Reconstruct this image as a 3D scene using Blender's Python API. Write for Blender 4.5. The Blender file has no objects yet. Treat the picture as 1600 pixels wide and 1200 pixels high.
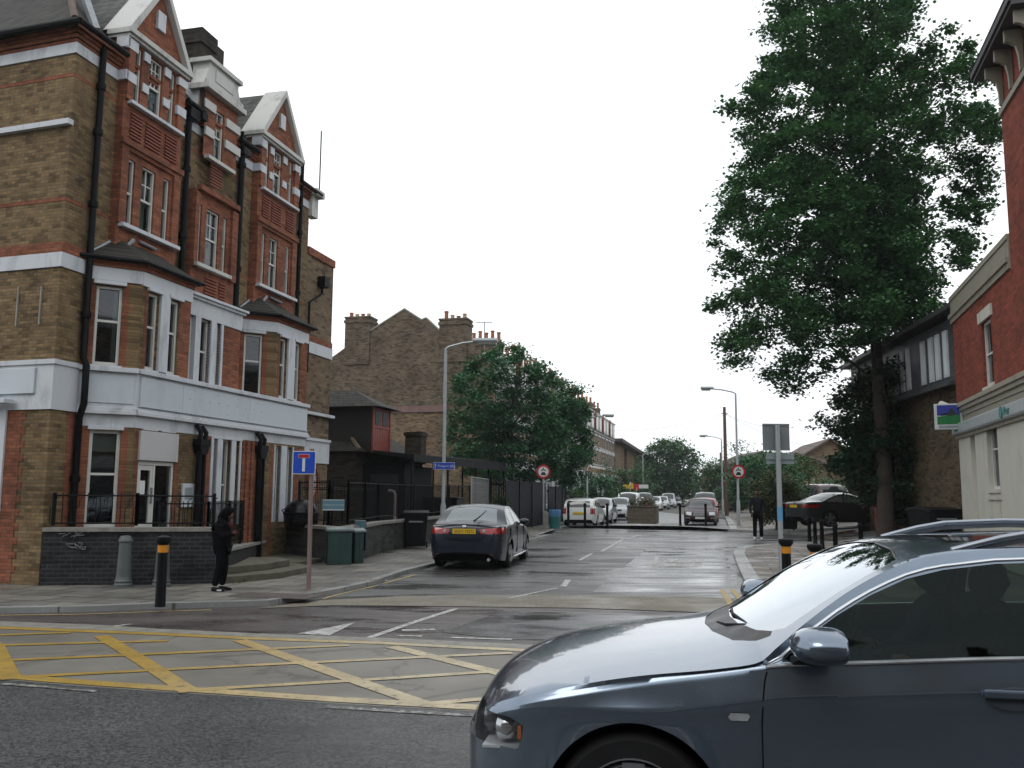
import bpy, bmesh, math, random
from math import sin, cos, pi, radians, sqrt, atan2
from mathutils import Vector, Matrix, noise as mnoise
S = bpy.context.scene
# ---------------------------------------------------------------- camera, sky, sun, exposure
EYE = 1.70; FPX = 1380.0; PITCH = radians(7.02); ROLL = radians(0.4)
cd = bpy.data.cameras.new("camera"); cam = bpy.data.objects.new("camera", cd); S.collection.objects.link(cam)
cd.sensor_width = 36; cd.lens = 36*FPX/1600; cd.clip_end = 3000; cd.clip_start = 0.05
cam.matrix_world = Matrix.Translation((0, 0, EYE)) @ Matrix.Rotation(radians(90)+PITCH, 4, 'X') @ Matrix.Rotation(ROLL, 4, 'Z')
S.camera = cam
SUN_EL, SUN_AZ = radians(52), radians(215)      # soft light from behind and to the left, above the cloud
W = bpy.data.worlds.new("World"); S.world = W; W.use_nodes = True
nt = W.node_tree; nt.nodes.clear()
out = nt.nodes.new('ShaderNodeOutputWorld'); bg = nt.nodes.new('ShaderNodeBackground'); bg.inputs[1].default_value = 0.10
sky = nt.nodes.new('ShaderNodeTexSky'); sky.sky_type = 'NISHITA'; sky.sun_disc = False; sky.sun_elevation = SUN_EL; sky.sun_rotation = SUN_AZ
tc = nt.nodes.new('ShaderNodeTexCoord'); mp = nt.nodes.new('ShaderNodeMapping'); mp.inputs['Scale'].default_value = (1, 1, 2.6)
nz = nt.nodes.new('ShaderNodeTexNoise'); nz.inputs['Scale'].default_value = 1.6; nz.inputs['Detail'].default_value = 5; nz.inputs['Roughness'].default_value = .55
cr = nt.nodes.new('ShaderNodeValToRGB'); cr.color_ramp.elements[0].position = .30; cr.color_ramp.elements[1].position = .62
cr.color_ramp.elements[0].color = (8.6, 9.5, 10.1, 1); cr.color_ramp.elements[1].color = (12.4, 12.6, 12.8, 1)
mx = nt.nodes.new('ShaderNodeMixRGB'); mx.inputs[0].default_value = .93
nt.links.new(tc.outputs['Generated'], mp.inputs[0]); nt.links.new(mp.outputs[0], nz.inputs[0]); nt.links.new(nz.outputs[0], cr.inputs[0])
nt.links.new(sky.outputs[0], mx.inputs[1]); nt.links.new(cr.outputs[0], mx.inputs[2]); nt.links.new(mx.outputs[0], bg.inputs[0]); nt.links.new(bg.outputs[0], out.inputs[0])
sl = bpy.data.lights.new("sun", 'SUN'); sl.energy = 0.6; sl.angle = radians(25); sl.color = (1, .97, .93)
so = bpy.data.objects.new("sun", sl); S.collection.objects.link(so); so.rotation_euler = (pi/2-SUN_EL, 0, radians(-35))
S.view_settings.view_transform = 'Standard'; S.view_settings.look = 'None'; S.view_settings.gamma = 1
S.view_settings.exposure = 0.12; S.view_settings.use_curve_mapping = False
S.cycles.max_bounces = 6; S.cycles.diffuse_bounces = 2; S.cycles.glossy_bounces = 3; S.cycles.transparent_max_bounces = 12; S.cycles.caustics_reflective = False; S.cycles.caustics_refractive = False
random.seed(7)

# ---------------------------------------------------------------- helpers
def ray(px, py):
    """direction in the world of a point of the 1600x1200 photograph"""
    x, y = px-800, 600-py
    x, y = cos(ROLL)*x-sin(ROLL)*y, sin(ROLL)*x+cos(ROLL)*y
    return Vector((x, FPX*cos(PITCH)-y*sin(PITCH), FPX*sin(PITCH)+y*cos(PITCH)))
def G(px, py, z=0.0):
    """ground point (height z) surveyed from the photograph"""
    r = ray(px, py); return Vector((0, 0, EYE))+r*((z-EYE)/r.z)
def D(px, py, Y):
    r = ray(px, py); return Vector((0, 0, EYE))+r*(Y/r.y)
def sm(t):
    t = max(0., min(1., t)); return t*t*(3-2*t)
def gz(x, y):
    return 0.10*sm((7.2-y)/2.4) + 0.42*sm((x-10.5)/5.)*sm((y-24.)/9.)*sm((50.-y)/6.)
PAV = 0.07
class MB:
    def __init__(s): s.v = []; s.f = []; s.mi = []; s.M = Matrix.Identity(4); s.m = 0
    def add(s, vs, fs):
        b = len(s.v); s.v += [tuple(s.M @ Vector(v)) for v in vs]
        flip = s.M.determinant() < 0
        for f in fs:
            f = [b+i for i in f]; s.f.append(f[::-1] if flip else f); s.mi.append(s.m)
        return s
    def box(s, x0, x1, y0, y1, z0, z1):
        if x0 > x1: x0, x1 = x1, x0
        if y0 > y1: y0, y1 = y1, y0
        if z0 > z1: z0, z1 = z1, z0
        return s.add([(x0,y0,z0),(x1,y0,z0),(x1,y1,z0),(x0,y1,z0),(x0,y0,z1),(x1,y0,z1),(x1,y1,z1),(x0,y1,z1)],
            [(0,3,2,1),(4,5,6,7),(0,1,5,4),(1,2,6,5),(2,3,7,6),(3,0,4,7)])
    def quad(s, a, b, c, d): return s.add([a, b, c, d], [(0, 1, 2, 3)])
    def poly(s, pts): return s.add(pts, [tuple(range(len(pts)))])
    def prism(s, pts, z0, z1):
        n = len(pts)
        ar = sum(pts[i][0]*pts[(i+1) % n][1]-pts[(i+1) % n][0]*pts[i][1] for i in range(n))
        if ar < 0: pts = pts[::-1]
        f0 = z0 if callable(z0) else (lambda x, y: z0); f1 = z1 if callable(z1) else (lambda x, y: z1)
        vs = [(p[0], p[1], f0(p[0], p[1])) for p in pts]+[(p[0], p[1], f1(p[0], p[1])) for p in pts]
        return s.add(vs, [tuple(range(n-1, -1, -1)), tuple(range(n, 2*n))]+[(i, (i+1) % n, n+(i+1) % n, n+i) for i in range(n)])
    def xprism(s, pts, x0, x1):
        """polygon in (y,z) swept along x"""
        n = len(pts)
        ar = sum(pts[i][0]*pts[(i+1) % n][1]-pts[(i+1) % n][0]*pts[i][1] for i in range(n))
        if ar < 0: pts = pts[::-1]
        vs = [(x0, p[0], p[1]) for p in pts]+[(x1, p[0], p[1]) for p in pts]
        return s.add(vs, [tuple(range(n-1, -1, -1)), tuple(range(n, 2*n))]+[(i, (i+1) % n, n+(i+1) % n, n+i) for i in range(n)])
    def yprism(s, pts, y0, y1):
        """polygon in (x,z) swept along y"""
        n = len(pts)
        ar = sum(pts[i][0]*pts[(i+1) % n][1]-pts[(i+1) % n][0]*pts[i][1] for i in range(n))
        if ar < 0: pts = pts[::-1]
        if y0 > y1: y0, y1 = y1, y0
        vs = [(p[0], y0, p[1]) for p in pts]+[(p[0], y1, p[1]) for p in pts]
        return s.add(vs, [tuple(range(n)), tuple(range(2*n-1, n-1, -1))]+[((i+1) % n, i, n+i, n+(i+1) % n) for i in range(n)])
    def lathe(s, prof, seg=16, c=(0, 0), cap=True):
        vs = []; fs = []
        for r, z in prof:
            for k in range(seg):
                a = 2*pi*k/seg; vs.append((c[0]+r*cos(a), c[1]+r*sin(a), z))
        for i in range(len(prof)-1):
            for k in range(seg):
                k2 = (k+1) % seg; fs.append((i*seg+k, i*seg+k2, (i+1)*seg+k2, (i+1)*seg+k))
        if cap: fs.append(tuple(range(seg-1, -1, -1))); fs.append(tuple((len(prof)-1)*seg+k for k in range(seg)))
        return s.add(vs, fs)
    def tube(s, pts, r, seg=8, cap=True):
        pts = [Vector(p) for p in pts]; rs = r if isinstance(r, (list, tuple)) else [r]*len(pts)
        vs = []; fs = []; n = len(pts); prev = None
        for i, p in enumerate(pts):
            d = (pts[min(i+1, n-1)]-pts[max(i-1, 0)]).normalized()
            if prev is None:
                a = d.orthogonal().normalized()
                if abs(d.z) < .9: a = d.cross(Vector((0, 0, 1))).normalized()
            else:
                a = (prev-d*prev.dot(d)); a = a.normalized() if a.length > 1e-6 else d.orthogonal().normalized()
            prev = a; b = d.cross(a)
            for k in range(seg):
                t = 2*pi*k/seg; vs.append(tuple(p+(a*cos(t)+b*sin(t))*rs[i]))
        for i in range(n-1):
            for k in range(seg):
                k2 = (k+1) % seg; fs.append((i*seg+k, i*seg+k2, (i+1)*seg+k2, (i+1)*seg+k))
        if cap: fs.append(tuple(range(seg-1, -1, -1))); fs.append(tuple((n-1)*seg+k for k in range(seg)))
        return s.add(vs, fs)
    def wall(s, x0, x1, z0, z1, ops=(), y=0.0, rev=.12, side=None):
        """wall face looking to -y with openings (x0,x1,z0,z1), and their reveals going to +y"""
        xs = sorted({x0, x1, *[min(max(v, x0), x1) for o in ops for v in o[:2]]}); zs = sorted({z0, z1, *[min(max(v, z0), z1) for o in ops for v in o[2:4]]})
        for i in range(len(xs)-1):
            for j in range(len(zs)-1):
                cx, cz = (xs[i]+xs[i+1])/2, (zs[j]+zs[j+1])/2
                if any(o[0] < cx < o[1] and o[2] < cz < o[3] for o in ops): continue
                s.quad((xs[i], y, zs[j]), (xs[i+1], y, zs[j]), (xs[i+1], y, zs[j+1]), (xs[i], y, zs[j+1]))
        for a, b, c, d in [o[:4] for o in ops]:
            e = y+rev
            s.quad((a, y, c), (a, y, d), (a, e, d), (a, e, c)); s.quad((b, y, d), (b, y, c), (b, e, c), (b, e, d))
            s.quad((a, y, d), (b, y, d), (b, e, d), (a, e, d)); s.quad((b, y, c), (a, y, c), (a, e, c), (b, e, c))
        return s
    def build(s, name, mat, parent=None, smooth=False, bev=0, loc=None, ang=40):
        me = bpy.data.meshes.new(name); me.from_pydata(s.v, [], s.f)
        ms = mat if isinstance(mat, (list, tuple)) else [mat]
        for m in ms: me.materials.append(m)
        if len(ms) > 1: me.polygons.foreach_set('material_index', s.mi)
        me.update()
        o = bpy.data.objects.new(name, me); S.collection.objects.link(o)
        if parent: o.parent = parent
        if loc: o.location = loc
        if smooth:
            me.polygons.foreach_set('use_smooth', [True]*len(me.polygons))
            if ang < 180:
                try: me.set_sharp_from_angle(angle=radians(ang))
                except Exception: pass
        if bev:
            b = o.modifiers.new('bevel', 'BEVEL'); b.width = bev; b.segments = 2; b.limit_method = 'ANGLE'
        return o
def T(x=0, y=0, z=0, rz=0): return Matrix.Translation((x, y, z)) @ Matrix.Rotation(rz, 4, 'Z')
def frame2(p, q):
    """matrix with x axis from p to q in plan (outside of the wall is then -y)"""
    return T(p[0], p[1], 0, atan2(q[1]-p[1], q[0]-p[0])), sqrt((q[0]-p[0])**2+(q[1]-p[1])**2)
def tag(o, label=None, cat=None, group=None, kind=None):
    if label: o['label'] = label
    if cat: o['category'] = cat
    if group: o['group'] = group
    if kind: o['kind'] = kind
    return o
def thing(name, label, cat, loc=(0, 0, 0), rz=0., group=None):
    o = bpy.data.objects.new(name, None); S.collection.objects.link(o); o.empty_display_size = .2
    o.location = loc; o.rotation_euler = (0, 0, rz); return tag(o, label, cat, group)
def structure(o): o['kind'] = 'structure'; return o
def dup(root, loc=None, rz=None, label=None, group=None):
    def cp(o, par):
        c = o.copy(); S.collection.objects.link(c); c.parent = par
        for ch in kids.get(o, ()): cp(ch, c)
        return c
    kids = {}
    for o in S.objects:
        if o.parent: kids.setdefault(o.parent, []).append(o)
    c = cp(root, None)
    if loc is not None: c.location = loc
    if rz is not None: c.rotation_euler = (0, 0, rz)
    if label: c['label'] = label
    if group: c['group'] = group
    return c
def pchip(pts):
    """smooth monotone interpolation through (x,y) points"""
    xs = [p[0] for p in pts]; ys = [p[1] for p in pts]; n = len(xs)
    h = [xs[i+1]-xs[i] for i in range(n-1)]; d = [(ys[i+1]-ys[i])/h[i] for i in range(n-1)]; m = [0]*n
    if n > 1: m[0] = d[0]; m[-1] = d[-1]
    for i in range(1, n-1):
        if d[i-1]*d[i] > 0:
            w1 = 2*h[i]+h[i-1]; w2 = h[i]+2*h[i-1]; m[i] = (w1+w2)/(w1/d[i-1]+w2/d[i])
    def f(x):
        if x <= xs[0]: return ys[0]
        if x >= xs[-1]: return ys[-1]
        i = max(k for k in range(n-1) if xs[k] <= x); t = (x-xs[i])/h[i]
        return ys[i]*(1+2*t)*(1-t)**2+m[i]*h[i]*t*(1-t)**2+ys[i+1]*t*t*(3-2*t)+m[i+1]*h[i]*t*t*(t-1)
    return f

# ---------------------------------------------------------------- materials
def newmat(name):
    m = bpy.data.materials.new(name); m.use_nodes = True; n = m.node_tree; p = n.nodes['Principled BSDF']; return m, n, p
def c4(c): return (*c, 1) if len(c) == 3 else c
def mapping(n, rot=0., scale=(1, 1, 1), coord='Object'):
    t = n.nodes.new('ShaderNodeTexCoord'); m = n.nodes.new('ShaderNodeMapping'); m.inputs['Rotation'].default_value = (0, 0, rot); m.inputs['Scale'].default_value = scale
    n.links.new(t.outputs[coord], m.inputs[0]); return m.outputs[0]
def noiz(n, vec, scale, detail=4, rough=.55):
    t = n.nodes.new('ShaderNodeTexNoise'); t.inputs['Scale'].default_value = scale; t.inputs['Detail'].default_value = detail; t.inputs['Roughness'].default_value = rough
    n.links.new(vec, t.inputs['Vector']); return t.outputs[0]
def ramp(n, fac, stops):
    r = n.nodes.new('ShaderNodeValToRGB'); e = r.color_ramp.elements
    while len(e) < len(stops): e.new(.5)
    for i, (p, c) in enumerate(stops): e[i].position = p; e[i].color = c4(c) if not isinstance(c, (int, float)) else (c, c, c, 1)
    n.links.new(fac, r.inputs[0]); return r.outputs[0]
def mix(n, a, b, fac, mode='MIX'):
    r = n.nodes.new('ShaderNodeMixRGB'); r.blend_type = mode
    for i, v in ((0, fac), (1, a), (2, b)):
        if isinstance(v, (int, float)): r.inputs[i].default_value = v if i == 0 else (v, v, v, 1)
        elif isinstance(v, tuple): r.inputs[i].default_value = c4(v)
        else: n.links.new(v, r.inputs[i])
    return r.outputs[0]
def bump(n, p, h, strength=.3, dist=.01):
    b = n.nodes.new('ShaderNodeBump'); b.inputs['Strength'].default_value = strength; b.inputs['Distance'].default_value = dist
    n.links.new(h, b.inputs['Height']); n.links.new(b.outputs[0], p.inputs['Normal'])
def plain(name, col, rough=.5, var=.15, scale=3., metal=0., bmp=0., bscale=40, spec=.5, coat=0.):
    m, n, p = newmat(name); v = mapping(n)
    nn = noiz(n, v, scale, 6, .65); k = ramp(n, nn, [(.3, 1-var), (.7, 1+var)])
    n.links.new(mix(n, c4(col), k, 1., 'MULTIPLY'), p.inputs['Base Color']); p.inputs['Metallic'].default_value = metal
    rr = ramp(n, noiz(n, v, scale*2.3, 4), [(.3, max(0, rough-.08)), (.7, min(1, rough+.08))]); n.links.new(rr, p.inputs['Roughness'])
    p.inputs['Specular IOR Level'].default_value = spec; p.inputs['Coat Weight'].default_value = coat; p.inputs['Coat Roughness'].default_value = .05
    if bmp: bump(n, p, noiz(n, v, bscale, 3), bmp, .01)
    return m
def brick(name, c1, c2, mortar=(.22, .19, .15), soot=.45, bw=.225, bh=.075, ms=.011, rough=.85, dark=.5):
    m, n, p = newmat(name); v = mapping(n); sx = n.nodes.new('ShaderNodeSeparateXYZ'); n.links.new(v, sx.inputs[0])
    a = n.nodes.new('ShaderNodeMath'); a.operation = 'ADD'; n.links.new(sx.outputs[0], a.inputs[0]); n.links.new(sx.outputs[1], a.inputs[1])
    cb = n.nodes.new('ShaderNodeCombineXYZ'); n.links.new(a.outputs[0], cb.inputs[0]); n.links.new(sx.outputs[2], cb.inputs[1])
    b = n.nodes.new('ShaderNodeTexBrick'); n.links.new(cb.outputs[0], b.inputs['Vector'])
    b.inputs['Scale'].default_value = 1; b.inputs['Brick Width'].default_value = bw; b.inputs['Row Height'].default_value = bh
    b.inputs['Mortar Size'].default_value = ms; b.inputs['Mortar Smooth'].default_value = .15; b.inputs['Bias'].default_value = -.1
    b.inputs['Color1'].default_value = c4(c1); b.inputs['Color2'].default_value = c4(c2); b.inputs['Mortar'].default_value = c4(mortar)
    col = b.outputs['Color']
    # every brick gets its own tone: a random value per course and brick
    def mt(op, a_, b_=None):
        q = n.nodes.new('ShaderNodeMath'); q.operation = op
        for k_, w_ in ((0, a_), (1, b_)):
            if w_ is None: continue
            if isinstance(w_, (int, float)): q.inputs[k_].default_value = w_
            else: n.links.new(w_, q.inputs[k_])
        return q.outputs[0]
    row = mt('FLOOR', mt('DIVIDE', sx.outputs[2], bh)); odd = mt('MODULO', row, 2.); colm = mt('FLOOR', mt('SUBTRACT', mt('DIVIDE', a.outputs[0], bw), mt('MULTIPLY', mt('ABSOLUTE', odd), -.5)))
    cid = n.nodes.new('ShaderNodeCombineXYZ'); n.links.new(colm, cid.inputs[0]); n.links.new(row, cid.inputs[1]); wn = n.nodes.new('ShaderNodeTexWhiteNoise'); wn.noise_dimensions = '2D'; n.links.new(cid.outputs[0], wn.inputs['Vector'])
    col = mix(n, col, ramp(n, wn.outputs['Value'], [(.0, 1-dark), (.18, 1-dark*.7), (.26, .95), (.75, 1.05), (1., 1.25)]), 1., 'MULTIPLY')
    big = ramp(n, noiz(n, v, .9, 7, .62), [(.33, 1-soot), (.5, 1-.25*soot), (.72, 1.12)])
    col = mix(n, col, big, 1., 'MULTIPLY')
    fine = ramp(n, noiz(n, v, 25, 3, .6), [(.25, .8), (.75, 1.15)]); col = mix(n, col, fine, 1., 'MULTIPLY')
    n.links.new(col, p.inputs['Base Color']); p.inputs['Roughness'].default_value = rough; p.inputs['Specular IOR Level'].default_value = .25
    inv = n.nodes.new('ShaderNodeInvert'); n.links.new(b.outputs['Fac'], inv.inputs['Color']); bump(n, p, inv.outputs[0], .6, .01)
    return m
BR_Y = brick('yellow_stock_brick', (.265, .170, .078), (.185, .113, .050), (.15, .125, .085), .45, bw=.185, bh=.062, ms=.010, dark=.42)
BR_R = brick('red_rubbed_brick', (.32, .108, .052), (.235, .076, .040), (.17, .09, .065), .42, bw=.185, bh=.062, ms=.009, dark=.26)
BR_B = brick('brown_stock_brick', (.17, .125, .082), (.115, .083, .056), (.13, .11, .085), .40)
BR_BL = brick('light_brown_brick', (.24, .165, .095), (.175, .115, .065), (.16, .13, .10), .35)
BR_D = brick('blue_black_brick', (.022, .025, .028), (.013, .015, .017), (.05, .05, .05), .4, rough=.6)
BR_T = brick('scarlet_brick', (.27, .060, .034), (.215, .046, .028), (.15, .05, .035), .3, dark=.25)
BR_DK = brick('dark_annex_brick', (.048, .038, .026), (.030, .025, .018), (.045, .04, .032), .35)
TILE = brick('clay_roof_tile', (.050, .046, .036), (.033, .030, .024), (.012, .012, .011), .45, bw=.17, bh=.10, ms=.012, rough=.7)
SLATE = brick('grey_roof_slate', (.085, .088, .080), (.062, .064, .058), (.022, .022, .02), .40, bw=.26, bh=.17, ms=.012, rough=.6)
def painted(name, col, dirt=.35, rough=.5):
    m, n, p = newmat(name); v = mapping(n, scale=(1, 1, .35)); k = ramp(n, noiz(n, v, 2.2, 8, .7), [(.30, 1-dirt), (.48, .97), (1, 1.02)])
    f = ramp(n, noiz(n, mapping(n), 14, 5, .7), [(.27, .82), (.42, 1.)])
    n.links.new(mix(n, mix(n, c4(col), k, 1, 'MULTIPLY'), f, .6, 'MULTIPLY'), p.inputs['Base Color']); p.inputs['Roughness'].default_value = rough
    bump(n, p, noiz(n, v, 8, 4), .08, .01); return m
WHITE = painted('white_painted_render', (.57, .595, .63), .42)
WHITED = painted('soot_streaked_white', (.52, .52, .49), .55)
BOARD = painted('white_signboard', (.53, .58, .62), .12, .4)
CREAM = painted('cream_render', (.56, .545, .48), .25)
FRAMEW = plain('white_window_paint', (.60, .60, .56), .45, .10)
IRON = plain('black_iron', (.004, .004, .005), .55, .3, spec=.13)
LEAD = plain('lead_flashing', (.26, .28, .30), .5, .25, 6)
STONE = plain('worn_stone', (.27, .26, .23), .75, .25, 4, bmp=.2)
CONC = plain('concrete_coping', (.22, .21, .185), .8, .3, 5, bmp=.2)
GALV = plain('galvanised_steel', (.34, .37, .38), .42, .12, 5, metal=.35)
GREYP = plain('grey_painted_steel', (.20, .22, .24), .5, .12, 5)
BLACKP = plain('black_plastic', (.0045, .0045, .006), .45, .25, 6, spec=.16)
TERRA = plain('terracotta', (.30, .11, .06), .8, .25, 6)
BUFF = plain('buff_clay', (.42, .33, .22), .8, .25, 6)
def glassmat(name, tint, alpha, rough=.03):
    m, n, p = newmat(name); n.nodes.remove(p); o = n.nodes['Material Output']
    tr = n.nodes.new('ShaderNodeBsdfTransparent'); tr.inputs[0].default_value = c4(tint); gl = n.nodes.new('ShaderNodeBsdfGlossy'); gl.inputs['Roughness'].default_value = rough
    gl.inputs['Color'].default_value = (.9, .95, 1, 1)
    fr = n.nodes.new('ShaderNodeFresnel'); fr.inputs[0].default_value = 1.52; a = n.nodes.new('ShaderNodeMath'); a.operation = 'ADD'; a.inputs[1].default_value = alpha
    v = mapping(n); b = n.nodes.new('ShaderNodeBump'); b.inputs['Strength'].default_value = .03; n.links.new(noiz(n, v, 1.3, 2), b.inputs['Height']); n.links.new(b.outputs[0], gl.inputs['Normal'])
    ms = n.nodes.new('ShaderNodeMixShader'); n.links.new(fr.outputs[0], a.inputs[0]); n.links.new(a.outputs[0], ms.inputs[0]); n.links.new(tr.outputs[0], ms.inputs[1]); n.links.new(gl.outputs[0], ms.inputs[2])
    n.links.new(ms.outputs[0], o.inputs[0]); return m
PANE = glassmat('window_glass', (.55, .62, .62), .03)
CARGLASS = glassmat('tinted_car_glass', (.42, .55, .50), .02, .01)
DGLASS = plain('dark_glazing', (.018, .022, .024), .06, .2, 1.2, spec=.8)
CURT = plain('net_curtain', (.55, .55, .52), .9, .12, 8)
BLINDM = plain('pale_blind', (.40, .40, .36), .9, .1, 3)
ROOMM = plain('dim_room', (.10, .09, .08), .9, .3, 1)
# ---------------------------------------------------------------- ground, roads, pavements
def asphalt(name, c_dark, c_light, wet0, wet1, agg=90, wetscale=.35, stretch=(1, 1, 1), rot=0., bmp=.5, red=None, patches=True):
    m, n, p = newmat(name); v = mapping(n, rot, stretch); vo = mapping(n)
    a = noiz(n, vo, agg, 3, .8)
    if name.startswith('coarse'):
        vv = n.nodes.new('ShaderNodeTexVoronoi'); vv.inputs['Scale'].default_value = 62; n.links.new(vo, vv.inputs['Vector']); vs = n.nodes.new('ShaderNodeSeparateXYZ'); n.links.new(vv.outputs['Color'], vs.inputs[0]); a = mix(n, vs.outputs[0], a, .25)
    big = noiz(n, vo, .55, 7, .6)
    col = mix(n, c4(c_dark), c4(c_light), ramp(n, a, [(.32, 0.), (.68, 1.)]))
    col = mix(n, col, ramp(n, big, [(.3, .62), (.7, 1.25)]), 1, 'MULTIPLY')
    if name.startswith('worn') or name.startswith('damp'):      # cracks and old trench patches
        dst = noiz(n, vo, 1.6, 4, .7); va = n.nodes.new('ShaderNodeVectorMath'); va.operation = 'MULTIPLY_ADD'; n.links.new(vo, va.inputs[0]); va.inputs[1].default_value = (1, 1, 1)
        cc = n.nodes.new('ShaderNodeCombineXYZ'); n.links.new(dst, cc.inputs[0]); n.links.new(dst, cc.inputs[1]); n.links.new(cc.outputs[0], va.inputs[2])
        ve = n.nodes.new('ShaderNodeTexVoronoi'); ve.feature = 'DISTANCE_TO_EDGE'; ve.inputs['Scale'].default_value = .38; n.links.new(va.outputs[0], ve.inputs['Vector'])
        ck = ramp(n, ve.outputs['Distance'], [(.0, .45), (.006, .55), (.012, 1.)]); col = mix(n, col, ck, .7, 'MULTIPLY')
        vp = n.nodes.new('ShaderNodeTexVoronoi'); vp.distance = 'CHEBYCHEV'; vp.inputs['Scale'].default_value = .22; n.links.new(mapping(n, .23), vp.inputs['Vector']); vq = n.nodes.new('ShaderNodeSeparateXYZ'); n.links.new(vp.outputs['Color'], vq.inputs[0])
        col = mix(n, col, ramp(n, vq.outputs[0], [(.2, .86), (.8, 1.1)]), 1, 'MULTIPLY')
    n.links.new(col, p.inputs['Base Color'])
    w = noiz(n, v, wetscale, 8, .62); r = ramp(n, w, [(.40, wet0), (.50, (wet0+wet1)/2), (.60, wet1)])
    n.links.new(r, p.inputs['Roughness']); p.inputs['Specular IOR Level'].default_value = .55
    bs = ramp(n, w, [(.42, .12), (.6, 1.)]); mm = n.nodes.new('ShaderNodeMath'); mm.operation = 'MULTIPLY'; n.links.new(bs, mm.inputs[0]); n.links.new(a, mm.inputs[1])
    bump(n, p, mm.outputs[0], bmp, .012); return m
ASPH_NEAR = asphalt('coarse_wet_asphalt', (.010, .011, .012), (.072, .075, .073), .34, .6, agg=60, bmp=.9)
ASPH_BOX = asphalt('worn_grey_asphalt', (.115, .106, .090), (.20, .185, .155), .45, .62, agg=120, bmp=.25)
ASPH_RED = asphalt('dark_reddish_asphalt', (.050, .042, .040), (.085, .070, .066), .16, .58, agg=100, wetscale=.8, stretch=(.5, 1.6, 1), bmp=.3)
ASPH_SIDE = asphalt('damp_side_street_asphalt', (.062, .062, .060), (.105, .103, .098), .14, .56, agg=110, wetscale=.55, stretch=(.35, 1.1, 1), bmp=.25)
def slabs(name, c1, c2, mortar, w, h, rot, ms=.012, rough=(.35, .75), soot=.35, bmp=.3):
    m, n, p = newmat(name); v = mapping(n, rot); b = n.nodes.new('ShaderNodeTexBrick'); n.links.new(v, b.inputs['Vector']); b.inputs['Scale'].default_value = 1
    b.inputs['Brick Width'].default_value = w; b.inputs['Row Height'].default_value = h; b.inputs['Mortar Size'].default_value = ms
    b.inputs['Color1'].default_value = c4(c1); b.inputs['Color2'].default_value = c4(c2); b.inputs['Mortar'].default_value = c4(mortar)
    k = ramp(n, noiz(n, mapping(n), .8, 7, .65), [(.3, 1-soot), (.7, 1.15)]); f = ramp(n, noiz(n, mapping(n), 30, 3, .7), [(.3, .85), (.7, 1.12)])
    n.links.new(mix(n, mix(n, b.outputs['Color'], k, 1, 'MULTIPLY'), f, 1, 'MULTIPLY'), p.inputs['Base Color'])
    n.links.new(ramp(n, noiz(n, mapping(n), 1.1, 6, .6), [(.38, rough[0]), (.6, rough[1])]), p.inputs['Roughness'])
    inv = n.nodes.new('ShaderNodeInvert'); n.links.new(b.outputs['Fac'], inv.inputs['Color']); bump(n, p, inv.outputs[0], bmp, .01); return m
ROT = radians(13.0)
PAVING = slabs('paving_slabs', (.205, .19, .160), (.135, .128, .112), (.045, .042, .036), .75, .60, ROT, ms=.022, soot=.5)
PAVING_R = slabs('stained_paving_slabs', (.215, .185, .15), (.14, .12, .098), (.05, .044, .038), .75, .60, ROT, ms=.022, soot=.5)
SETTS = slabs('tan_block_paving', (.19, .165, .125), (.155, .135, .10), (.10, .09, .07), .20, .10, 0., ms=.008, rough=(.4, .7), soot=.25)
KERB = slabs('granite_kerb', (.30, .30, .29), (.24, .245, .24), (.08, .08, .075), .9, 3., ROT+pi/2, rough=(.25, .6), soot=.25)
EARTH = plain('bare_earth', (.075, .055, .038), .9, .4, 3, bmp=.5)
def paint(name, col, wear=.47):
    m, n, p = newmat(name); v = mapping(n); n1 = noiz(n, v, 11, 9, .82); f = ramp(n, n1, [(wear-.06, 0.), (wear+.03, 1.)])
    sx = n.nodes.new('ShaderNodeSeparateXYZ'); n.links.new(v, sx.inputs[0])
    c = c4(col)
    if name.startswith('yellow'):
        glare_ramp = ramp(n, sx.outputs[0], [(0, 0.), (1, 1.)]); mr = n.nodes.new('ShaderNodeMapRange'); mr.inputs[1].default_value = -3.6; mr.inputs[2].default_value = -1.0
        n.links.new(sx.outputs[0], mr.inputs[0]); c = mix(n, c4(col), (.46, .39, .26), mr.outputs[0])  # glare put into the yellow: mixed paler towards the right
    k = ramp(n, noiz(n, v, 2.5, 6, .6), [(.3, .72), (.7, 1.12)])
    n.links.new(mix(n, mix(n, (.09, .085, .075), c, f), k, 1, 'MULTIPLY'), p.inputs['Base Color']); p.inputs['Roughness'].default_value = .55
    bump(n, p, noiz(n, v, 90, 2), .25, .01); return m
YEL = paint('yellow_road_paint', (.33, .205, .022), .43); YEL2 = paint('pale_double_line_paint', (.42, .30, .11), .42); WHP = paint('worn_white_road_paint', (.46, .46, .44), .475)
def densify(poly, step=.6):
    o = []
    for i in range(len(poly)):
        a, b = Vector(poly[i]), Vector(poly[(i+1) % len(poly)]); k = max(1, int((b-a).length/step))
        o += [tuple(a+(b-a)*j/k) for j in range(k)]
    return o
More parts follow.
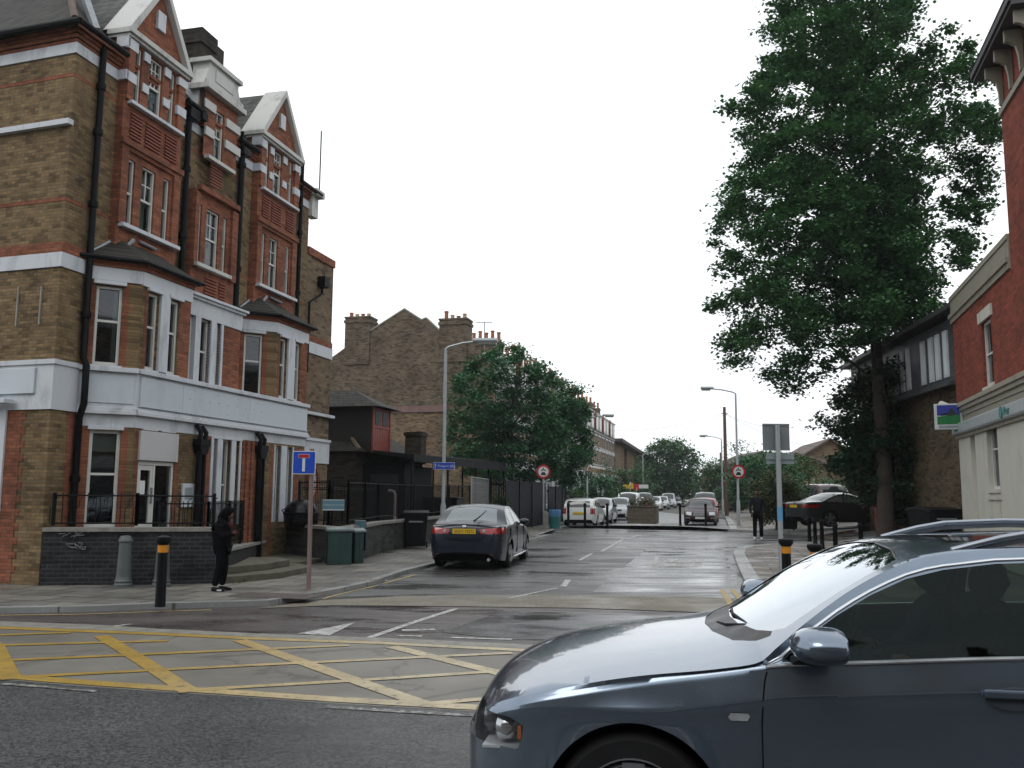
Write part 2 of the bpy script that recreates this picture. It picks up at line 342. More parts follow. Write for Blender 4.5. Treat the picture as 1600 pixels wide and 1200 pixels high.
def sheet(name, poly, z, mat, kind='structure', step=1.2):
    """flat piece of ground following the lie of the land"""
    bm = bmesh.new(); vs = [bm.verts.new((p[0], p[1], 0)) for p in poly]; f = bm.faces.new(vs)
    if f.normal.z < 0: f.normal_flip()
    bmesh.ops.triangulate(bm, faces=bm.faces[:])
    xs = [p[0] for p in poly]; ys = [p[1] for p in poly]
    for ax, lo, hi in ((0, max(min(xs), -14), min(max(xs), 34)), (1, max(min(ys), 2), min(max(ys), 50))):
        k = lo+step
        while k < hi:
            bmesh.ops.bisect_plane(bm, geom=bm.verts[:]+bm.edges[:]+bm.faces[:], plane_co=(k, k, 0), plane_no=(1, 0, 0) if ax == 0 else (0, 1, 0)); k += step
    for v in bm.verts: v.co.z = z+gz(v.co.x, v.co.y)
    me = bpy.data.meshes.new(name); bm.to_mesh(me); bm.free(); me.materials.append(mat)
    o = bpy.data.objects.new(name, me); S.collection.objects.link(o); o['kind'] = kind; return o
def slab(name, poly, z0, z1, mat, step=1.2):
    o = sheet(name, poly, z1, mat, step=step); me = o.data
    bm = bmesh.new(); bm.from_mesh(me); ed = [e for e in bm.edges if len(e.link_faces) == 1]
    r = bmesh.ops.extrude_edge_only(bm, edges=ed)
    for v in [g for g in r['geom'] if isinstance(g, bmesh.types.BMVert)]: v.co.z = v.co.z-(z1-z0)
    bmesh.ops.recalc_face_normals(bm, faces=bm.faces[:]); bm.to_mesh(me); bm.free(); return o
def g2(px, py): p = G(px, py); return (p.x, p.y)
U = Vector((sin(radians(12.9)), cos(radians(12.9)))); NR = Vector((cos(radians(12.9)), -sin(radians(12.9))))   # street direction, and to its right
def along(p, d, s=0.): return (p[0]+U.x*d+NR.x*s, p[1]+U.y*d+NR.y*s)
sheet('ground', [(-900, -200), (900, -200), (900, 1500), (-900, 1500)], -.05, plain('far_ground', (.10, .10, .085), .9, .3, .2), step=1.5)
# main road in its three strips
boxbot = [g2(*p) for p in ((0, 1062), (150, 1074), (300, 1084), (500, 1098), (740, 1112), (1100, 1132))]
boxtop = [g2(*p) for p in ((0, 979), (100, 983), (250, 989), (400, 996), (600, 1003), (800, 1013), (1100, 1030))]
strip2 = [g2(*p) for p in ((0, 971), (140, 976), (250, 983), (400, 990), (600, 997), (800, 1006), (1100, 1023))]
def ext(l, dx): a, b = l[0], l[1]; c, d = l[-1], l[-2]; return [(a[0]-dx, a[1]+(a[1]-b[1])/(b[0]-a[0])*dx*.6)]+l+[(c[0]+dx, c[1]+(c[1]-d[1])/(c[0]-d[0])*dx*.6)]
eb, et, es = ext(boxbot, 14), ext(boxtop, 14), ext(strip2, 14)
sheet('main_road', [(-60, -12), (60, -12), (60, 4)]+eb[::-1]+[(-60, 14)], 0, ASPH_NEAR)
sheet('junction_road', eb+et[::-1], .001, ASPH_BOX)
sheet('concrete_road_edging', et+es[::-1], .004, plain('pale_concrete', (.20, .19, .165), .55, .3, 6))
kl = [g2(*p) for p in ((0, 958), (120, 956), (250, 951), (330, 949), (420, 946), (455, 940), (530, 926.5), (580, 915), (635, 896), (672, 886.5))]
kl = [(-40, 15.2)]+kl
kl2 = [g2(870, 829)]
klc = kl+[along(kl[-1], 8), along(kl[-1], 16), g2(835, 841), g2(869, 829)]
kr = [(60, 13.2)]+[g2(*p) for p in ((1420, 968), (1290, 966), (1215, 963), (1180, 937), (1168, 922), (1155, 893), (1146, 868), (1150, 860), (1165, 856), (1200, 853), (1290, 851), (1420, 850))]
farline = [g2(*p) for p in ((869, 829), (884, 824.5), (960, 824), (1060, 825), (1095, 827), (1141, 830.5), (1200, 834), (1300, 838), (1460, 842))]
sheet('side_street', [klc[7]]+[along(klc[7], 0, -6)]+[along(klc[7], 40, -8)]+[along(klc[7], 40, 40), (40, 16), g2(1250, 957), g2(1100, 952), g2(900, 948), g2(650, 946), g2(455, 948)], 0, ASPH_SIDE)
sheet('crossing_road', es+[(60, 12)]+[(60, 22), (-60, 22)], -.004, ASPH_RED)
sheet('brick_road_strip', [g2(*p) for p in ((400, 951), (520, 946), (650, 947), (900, 950), (1100, 957), (1230, 966))]+[g2(*p) for p in ((1215, 938), (1100, 933.5), (900, 930), (700, 930), (620, 932), (500, 938))], .004, SETTS)
sheet('far_street', [along(g2(870, 827), 0, -1), along(g2(1200, 835), 0, 1), along(g2(1200, 835), 150, -1), along(g2(870, 827), 260, -2)], -.003, plain('far_damp_asphalt', (.145, .147, .15), .38, .2, .8))
WET = asphalt('wet_patch_asphalt', (.050, .052, .054), (.085, .086, .086), .07, .40, agg=110, wetscale=.9, stretch=(.4, 1.3, 1), bmp=.15)
sheet('road_patch', [g2(*p) for p in ((925, 926), (1010, 858), (1128, 856), (1150, 895), (1166, 927))], .0035, WET)
sheet('road_patch', [g2(*p) for p in ((690, 988), (780, 957), (1010, 962), (1090, 975), (1000, 1000), (800, 999))], .0005, WET)
# pavements
lpav = klc[:-1]+[g2(869, 829)]+[along(g2(884, 825), 12, -1.2), along(g2(884, 825), 120, -1.2), along(g2(884, 825), 120, -12), (-40, 90), (-60, 30)]
def offset(pl, d):
    o = []
    for i, p in enumerate(pl):
        a = Vector(pl[max(i-1, 0)]); b = Vector(pl[min(i+1, len(pl)-1)]); t = (b-a).normalized(); o.append((p[0]-t.y*d, p[1]+t.x*d))
    return o
def kerbline(name, pl, w=.16, z0=-.02, z1=PAV+.004, side=1, low=None):
    """row of kerb stones along a line"""
    q = offset(pl, w*side); m = MB(); n = len(pl)
    f = low or (lambda i: z1)
    for i in range(n-1):
        a, b, c, d = pl[i], pl[i+1], q[i+1], q[i]; za, zb = f(i), f(i+1)
        A = lambda p, z: (p[0], p[1], z+gz(p[0], p[1]))
        m.quad(A(a, za), A(b, zb), A(c, zb), A(d, za)); m.quad(A(a, z0), A(b, z0), A(b, zb), A(a, za)); m.quad(A(d, za), A(c, zb), A(c, z0), A(d, z0))
    for P_ in (m.f,):
        pass
    o = m.build(name, KERB); bm = bmesh.new(); bm.from_mesh(o.data); bmesh.ops.remove_doubles(bm, verts=bm.verts[:], dist=.001); bmesh.ops.recalc_face_normals(bm, faces=bm.faces[:]); bm.to_mesh(o.data); bm.free()
    o['kind'] = 'structure'; return o
slab('left_pavement', offset(klc, .15)[:-1]+[lpav[len(klc)-1]]+lpav[len(klc):], -.04, PAV, PAVING)
kerbline('left_kerb', klc)
rpav = offset(kr, -.26)+[(60, kr[-1][1]-2)]
slab('right_pavement', rpav, -.04, PAV, PAVING_R)
kerbline('right_kerb', kr, w=.30, side=-1)
cl = [farline[0]]+farline[1:]
slab('closure_pavement', offset(farline[:6], .12)+[along(farline[5], 4.5), along(farline[0], 4.5)], -.04, .09, plain('dark_closure_paving', (.10, .10, .098), .5, .25, 1.5))
kerbline('closure_kerb', farline, w=.14, z1=.10)
slab('far_right_pavement', offset(farline[5:], .13)+[(60, 44), (60, 260), along(farline[5], 220, 2), along(farline[5], 120), along(farline[5], 6)], -.04, .10, PAVING_R, step=2.5)
kerbline('far_right_kerb', [farline[5], along(farline[5], 3), along(farline[5], 60), along(farline[5], 120)], w=.35, side=-1, z1=.115)
kerbline('far_left_kerb', [along(g2(884, 825), 4, -1.0), along(g2(884, 825), 60, -1.0), along(g2(884, 825), 120, -1.0)], w=.16)
# road markings
def mark(pts, w, z=.006):
    """painted line through ground points"""
    q = []
    m = MB()
    for i in range(len(pts)-1):
        a, b = Vector(pts[i]), Vector(pts[i+1]); k = max(1, int((b-a).length/.5)); nrm = Vector((-(b-a).y, (b-a).x)).normalized()*w/2
        for j in range(k):
            c, d = a+(b-a)*j/k, a+(b-a)*(j+1)/k
            P3 = lambda v: (v.x, v.y, z+gz(v.x, v.y))
            m.quad(P3(c-nrm), P3(d-nrm), P3(d+nrm), P3(c+nrm))
    return m
def join(ms):
    r = MB()
    for m in ms:
        b = len(r.v); r.v += m.v; r.f += [[b+i for i in f] for f in m.f]; r.mi += m.mi
    return r
Y_ = []
Y_.append(mark(offset(boxtop, -.10), .16, .006)); Y_.append(mark(offset(boxbot, .12), .17, .0065))
pp = lambda *a: [g2(*p) for p in a]
for k, l in enumerate((((158, 994), (225, 1035), (297, 1082)), ((374, 1001), (520, 1052), (665, 1102)), ((612, 1011), (770, 1050), (1010, 1117)), ((-60, 985), (-8, 1008), (18, 1062)))):
    Y_.append(mark(pp(*l), .17, .0072))
for k, l in enumerate((((0, 1009), (262, 1002)), ((2, 1033), (545, 1009)), ((45, 1058), (400, 1040), (800, 1021)), ((300, 1079), (560, 1064), (790, 1049)), ((665, 1101), (790, 1090)), ((0, 993), (110, 989)))):
    Y_.append(mark(pp(*l), .11, .0078))
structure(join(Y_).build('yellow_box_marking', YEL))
mk = [mark(pp((1128, 922), (1150, 958)), .09), mark(pp((1144, 921), (1172, 957)), .09), mark(pp((505, 936), (530, 929), (590, 915)), .05), mark(pp((0, 961.5), (120, 960), (250, 955.5), (330, 953)), .05, .002), mark(pp((600, 912), (650, 898)), .06)]
structure(join(mk).build('double_yellow_marking', YEL2))
ws = []
ws.append(mark(pp((940, 862), (973, 843)), .12)); ws.append(mark(pp((1000, 836), (985, 840)), .12)); ws.append(mark(pp((905, 876), (925, 865)), .10)); ws.append(mark(pp((880, 917), (888, 906)), .12)); ws.append(mark(pp((795, 935), (872, 919)), .07))
ws.append(mark(pp((578, 996), (650, 971), (713, 951)), .10, .001)); ws.append(mark(pp((628, 984.5), (680, 983.5)), .13, .001)); ws.append(mark(pp((620, 993), (660, 994)), .08, .001)); ws.append(mark(pp((705, 996), (800, 999)), .08, .001))
tri = MB(); tri.poly([(p[0], p[1], .0014) for p in pp((465, 990), (515, 993), (557, 972))]); ws.append(tri)
ws.append(mark(pp((0, 973), (50, 975)), .05, .001)); ws.append(mark(pp((80, 977), (135, 979)), .05, .001)); ws.append(mark(pp((165, 980), (205, 975)), .07, .001))
structure(join([mark(pp((2, 1069), (70, 1074), (150, 1081)), .06), mark(pp((510, 1105), (620, 1112), (742, 1119)), .09)]).build('white_road_marking', paint('nearly_gone_white_paint', (.34, .34, .33), .545)))
for k in range(3): ws.append(mark(pp((330+k*22, 989+k), (345+k*22, 990+k)), .05, .001))
# worn letters on the side street
ws.append(mark(pp((1027, 870), (1022, 884)), .10)); ws.append(mark(pp((1016, 883), (1030, 883)), .12)); ws.append(mark(pp((1018, 889), (1030, 889)), .10))
for x in (1040, 1046, 1052, 1086, 1092): ws.append(mark(pp((x, 885), (x+5, 874)), .09))
ws.append(mark(pp((1040, 879), (1096, 879.5)), .14)); ws.append(mark(pp((1110, 873), (1128, 873)), .10)); ws.append(mark(pp((1105, 894), (1120, 894)), .12))
structure(join(ws).build('white_road_marking', WHP))
# drain covers and other ironwork in the ground
def cover(name, px, py, w, l, label, z=PAV, rz=ROT):
    p = G(px, py, z); t = MB(); t.M = T(0, 0, 0); t.box(-w/2, w/2, -l/2, l/2, 0, .006)
    for k in range(int(w/.06)): t.box(-w/2+.02+k*.06, -w/2+.05+k*.06, -l/2+.03, l/2-.03, .006, .009)
    o = t.build(name, plain('cast_cover_iron', (.095, .08, .07), .5, .3, 10)); o.location = (p.x, p.y, z+.002); o.rotation_euler = (0, 0, -rz); return tag(o, label, 'manhole cover')
cover('inspection_cover', 430, 931, 1.3, .6, 'dark rectangular inspection cover in the corner pavement by the dead end sign')
# ---------------------------------------------------------------- building parts
def win(par, M, x0, x1, z0, z1, y=.10, meet=.5, top=(1, 1), fr=.055, sill=True, curtain=0, blind=0., mat=None, glass=None, room=True, bot=(1, 1)):
    """sash window: frame with glazing bars, pane and (optional) sill, curtain"""
    fm = mat or FRAMEW; m = MB(); m.M = M; yy = y
    m.box(x0, x0+fr, yy-.04, yy+.05, z0, z1); m.box(x1-fr, x1, yy-.04, yy+.05, z0, z1); m.box(x0+fr, x1-fr, yy-.04, yy+.05, z1-fr, z1); m.box(x0+fr, x1-fr, yy-.04, yy+.05, z0, z0+fr*1.3)
    zm = z0+(z1-z0)*meet
    if meet: m.box(x0+fr, x1-fr, yy-.025, yy+.03, zm-.022, zm+.022)
    a, b = x0+fr, x1-fr
    for (nx, nz), (c, d) in ((top, (zm+.02, z1-fr)), (bot, (z0+fr, zm-.02))):
        for k in range(1, nx): xx = a+(b-a)*k/nx; m.box(xx-.011, xx+.011, yy-.012, yy+.02, c, d)
        for k in range(1, nz): zz = c+(d-c)*k/nz; m.box(a, b, yy-.011, yy+.019, zz-.011, zz+.011)
    w = m.build('window', fm, par)
    g = MB(); g.M = M; g.quad((a, yy+.012, z0+fr), (b, yy+.012, z0+fr), (b, yy+.012, z1-fr), (a, yy+.012, z1-fr)); g.build('pane', glass or PANE, w)
    if sill:
        s = MB(); s.M = M; s.box(x0-.05, x1+.05, -.05, yy-.042, z0-.075, z0-.001); s.build('sill', WHITED if sill == 1 else sill, w)
    if curtain:
        s = MB(); s.M = M; cw = (b-a)*abs(curtain); xs = [b-cw+cw*i/10 for i in range(11)] if curtain > 0 else [a+cw*i/10 for i in range(11)]
        for i in range(10): s.quad((xs[i], yy+.12+.02*(i % 2), z0+fr), (xs[i+1], yy+.12+.02*((i+1) % 2), z0+fr), (xs[i+1], yy+.12+.02*((i+1) % 2), z1-fr), (xs[i], yy+.12+.02*(i % 2), z1-fr))
        s.build('curtain', CURT, w)
    if blind:
        s = MB(); s.M = M; s.quad((a, yy+.1, z1-(z1-z0)*blind), (b, yy+.1, z1-(z1-z0)*blind), (b, yy+.1, z1-fr), (a, yy+.1, z1-fr)); s.build('blind', BLINDM, w)
    return w
def pipe(par, M, pts, r=.055, name='drainpipe', mat=None, collars=()):
    m = MB(); m.M = M; m.tube(pts, r, 10)
    for z in collars: x, y = pts[0][0], pts[0][1]; m.lathe([(r*1.35, z-.06), (r*1.45, z), (r*1.35, z+.06)], 12, (x, y)); 
    return m.build(name, mat or IRON, par, smooth=True)
# ---------------------------------------------------------------- the corner building on the left
LA = radians(13.98); LC = (-8.079, 15.422)
lb = thing('corner_building', 'tall yellow brick corner building with white fascia and red brick gables behind the iron railings', 'building', (LC[0], LC[1], 0), pi/2-LA)
I4 = Matrix.Identity(4)
FA = radians(86); FD = (cos(FA), sin(FA))            # direction of the front wall, away from the corner
FL = 7.0
MF = T(FD[0]*FL, FD[1]*FL, 0, FA+pi)                   # front wall frame: x from far end to the corner
wall_ = MB(); wall_.M = MF
wall_.wall(0, FL, 0, 3.1, [(FL-3.6, FL-1.02, 1.0, 2.95)], rev=.2)
wall_.wall(0, FL, 3.1, 9.7, [])
wall_.M = I4                                             # side wall, plane d=0
wall_.wall(0, .63, 0, 3.1); wall_.wall(0, .63, 3.1, 9.7); wall_.wall(.63, 9.3, 5.6, 9.7, [(1.16, 3.03, 6.6, 9.7), (6.2, 8.3, 6.4, 9.7), (3.62, 5.35, 5.95, 8.3)], rev=.01); wall_.wall(8.14, 9.3, 0, 5.6)
wall_.wall(5.3, 5.82, 3.9, 5.6)
wall_.M = T(9.3, 0, 0, pi/2); wall_.wall(0, 7, 0, 10.1)   # far return
wall_.M = T(9.3, 6.9, 0, pi); wall_.wall(0, 9.3, 0, 10.1)
wall_.build('wall', BR_Y, lb)
# corbelled red courses, white bands
rb = MB()
for M_, L0, L1 in ((MF, 0, FL), (I4, 0, 9.3)):
    for k in range(4):
        rb.M = M_; o = .02+.035*k; a, b = (L0, L1+o) if M_ is MF else (L0-o, L1)
        rb.box(a, b, -o, .05, 9.90+.08*k, 9.975+.08*k)
    rb.M = M_; rb.box(L0, L1, -.006, .03, 9.25, 9.32); rb.box(L0, L1, -.006, .03, 6.88, 6.96)
    rb.box(L0 if M_ is MF else -.02, L1 + (.02 if M_ is MF else -8.65), -.02, .03, 5.93, 6.12)
rb.M = I4; rb.box(9.3, 9.3, 0, 0, 0, 0) if False else None
rb.M = I4; rb.box(.42, .632, -.008, .03, 0.1, 3.08)
rb.M = MF; rb.box(FL-.95, FL-.62, -.012, .03, 0.1, 3.08)
for k in range(24): rb.M = MF; rb.box(FL-.62, FL-.62+(.08 if k % 2 else .0)+.001, -.010, .02, .15+k*.12, .27+k*.12)
rb.build('red_brick_course', BR_R, lb)
wb = MB()
for M_, L0, L1 in ((MF, 0, FL+.03), (I4, -.03, 9.3)):
    wb.M = M_; wb.box(L0, L1, -.03, .03, 9.69, 9.895)
    wb.box(L0, L1 if M_ is MF else .62, -.03, .03, 5.66, 5.925)
    wb.box(L0, L1+.05 if M_ is MF else .56, -.06, .03, 3.9, 3.985); wb.box(L0, L1 if M_ is MF else .60, -.03, .03, 3.10, 3.9)
wb.M = MF; wb.box(0, FL+.03, -.10, .03, 8.30, 8.40); wb.box(FL-1.02, FL-.951, -.05, .0, .1, 3.1); wb.box(FL-1.35, FL-1.02, -.05, .2, .1, 3.1)
wb.box(0, FL-1.36, -.04, .0, .55, 1.0); wb.box(0, FL-1.36, -.10, .02, .99, 1.06)
wb.build('white_band', WHITE, lb)
gm = MB(); gm.M = MF
for k, x in enumerate((FL-1.35, FL-.55)): pass
gm.box(FL-.93, FL-.905, -.03, 0, 4.62, 5.35); gm.box(FL-.40, FL-.375, -.03, 0, 4.62, 5.32); gm.build('wall_batten', STONE, lb)
bd = MB(); bd.M = MF; bd.box(0, FL-.35, -.075, -.032, 3.38, 3.84); bd.box(0, FL-.75, -.30, -.08, 3.20, 3.28); bd.build('fascia_board', BOARD, lb, bev=.01)
win(lb, MF, FL-3.55, FL-1.36, 1.07, 2.93, .14, meet=.72, curtain=0, sill=False, blind=0)
fs = MB(); fs.M = MF; fs.quad((FL-3.5, .20, 1.12), (FL-1.4, .20, 1.12), (FL-1.4, .20, 1.72), (FL-3.5, .20, 1.72)); fs.build('frosted_film', plain('frosted_blue_film', (.20, .27, .30), .4, .1), lb)
# main roof
rf = MB(); E0 = 10.20; RH = 4.2; ov = .22
c0 = (-ov, -ov); f1 = (FD[0]*FL-ov, FD[1]*FL)
ev = .12
rf.quad((-ov, -ev, E0), (9.5, -ev, E0), (9.5, 3.4, E0+3.9), (3.2, 3.4, E0+3.9))
rf.quad((-ov, -ev, E0), (3.2, 3.4, E0+3.9), (3.4, FL+.3, E0+3.9), (-ov+.3, FL+.3, E0))
rf.quad((9.5, 3.4, E0+3.9), (9.5, 7.2, E0), (3.4, 7.2, E0), (3.2, 3.4, E0+3.9))
rf.quad((9.5, -ev, E0-.03), (-ov, -ev, E0-.03), (-ov+.3, 7.2, E0-.03), (9.5, 7.2, E0-.03))
rf.add([(9.5, -ev, E0), (9.5, 7.2, E0), (9.5, 3.4, E0+3.9)], [(0, 1, 2)])
rf.build('roof', TILE, lb)
hp = MB(); hp.tube([(-ov, -ev, E0+.03), (3.2, 3.4, E0+3.93)], .07, 6); hp.build('hip_tile', plain('red_brown_ridge', (.10, .06, .045), .8, .3, 5), lb)
fl_ = MB(); fl_.tube([(.55, .05, 10.42), (.95, .75, 11.5)], .09, 5); fl_.build('flashing', LEAD, lb)
gt = MB(); gt.tube([(-ov-.02, -ov-.03, E0-.03), (1.08, -ov-.03, E0-.03)], .06, 8); gt.tube([(3.12, -ov+.02, E0-.03), (3.78, -ov+.02, E0-.03)], .055, 8); gt.tube([(5.3, -ov+.02, E0-.03), (6.15, -ov+.02, E0-.03)], .06, 8); gt.tube([(8.35, -ov-.03, E0-.03), (9.55, -ov-.03, E0-.03)], .06, 8)
gt.tube([(-ov-.03, -ov-.03, E0-.03), (-ov+.28, FL, E0-.03)], .06, 8); gt.build('gutter', IRON, lb, smooth=True)
# gabled bays of the upper floors
def gable(t0, t1, first):
    w = t1-t0; y = -.15; c = (t0+t1)/2
    m = MB(); M3 = T(0, y, 0); m.M = M3
    o3 = [(t0+.28, t0+.47, 9.36, 10.55), (t0+.72, t0+1.14, 9.36, 10.55), (t1-.50, t1-.31, 9.36, 10.55)]
    m.wall(t0, t1, 9.34, 10.62, o3, rev=.10); 
    o2 = [(t0+.24, t0+.46, 6.84, 8.2), (t0+.68, t0+1.10, 6.84, 8.2), (t1-.52, t1-.30, 6.84, 8.2)]
    m.wall(t0, t1, 6.84 if True else 6.4, 9.34, o2, rev=.10); m.wall(t0, t1, 6.10, 6.84)
    m.M = I4; m.quad((t0, .05, 6.1), (t0, y, 6.1), (t0, y, 10.62), (t0, .05, 10.62)); m.quad((t1, y, 6.1), (t1, .05, 6.1), (t1, .05, 10.62), (t1, y, 10.62))
    m.M = I4; m.quad((t0, 2.2, 10.1), (t0, .05, 10.1), (t0, .05, 10.62), (t0, 2.2, 10.62))
    m.build('gable_bay_wall', BR_R, lb)
    pd = MB(); pd.add([(t0+.08, y-.01, 10.80), (t1-.08, y-.01, 10.80), (c, y-.01, 12.10)], [(0, 1, 2)]); pd.build('pediment', BR_R, lb)
    # side of the bay in yellow brick, moulded piers
    pr = MB(); pr.M = M3
    for a, b in ((t0, t0+.20), (t1-.22, t1)):
        pr.box(a, b, -.05, -.001, 6.84, 8.35)
    for a, b in ((t0+.02, t0+.20), (t1-.24, t1-.02)):
        pr.box(a, b, -.06, -.002, 9.34, 10.6)
    pr.box(t0-.04, t1+.05, -.09, 0, 8.42, 8.54); pr.box(t0-.02, t1+.03, -.05, 0, 8.34, 8.42)
    pr.build('brick_pier', BR_R, lb)
    lv = MB(); lv.M = M3
    for a, b in ((t0+.22, t0+.56), (t0+.68, t0+1.18), (t1-.56, t1-.16)):
        for k in range(8): lv.box(a, b, -.035, -.001, 8.62+k*.07, 8.655+k*.07)
    lv.build('terracotta_panel', plain('deep_red_terracotta', (.21, .06, .035), .8, .2), lb)
    wq = MB(); wq.M = M3
    wq.box(t0-.05, t0+.26, -.075, -.001, 10.36, 10.58); wq.box(t0-.05, t0+.26, -.075, -.001, 9.70, 9.90); wq.box(t1-.28, t1+.03, -.075, -.001, 10.36, 10.54); wq.box(t1-.28, t1+.03, -.075, -.001, 9.70, 9.90)
    for a, b in ((t0+.50, t0+.69), (t0+1.17, t0+1.38)):
        wq.box(a, b, -.04, -.001, 10.36, 10.55); wq.box(a, b, -.04, -.001, 9.70, 9.88)
    wq.box(t0-.06, t0+.01, -.075, .2, 9.70, 9.90); wq.box(t0-.06, t0+.01, -.075, .2, 10.38, 10.6)
    wq.box(t0+.1, t1-.05, -.12, -.001, 9.27, 9.34); wq.box(t0+.05, t1-.02, -.14, -.001, 6.76, 6.84)
    wq.box(c-.13, c+.13, .10-.15-.02, .12, 11.22, 11.62)
    wq.build('white_stone_block', WHITE, lb, bev=.006)
    # moulded pediment
    for nm, dx in (('pediment_cornice', 0),):
        cm = MB(); cm.box(t0-.10, t1+.10, y-.16, .25, 10.66, 10.76); cm.box(t0-.06, t1+.06, y-.10, .25, 10.60, 10.66)
        for sgn, te in ((-1, t0-.10), (1, t1+.10)):
            cm.yprism([(te, 10.76), (te+sgn*-.16, 10.76), (c, 12.12), (c, 12.30)], y-.14, .35)
        cm.build(nm, WHITED, lb)
    gr = MB(); gr.quad((t0-.05, .25, 10.78), (c, .25, 12.24), (c, 3.0, 12.24), (t0-.05, 1.2, 10.78)); gr.quad((c, .25, 12.24), (t1+.05, .25, 10.78), (t1+.05, 1.2, 10.78), (c, 3.0, 12.24)); gr.build('gable_roof', SLATE, lb)
    for i, (a, b, z0, z1) in enumerate(o3+o2):
        big = i in (1, 4); win(lb, M3, a, b, z0, z1, .08, meet=.5, top=(3, 3) if big and i == 1 else ((2, 2) if big else (1, 1)), fr=.035, sill=False, curtain=.5 if big else 0)
gable(1.16, 3.04, True); gable(6.25, 8.28, False)
# middle dormer with its white parapet and chimney
m = MB(); M3 = T(0, -.15, 0); m.M = M3
m.wall(3.85, 5.20, 9.2, 10.75, [(4.27, 4.62, 9.24, 10.45)], rev=.10); m.wall(3.62, 5.35, 5.85, 8.35, [(3.78, 3.93, 6.70, 8.05), (4.12, 4.62, 6.70, 8.05), (4.78, 4.95, 6.70, 8.05)], rev=.10)
m.M = I4; m.quad((3.85, .5, 9.9), (3.85, -.15, 9.9), (3.85, -.15, 10.75), (3.85, .5, 10.75)); m.quad((3.62, .1, 5.85), (3.62, -.15, 5.85), (3.62, -.15, 8.35), (3.62, .1, 8.35))
m.M = M3; m.box(3.70, 5.30, -.12, 0, 8.35, 8.47); m.box(3.62, 3.76, -.06, -.001, 6.6, 8.3); m.box(5.1, 5.34, -.06, -.001, 6.6, 8.3); m.build('dormer_wall', BR_R, lb)
win(lb, M3, 4.27, 4.62, 9.24, 10.45, .08, top=(2, 3), fr=.035, sill=False)
for a, b in ((3.78, 3.93), (4.12, 4.62), (4.78, 4.95)): win(lb, M3, a, b, 6.70, 8.05, .08, top=(2, 2) if b-a > .3 else (1, 1), fr=.035, sill=False, curtain=.4 if b-a > .3 else 0)
lv = MB(); lv.M = M3
for a, b, z in ((4.15, 4.62, 8.62), (4.15, 4.6, 5.95), (4.72, 4.98, 5.95)):
    for k in range(8): lv.box(a, b, -.035, -.001, z+k*.07, z+.035+k*.07)
lv.build('terracotta_panel', plain('deep_red_terracotta_mid', (.21, .06, .035), .8, .2), lb)
m = MB(); m.M = M3
m.box(3.78, 4.22, -.05, -.001, 10.32, 10.52); m.box(4.67, 5.26, -.05, -.001, 10.22, 10.42); m.box(3.85, 4.2, -.05, -.001, 9.70, 9.90) ; m.box(4.67, 5.3, -.05, -.001, 9.70, 9.90)
m.box(3.90, 5.02, -.12, -.001, 9.16, 9.24); m.box(3.66, 5.05, -.13, -.001, 6.62, 6.70)
m.box(3.70, 5.32, -.16, .35, 10.75, 10.87); m.box(3.78, 5.26, -.10, .35, 10.87, 11.0); m.box(3.9, 5.12, -.03, .4, 11.0, 11.45); m.box(3.82, 5.2, -.10, .45, 11.45, 11.55); m.box(4.15, 4.9, -.05, -.03, 11.08, 11.36)
m.yprism([(3.70, 10.87), (3.9, 10.95), (3.9, 11.3)], -.03, .3); m.yprism([(5.32, 10.87), (5.12, 10.95), (5.12, 11.3)], -.03, .3)
m.build('white_parapet', WHITED, lb)
m = MB(); m.box(4.15, 5.1, .25, .85, 10.4, 12.35); m.box(4.1, 4.75, .2, .9, 12.1, 12.45); m.build('chimney', BR_DK, lb)
m = MB(); m.box(3.80, 3.85, .0, 2.4, 10.15, 10.95); m.box(5.20, 5.25, .0, 2.4, 10.15, 10.95); m.build('dormer_cheek', WHITE, lb)
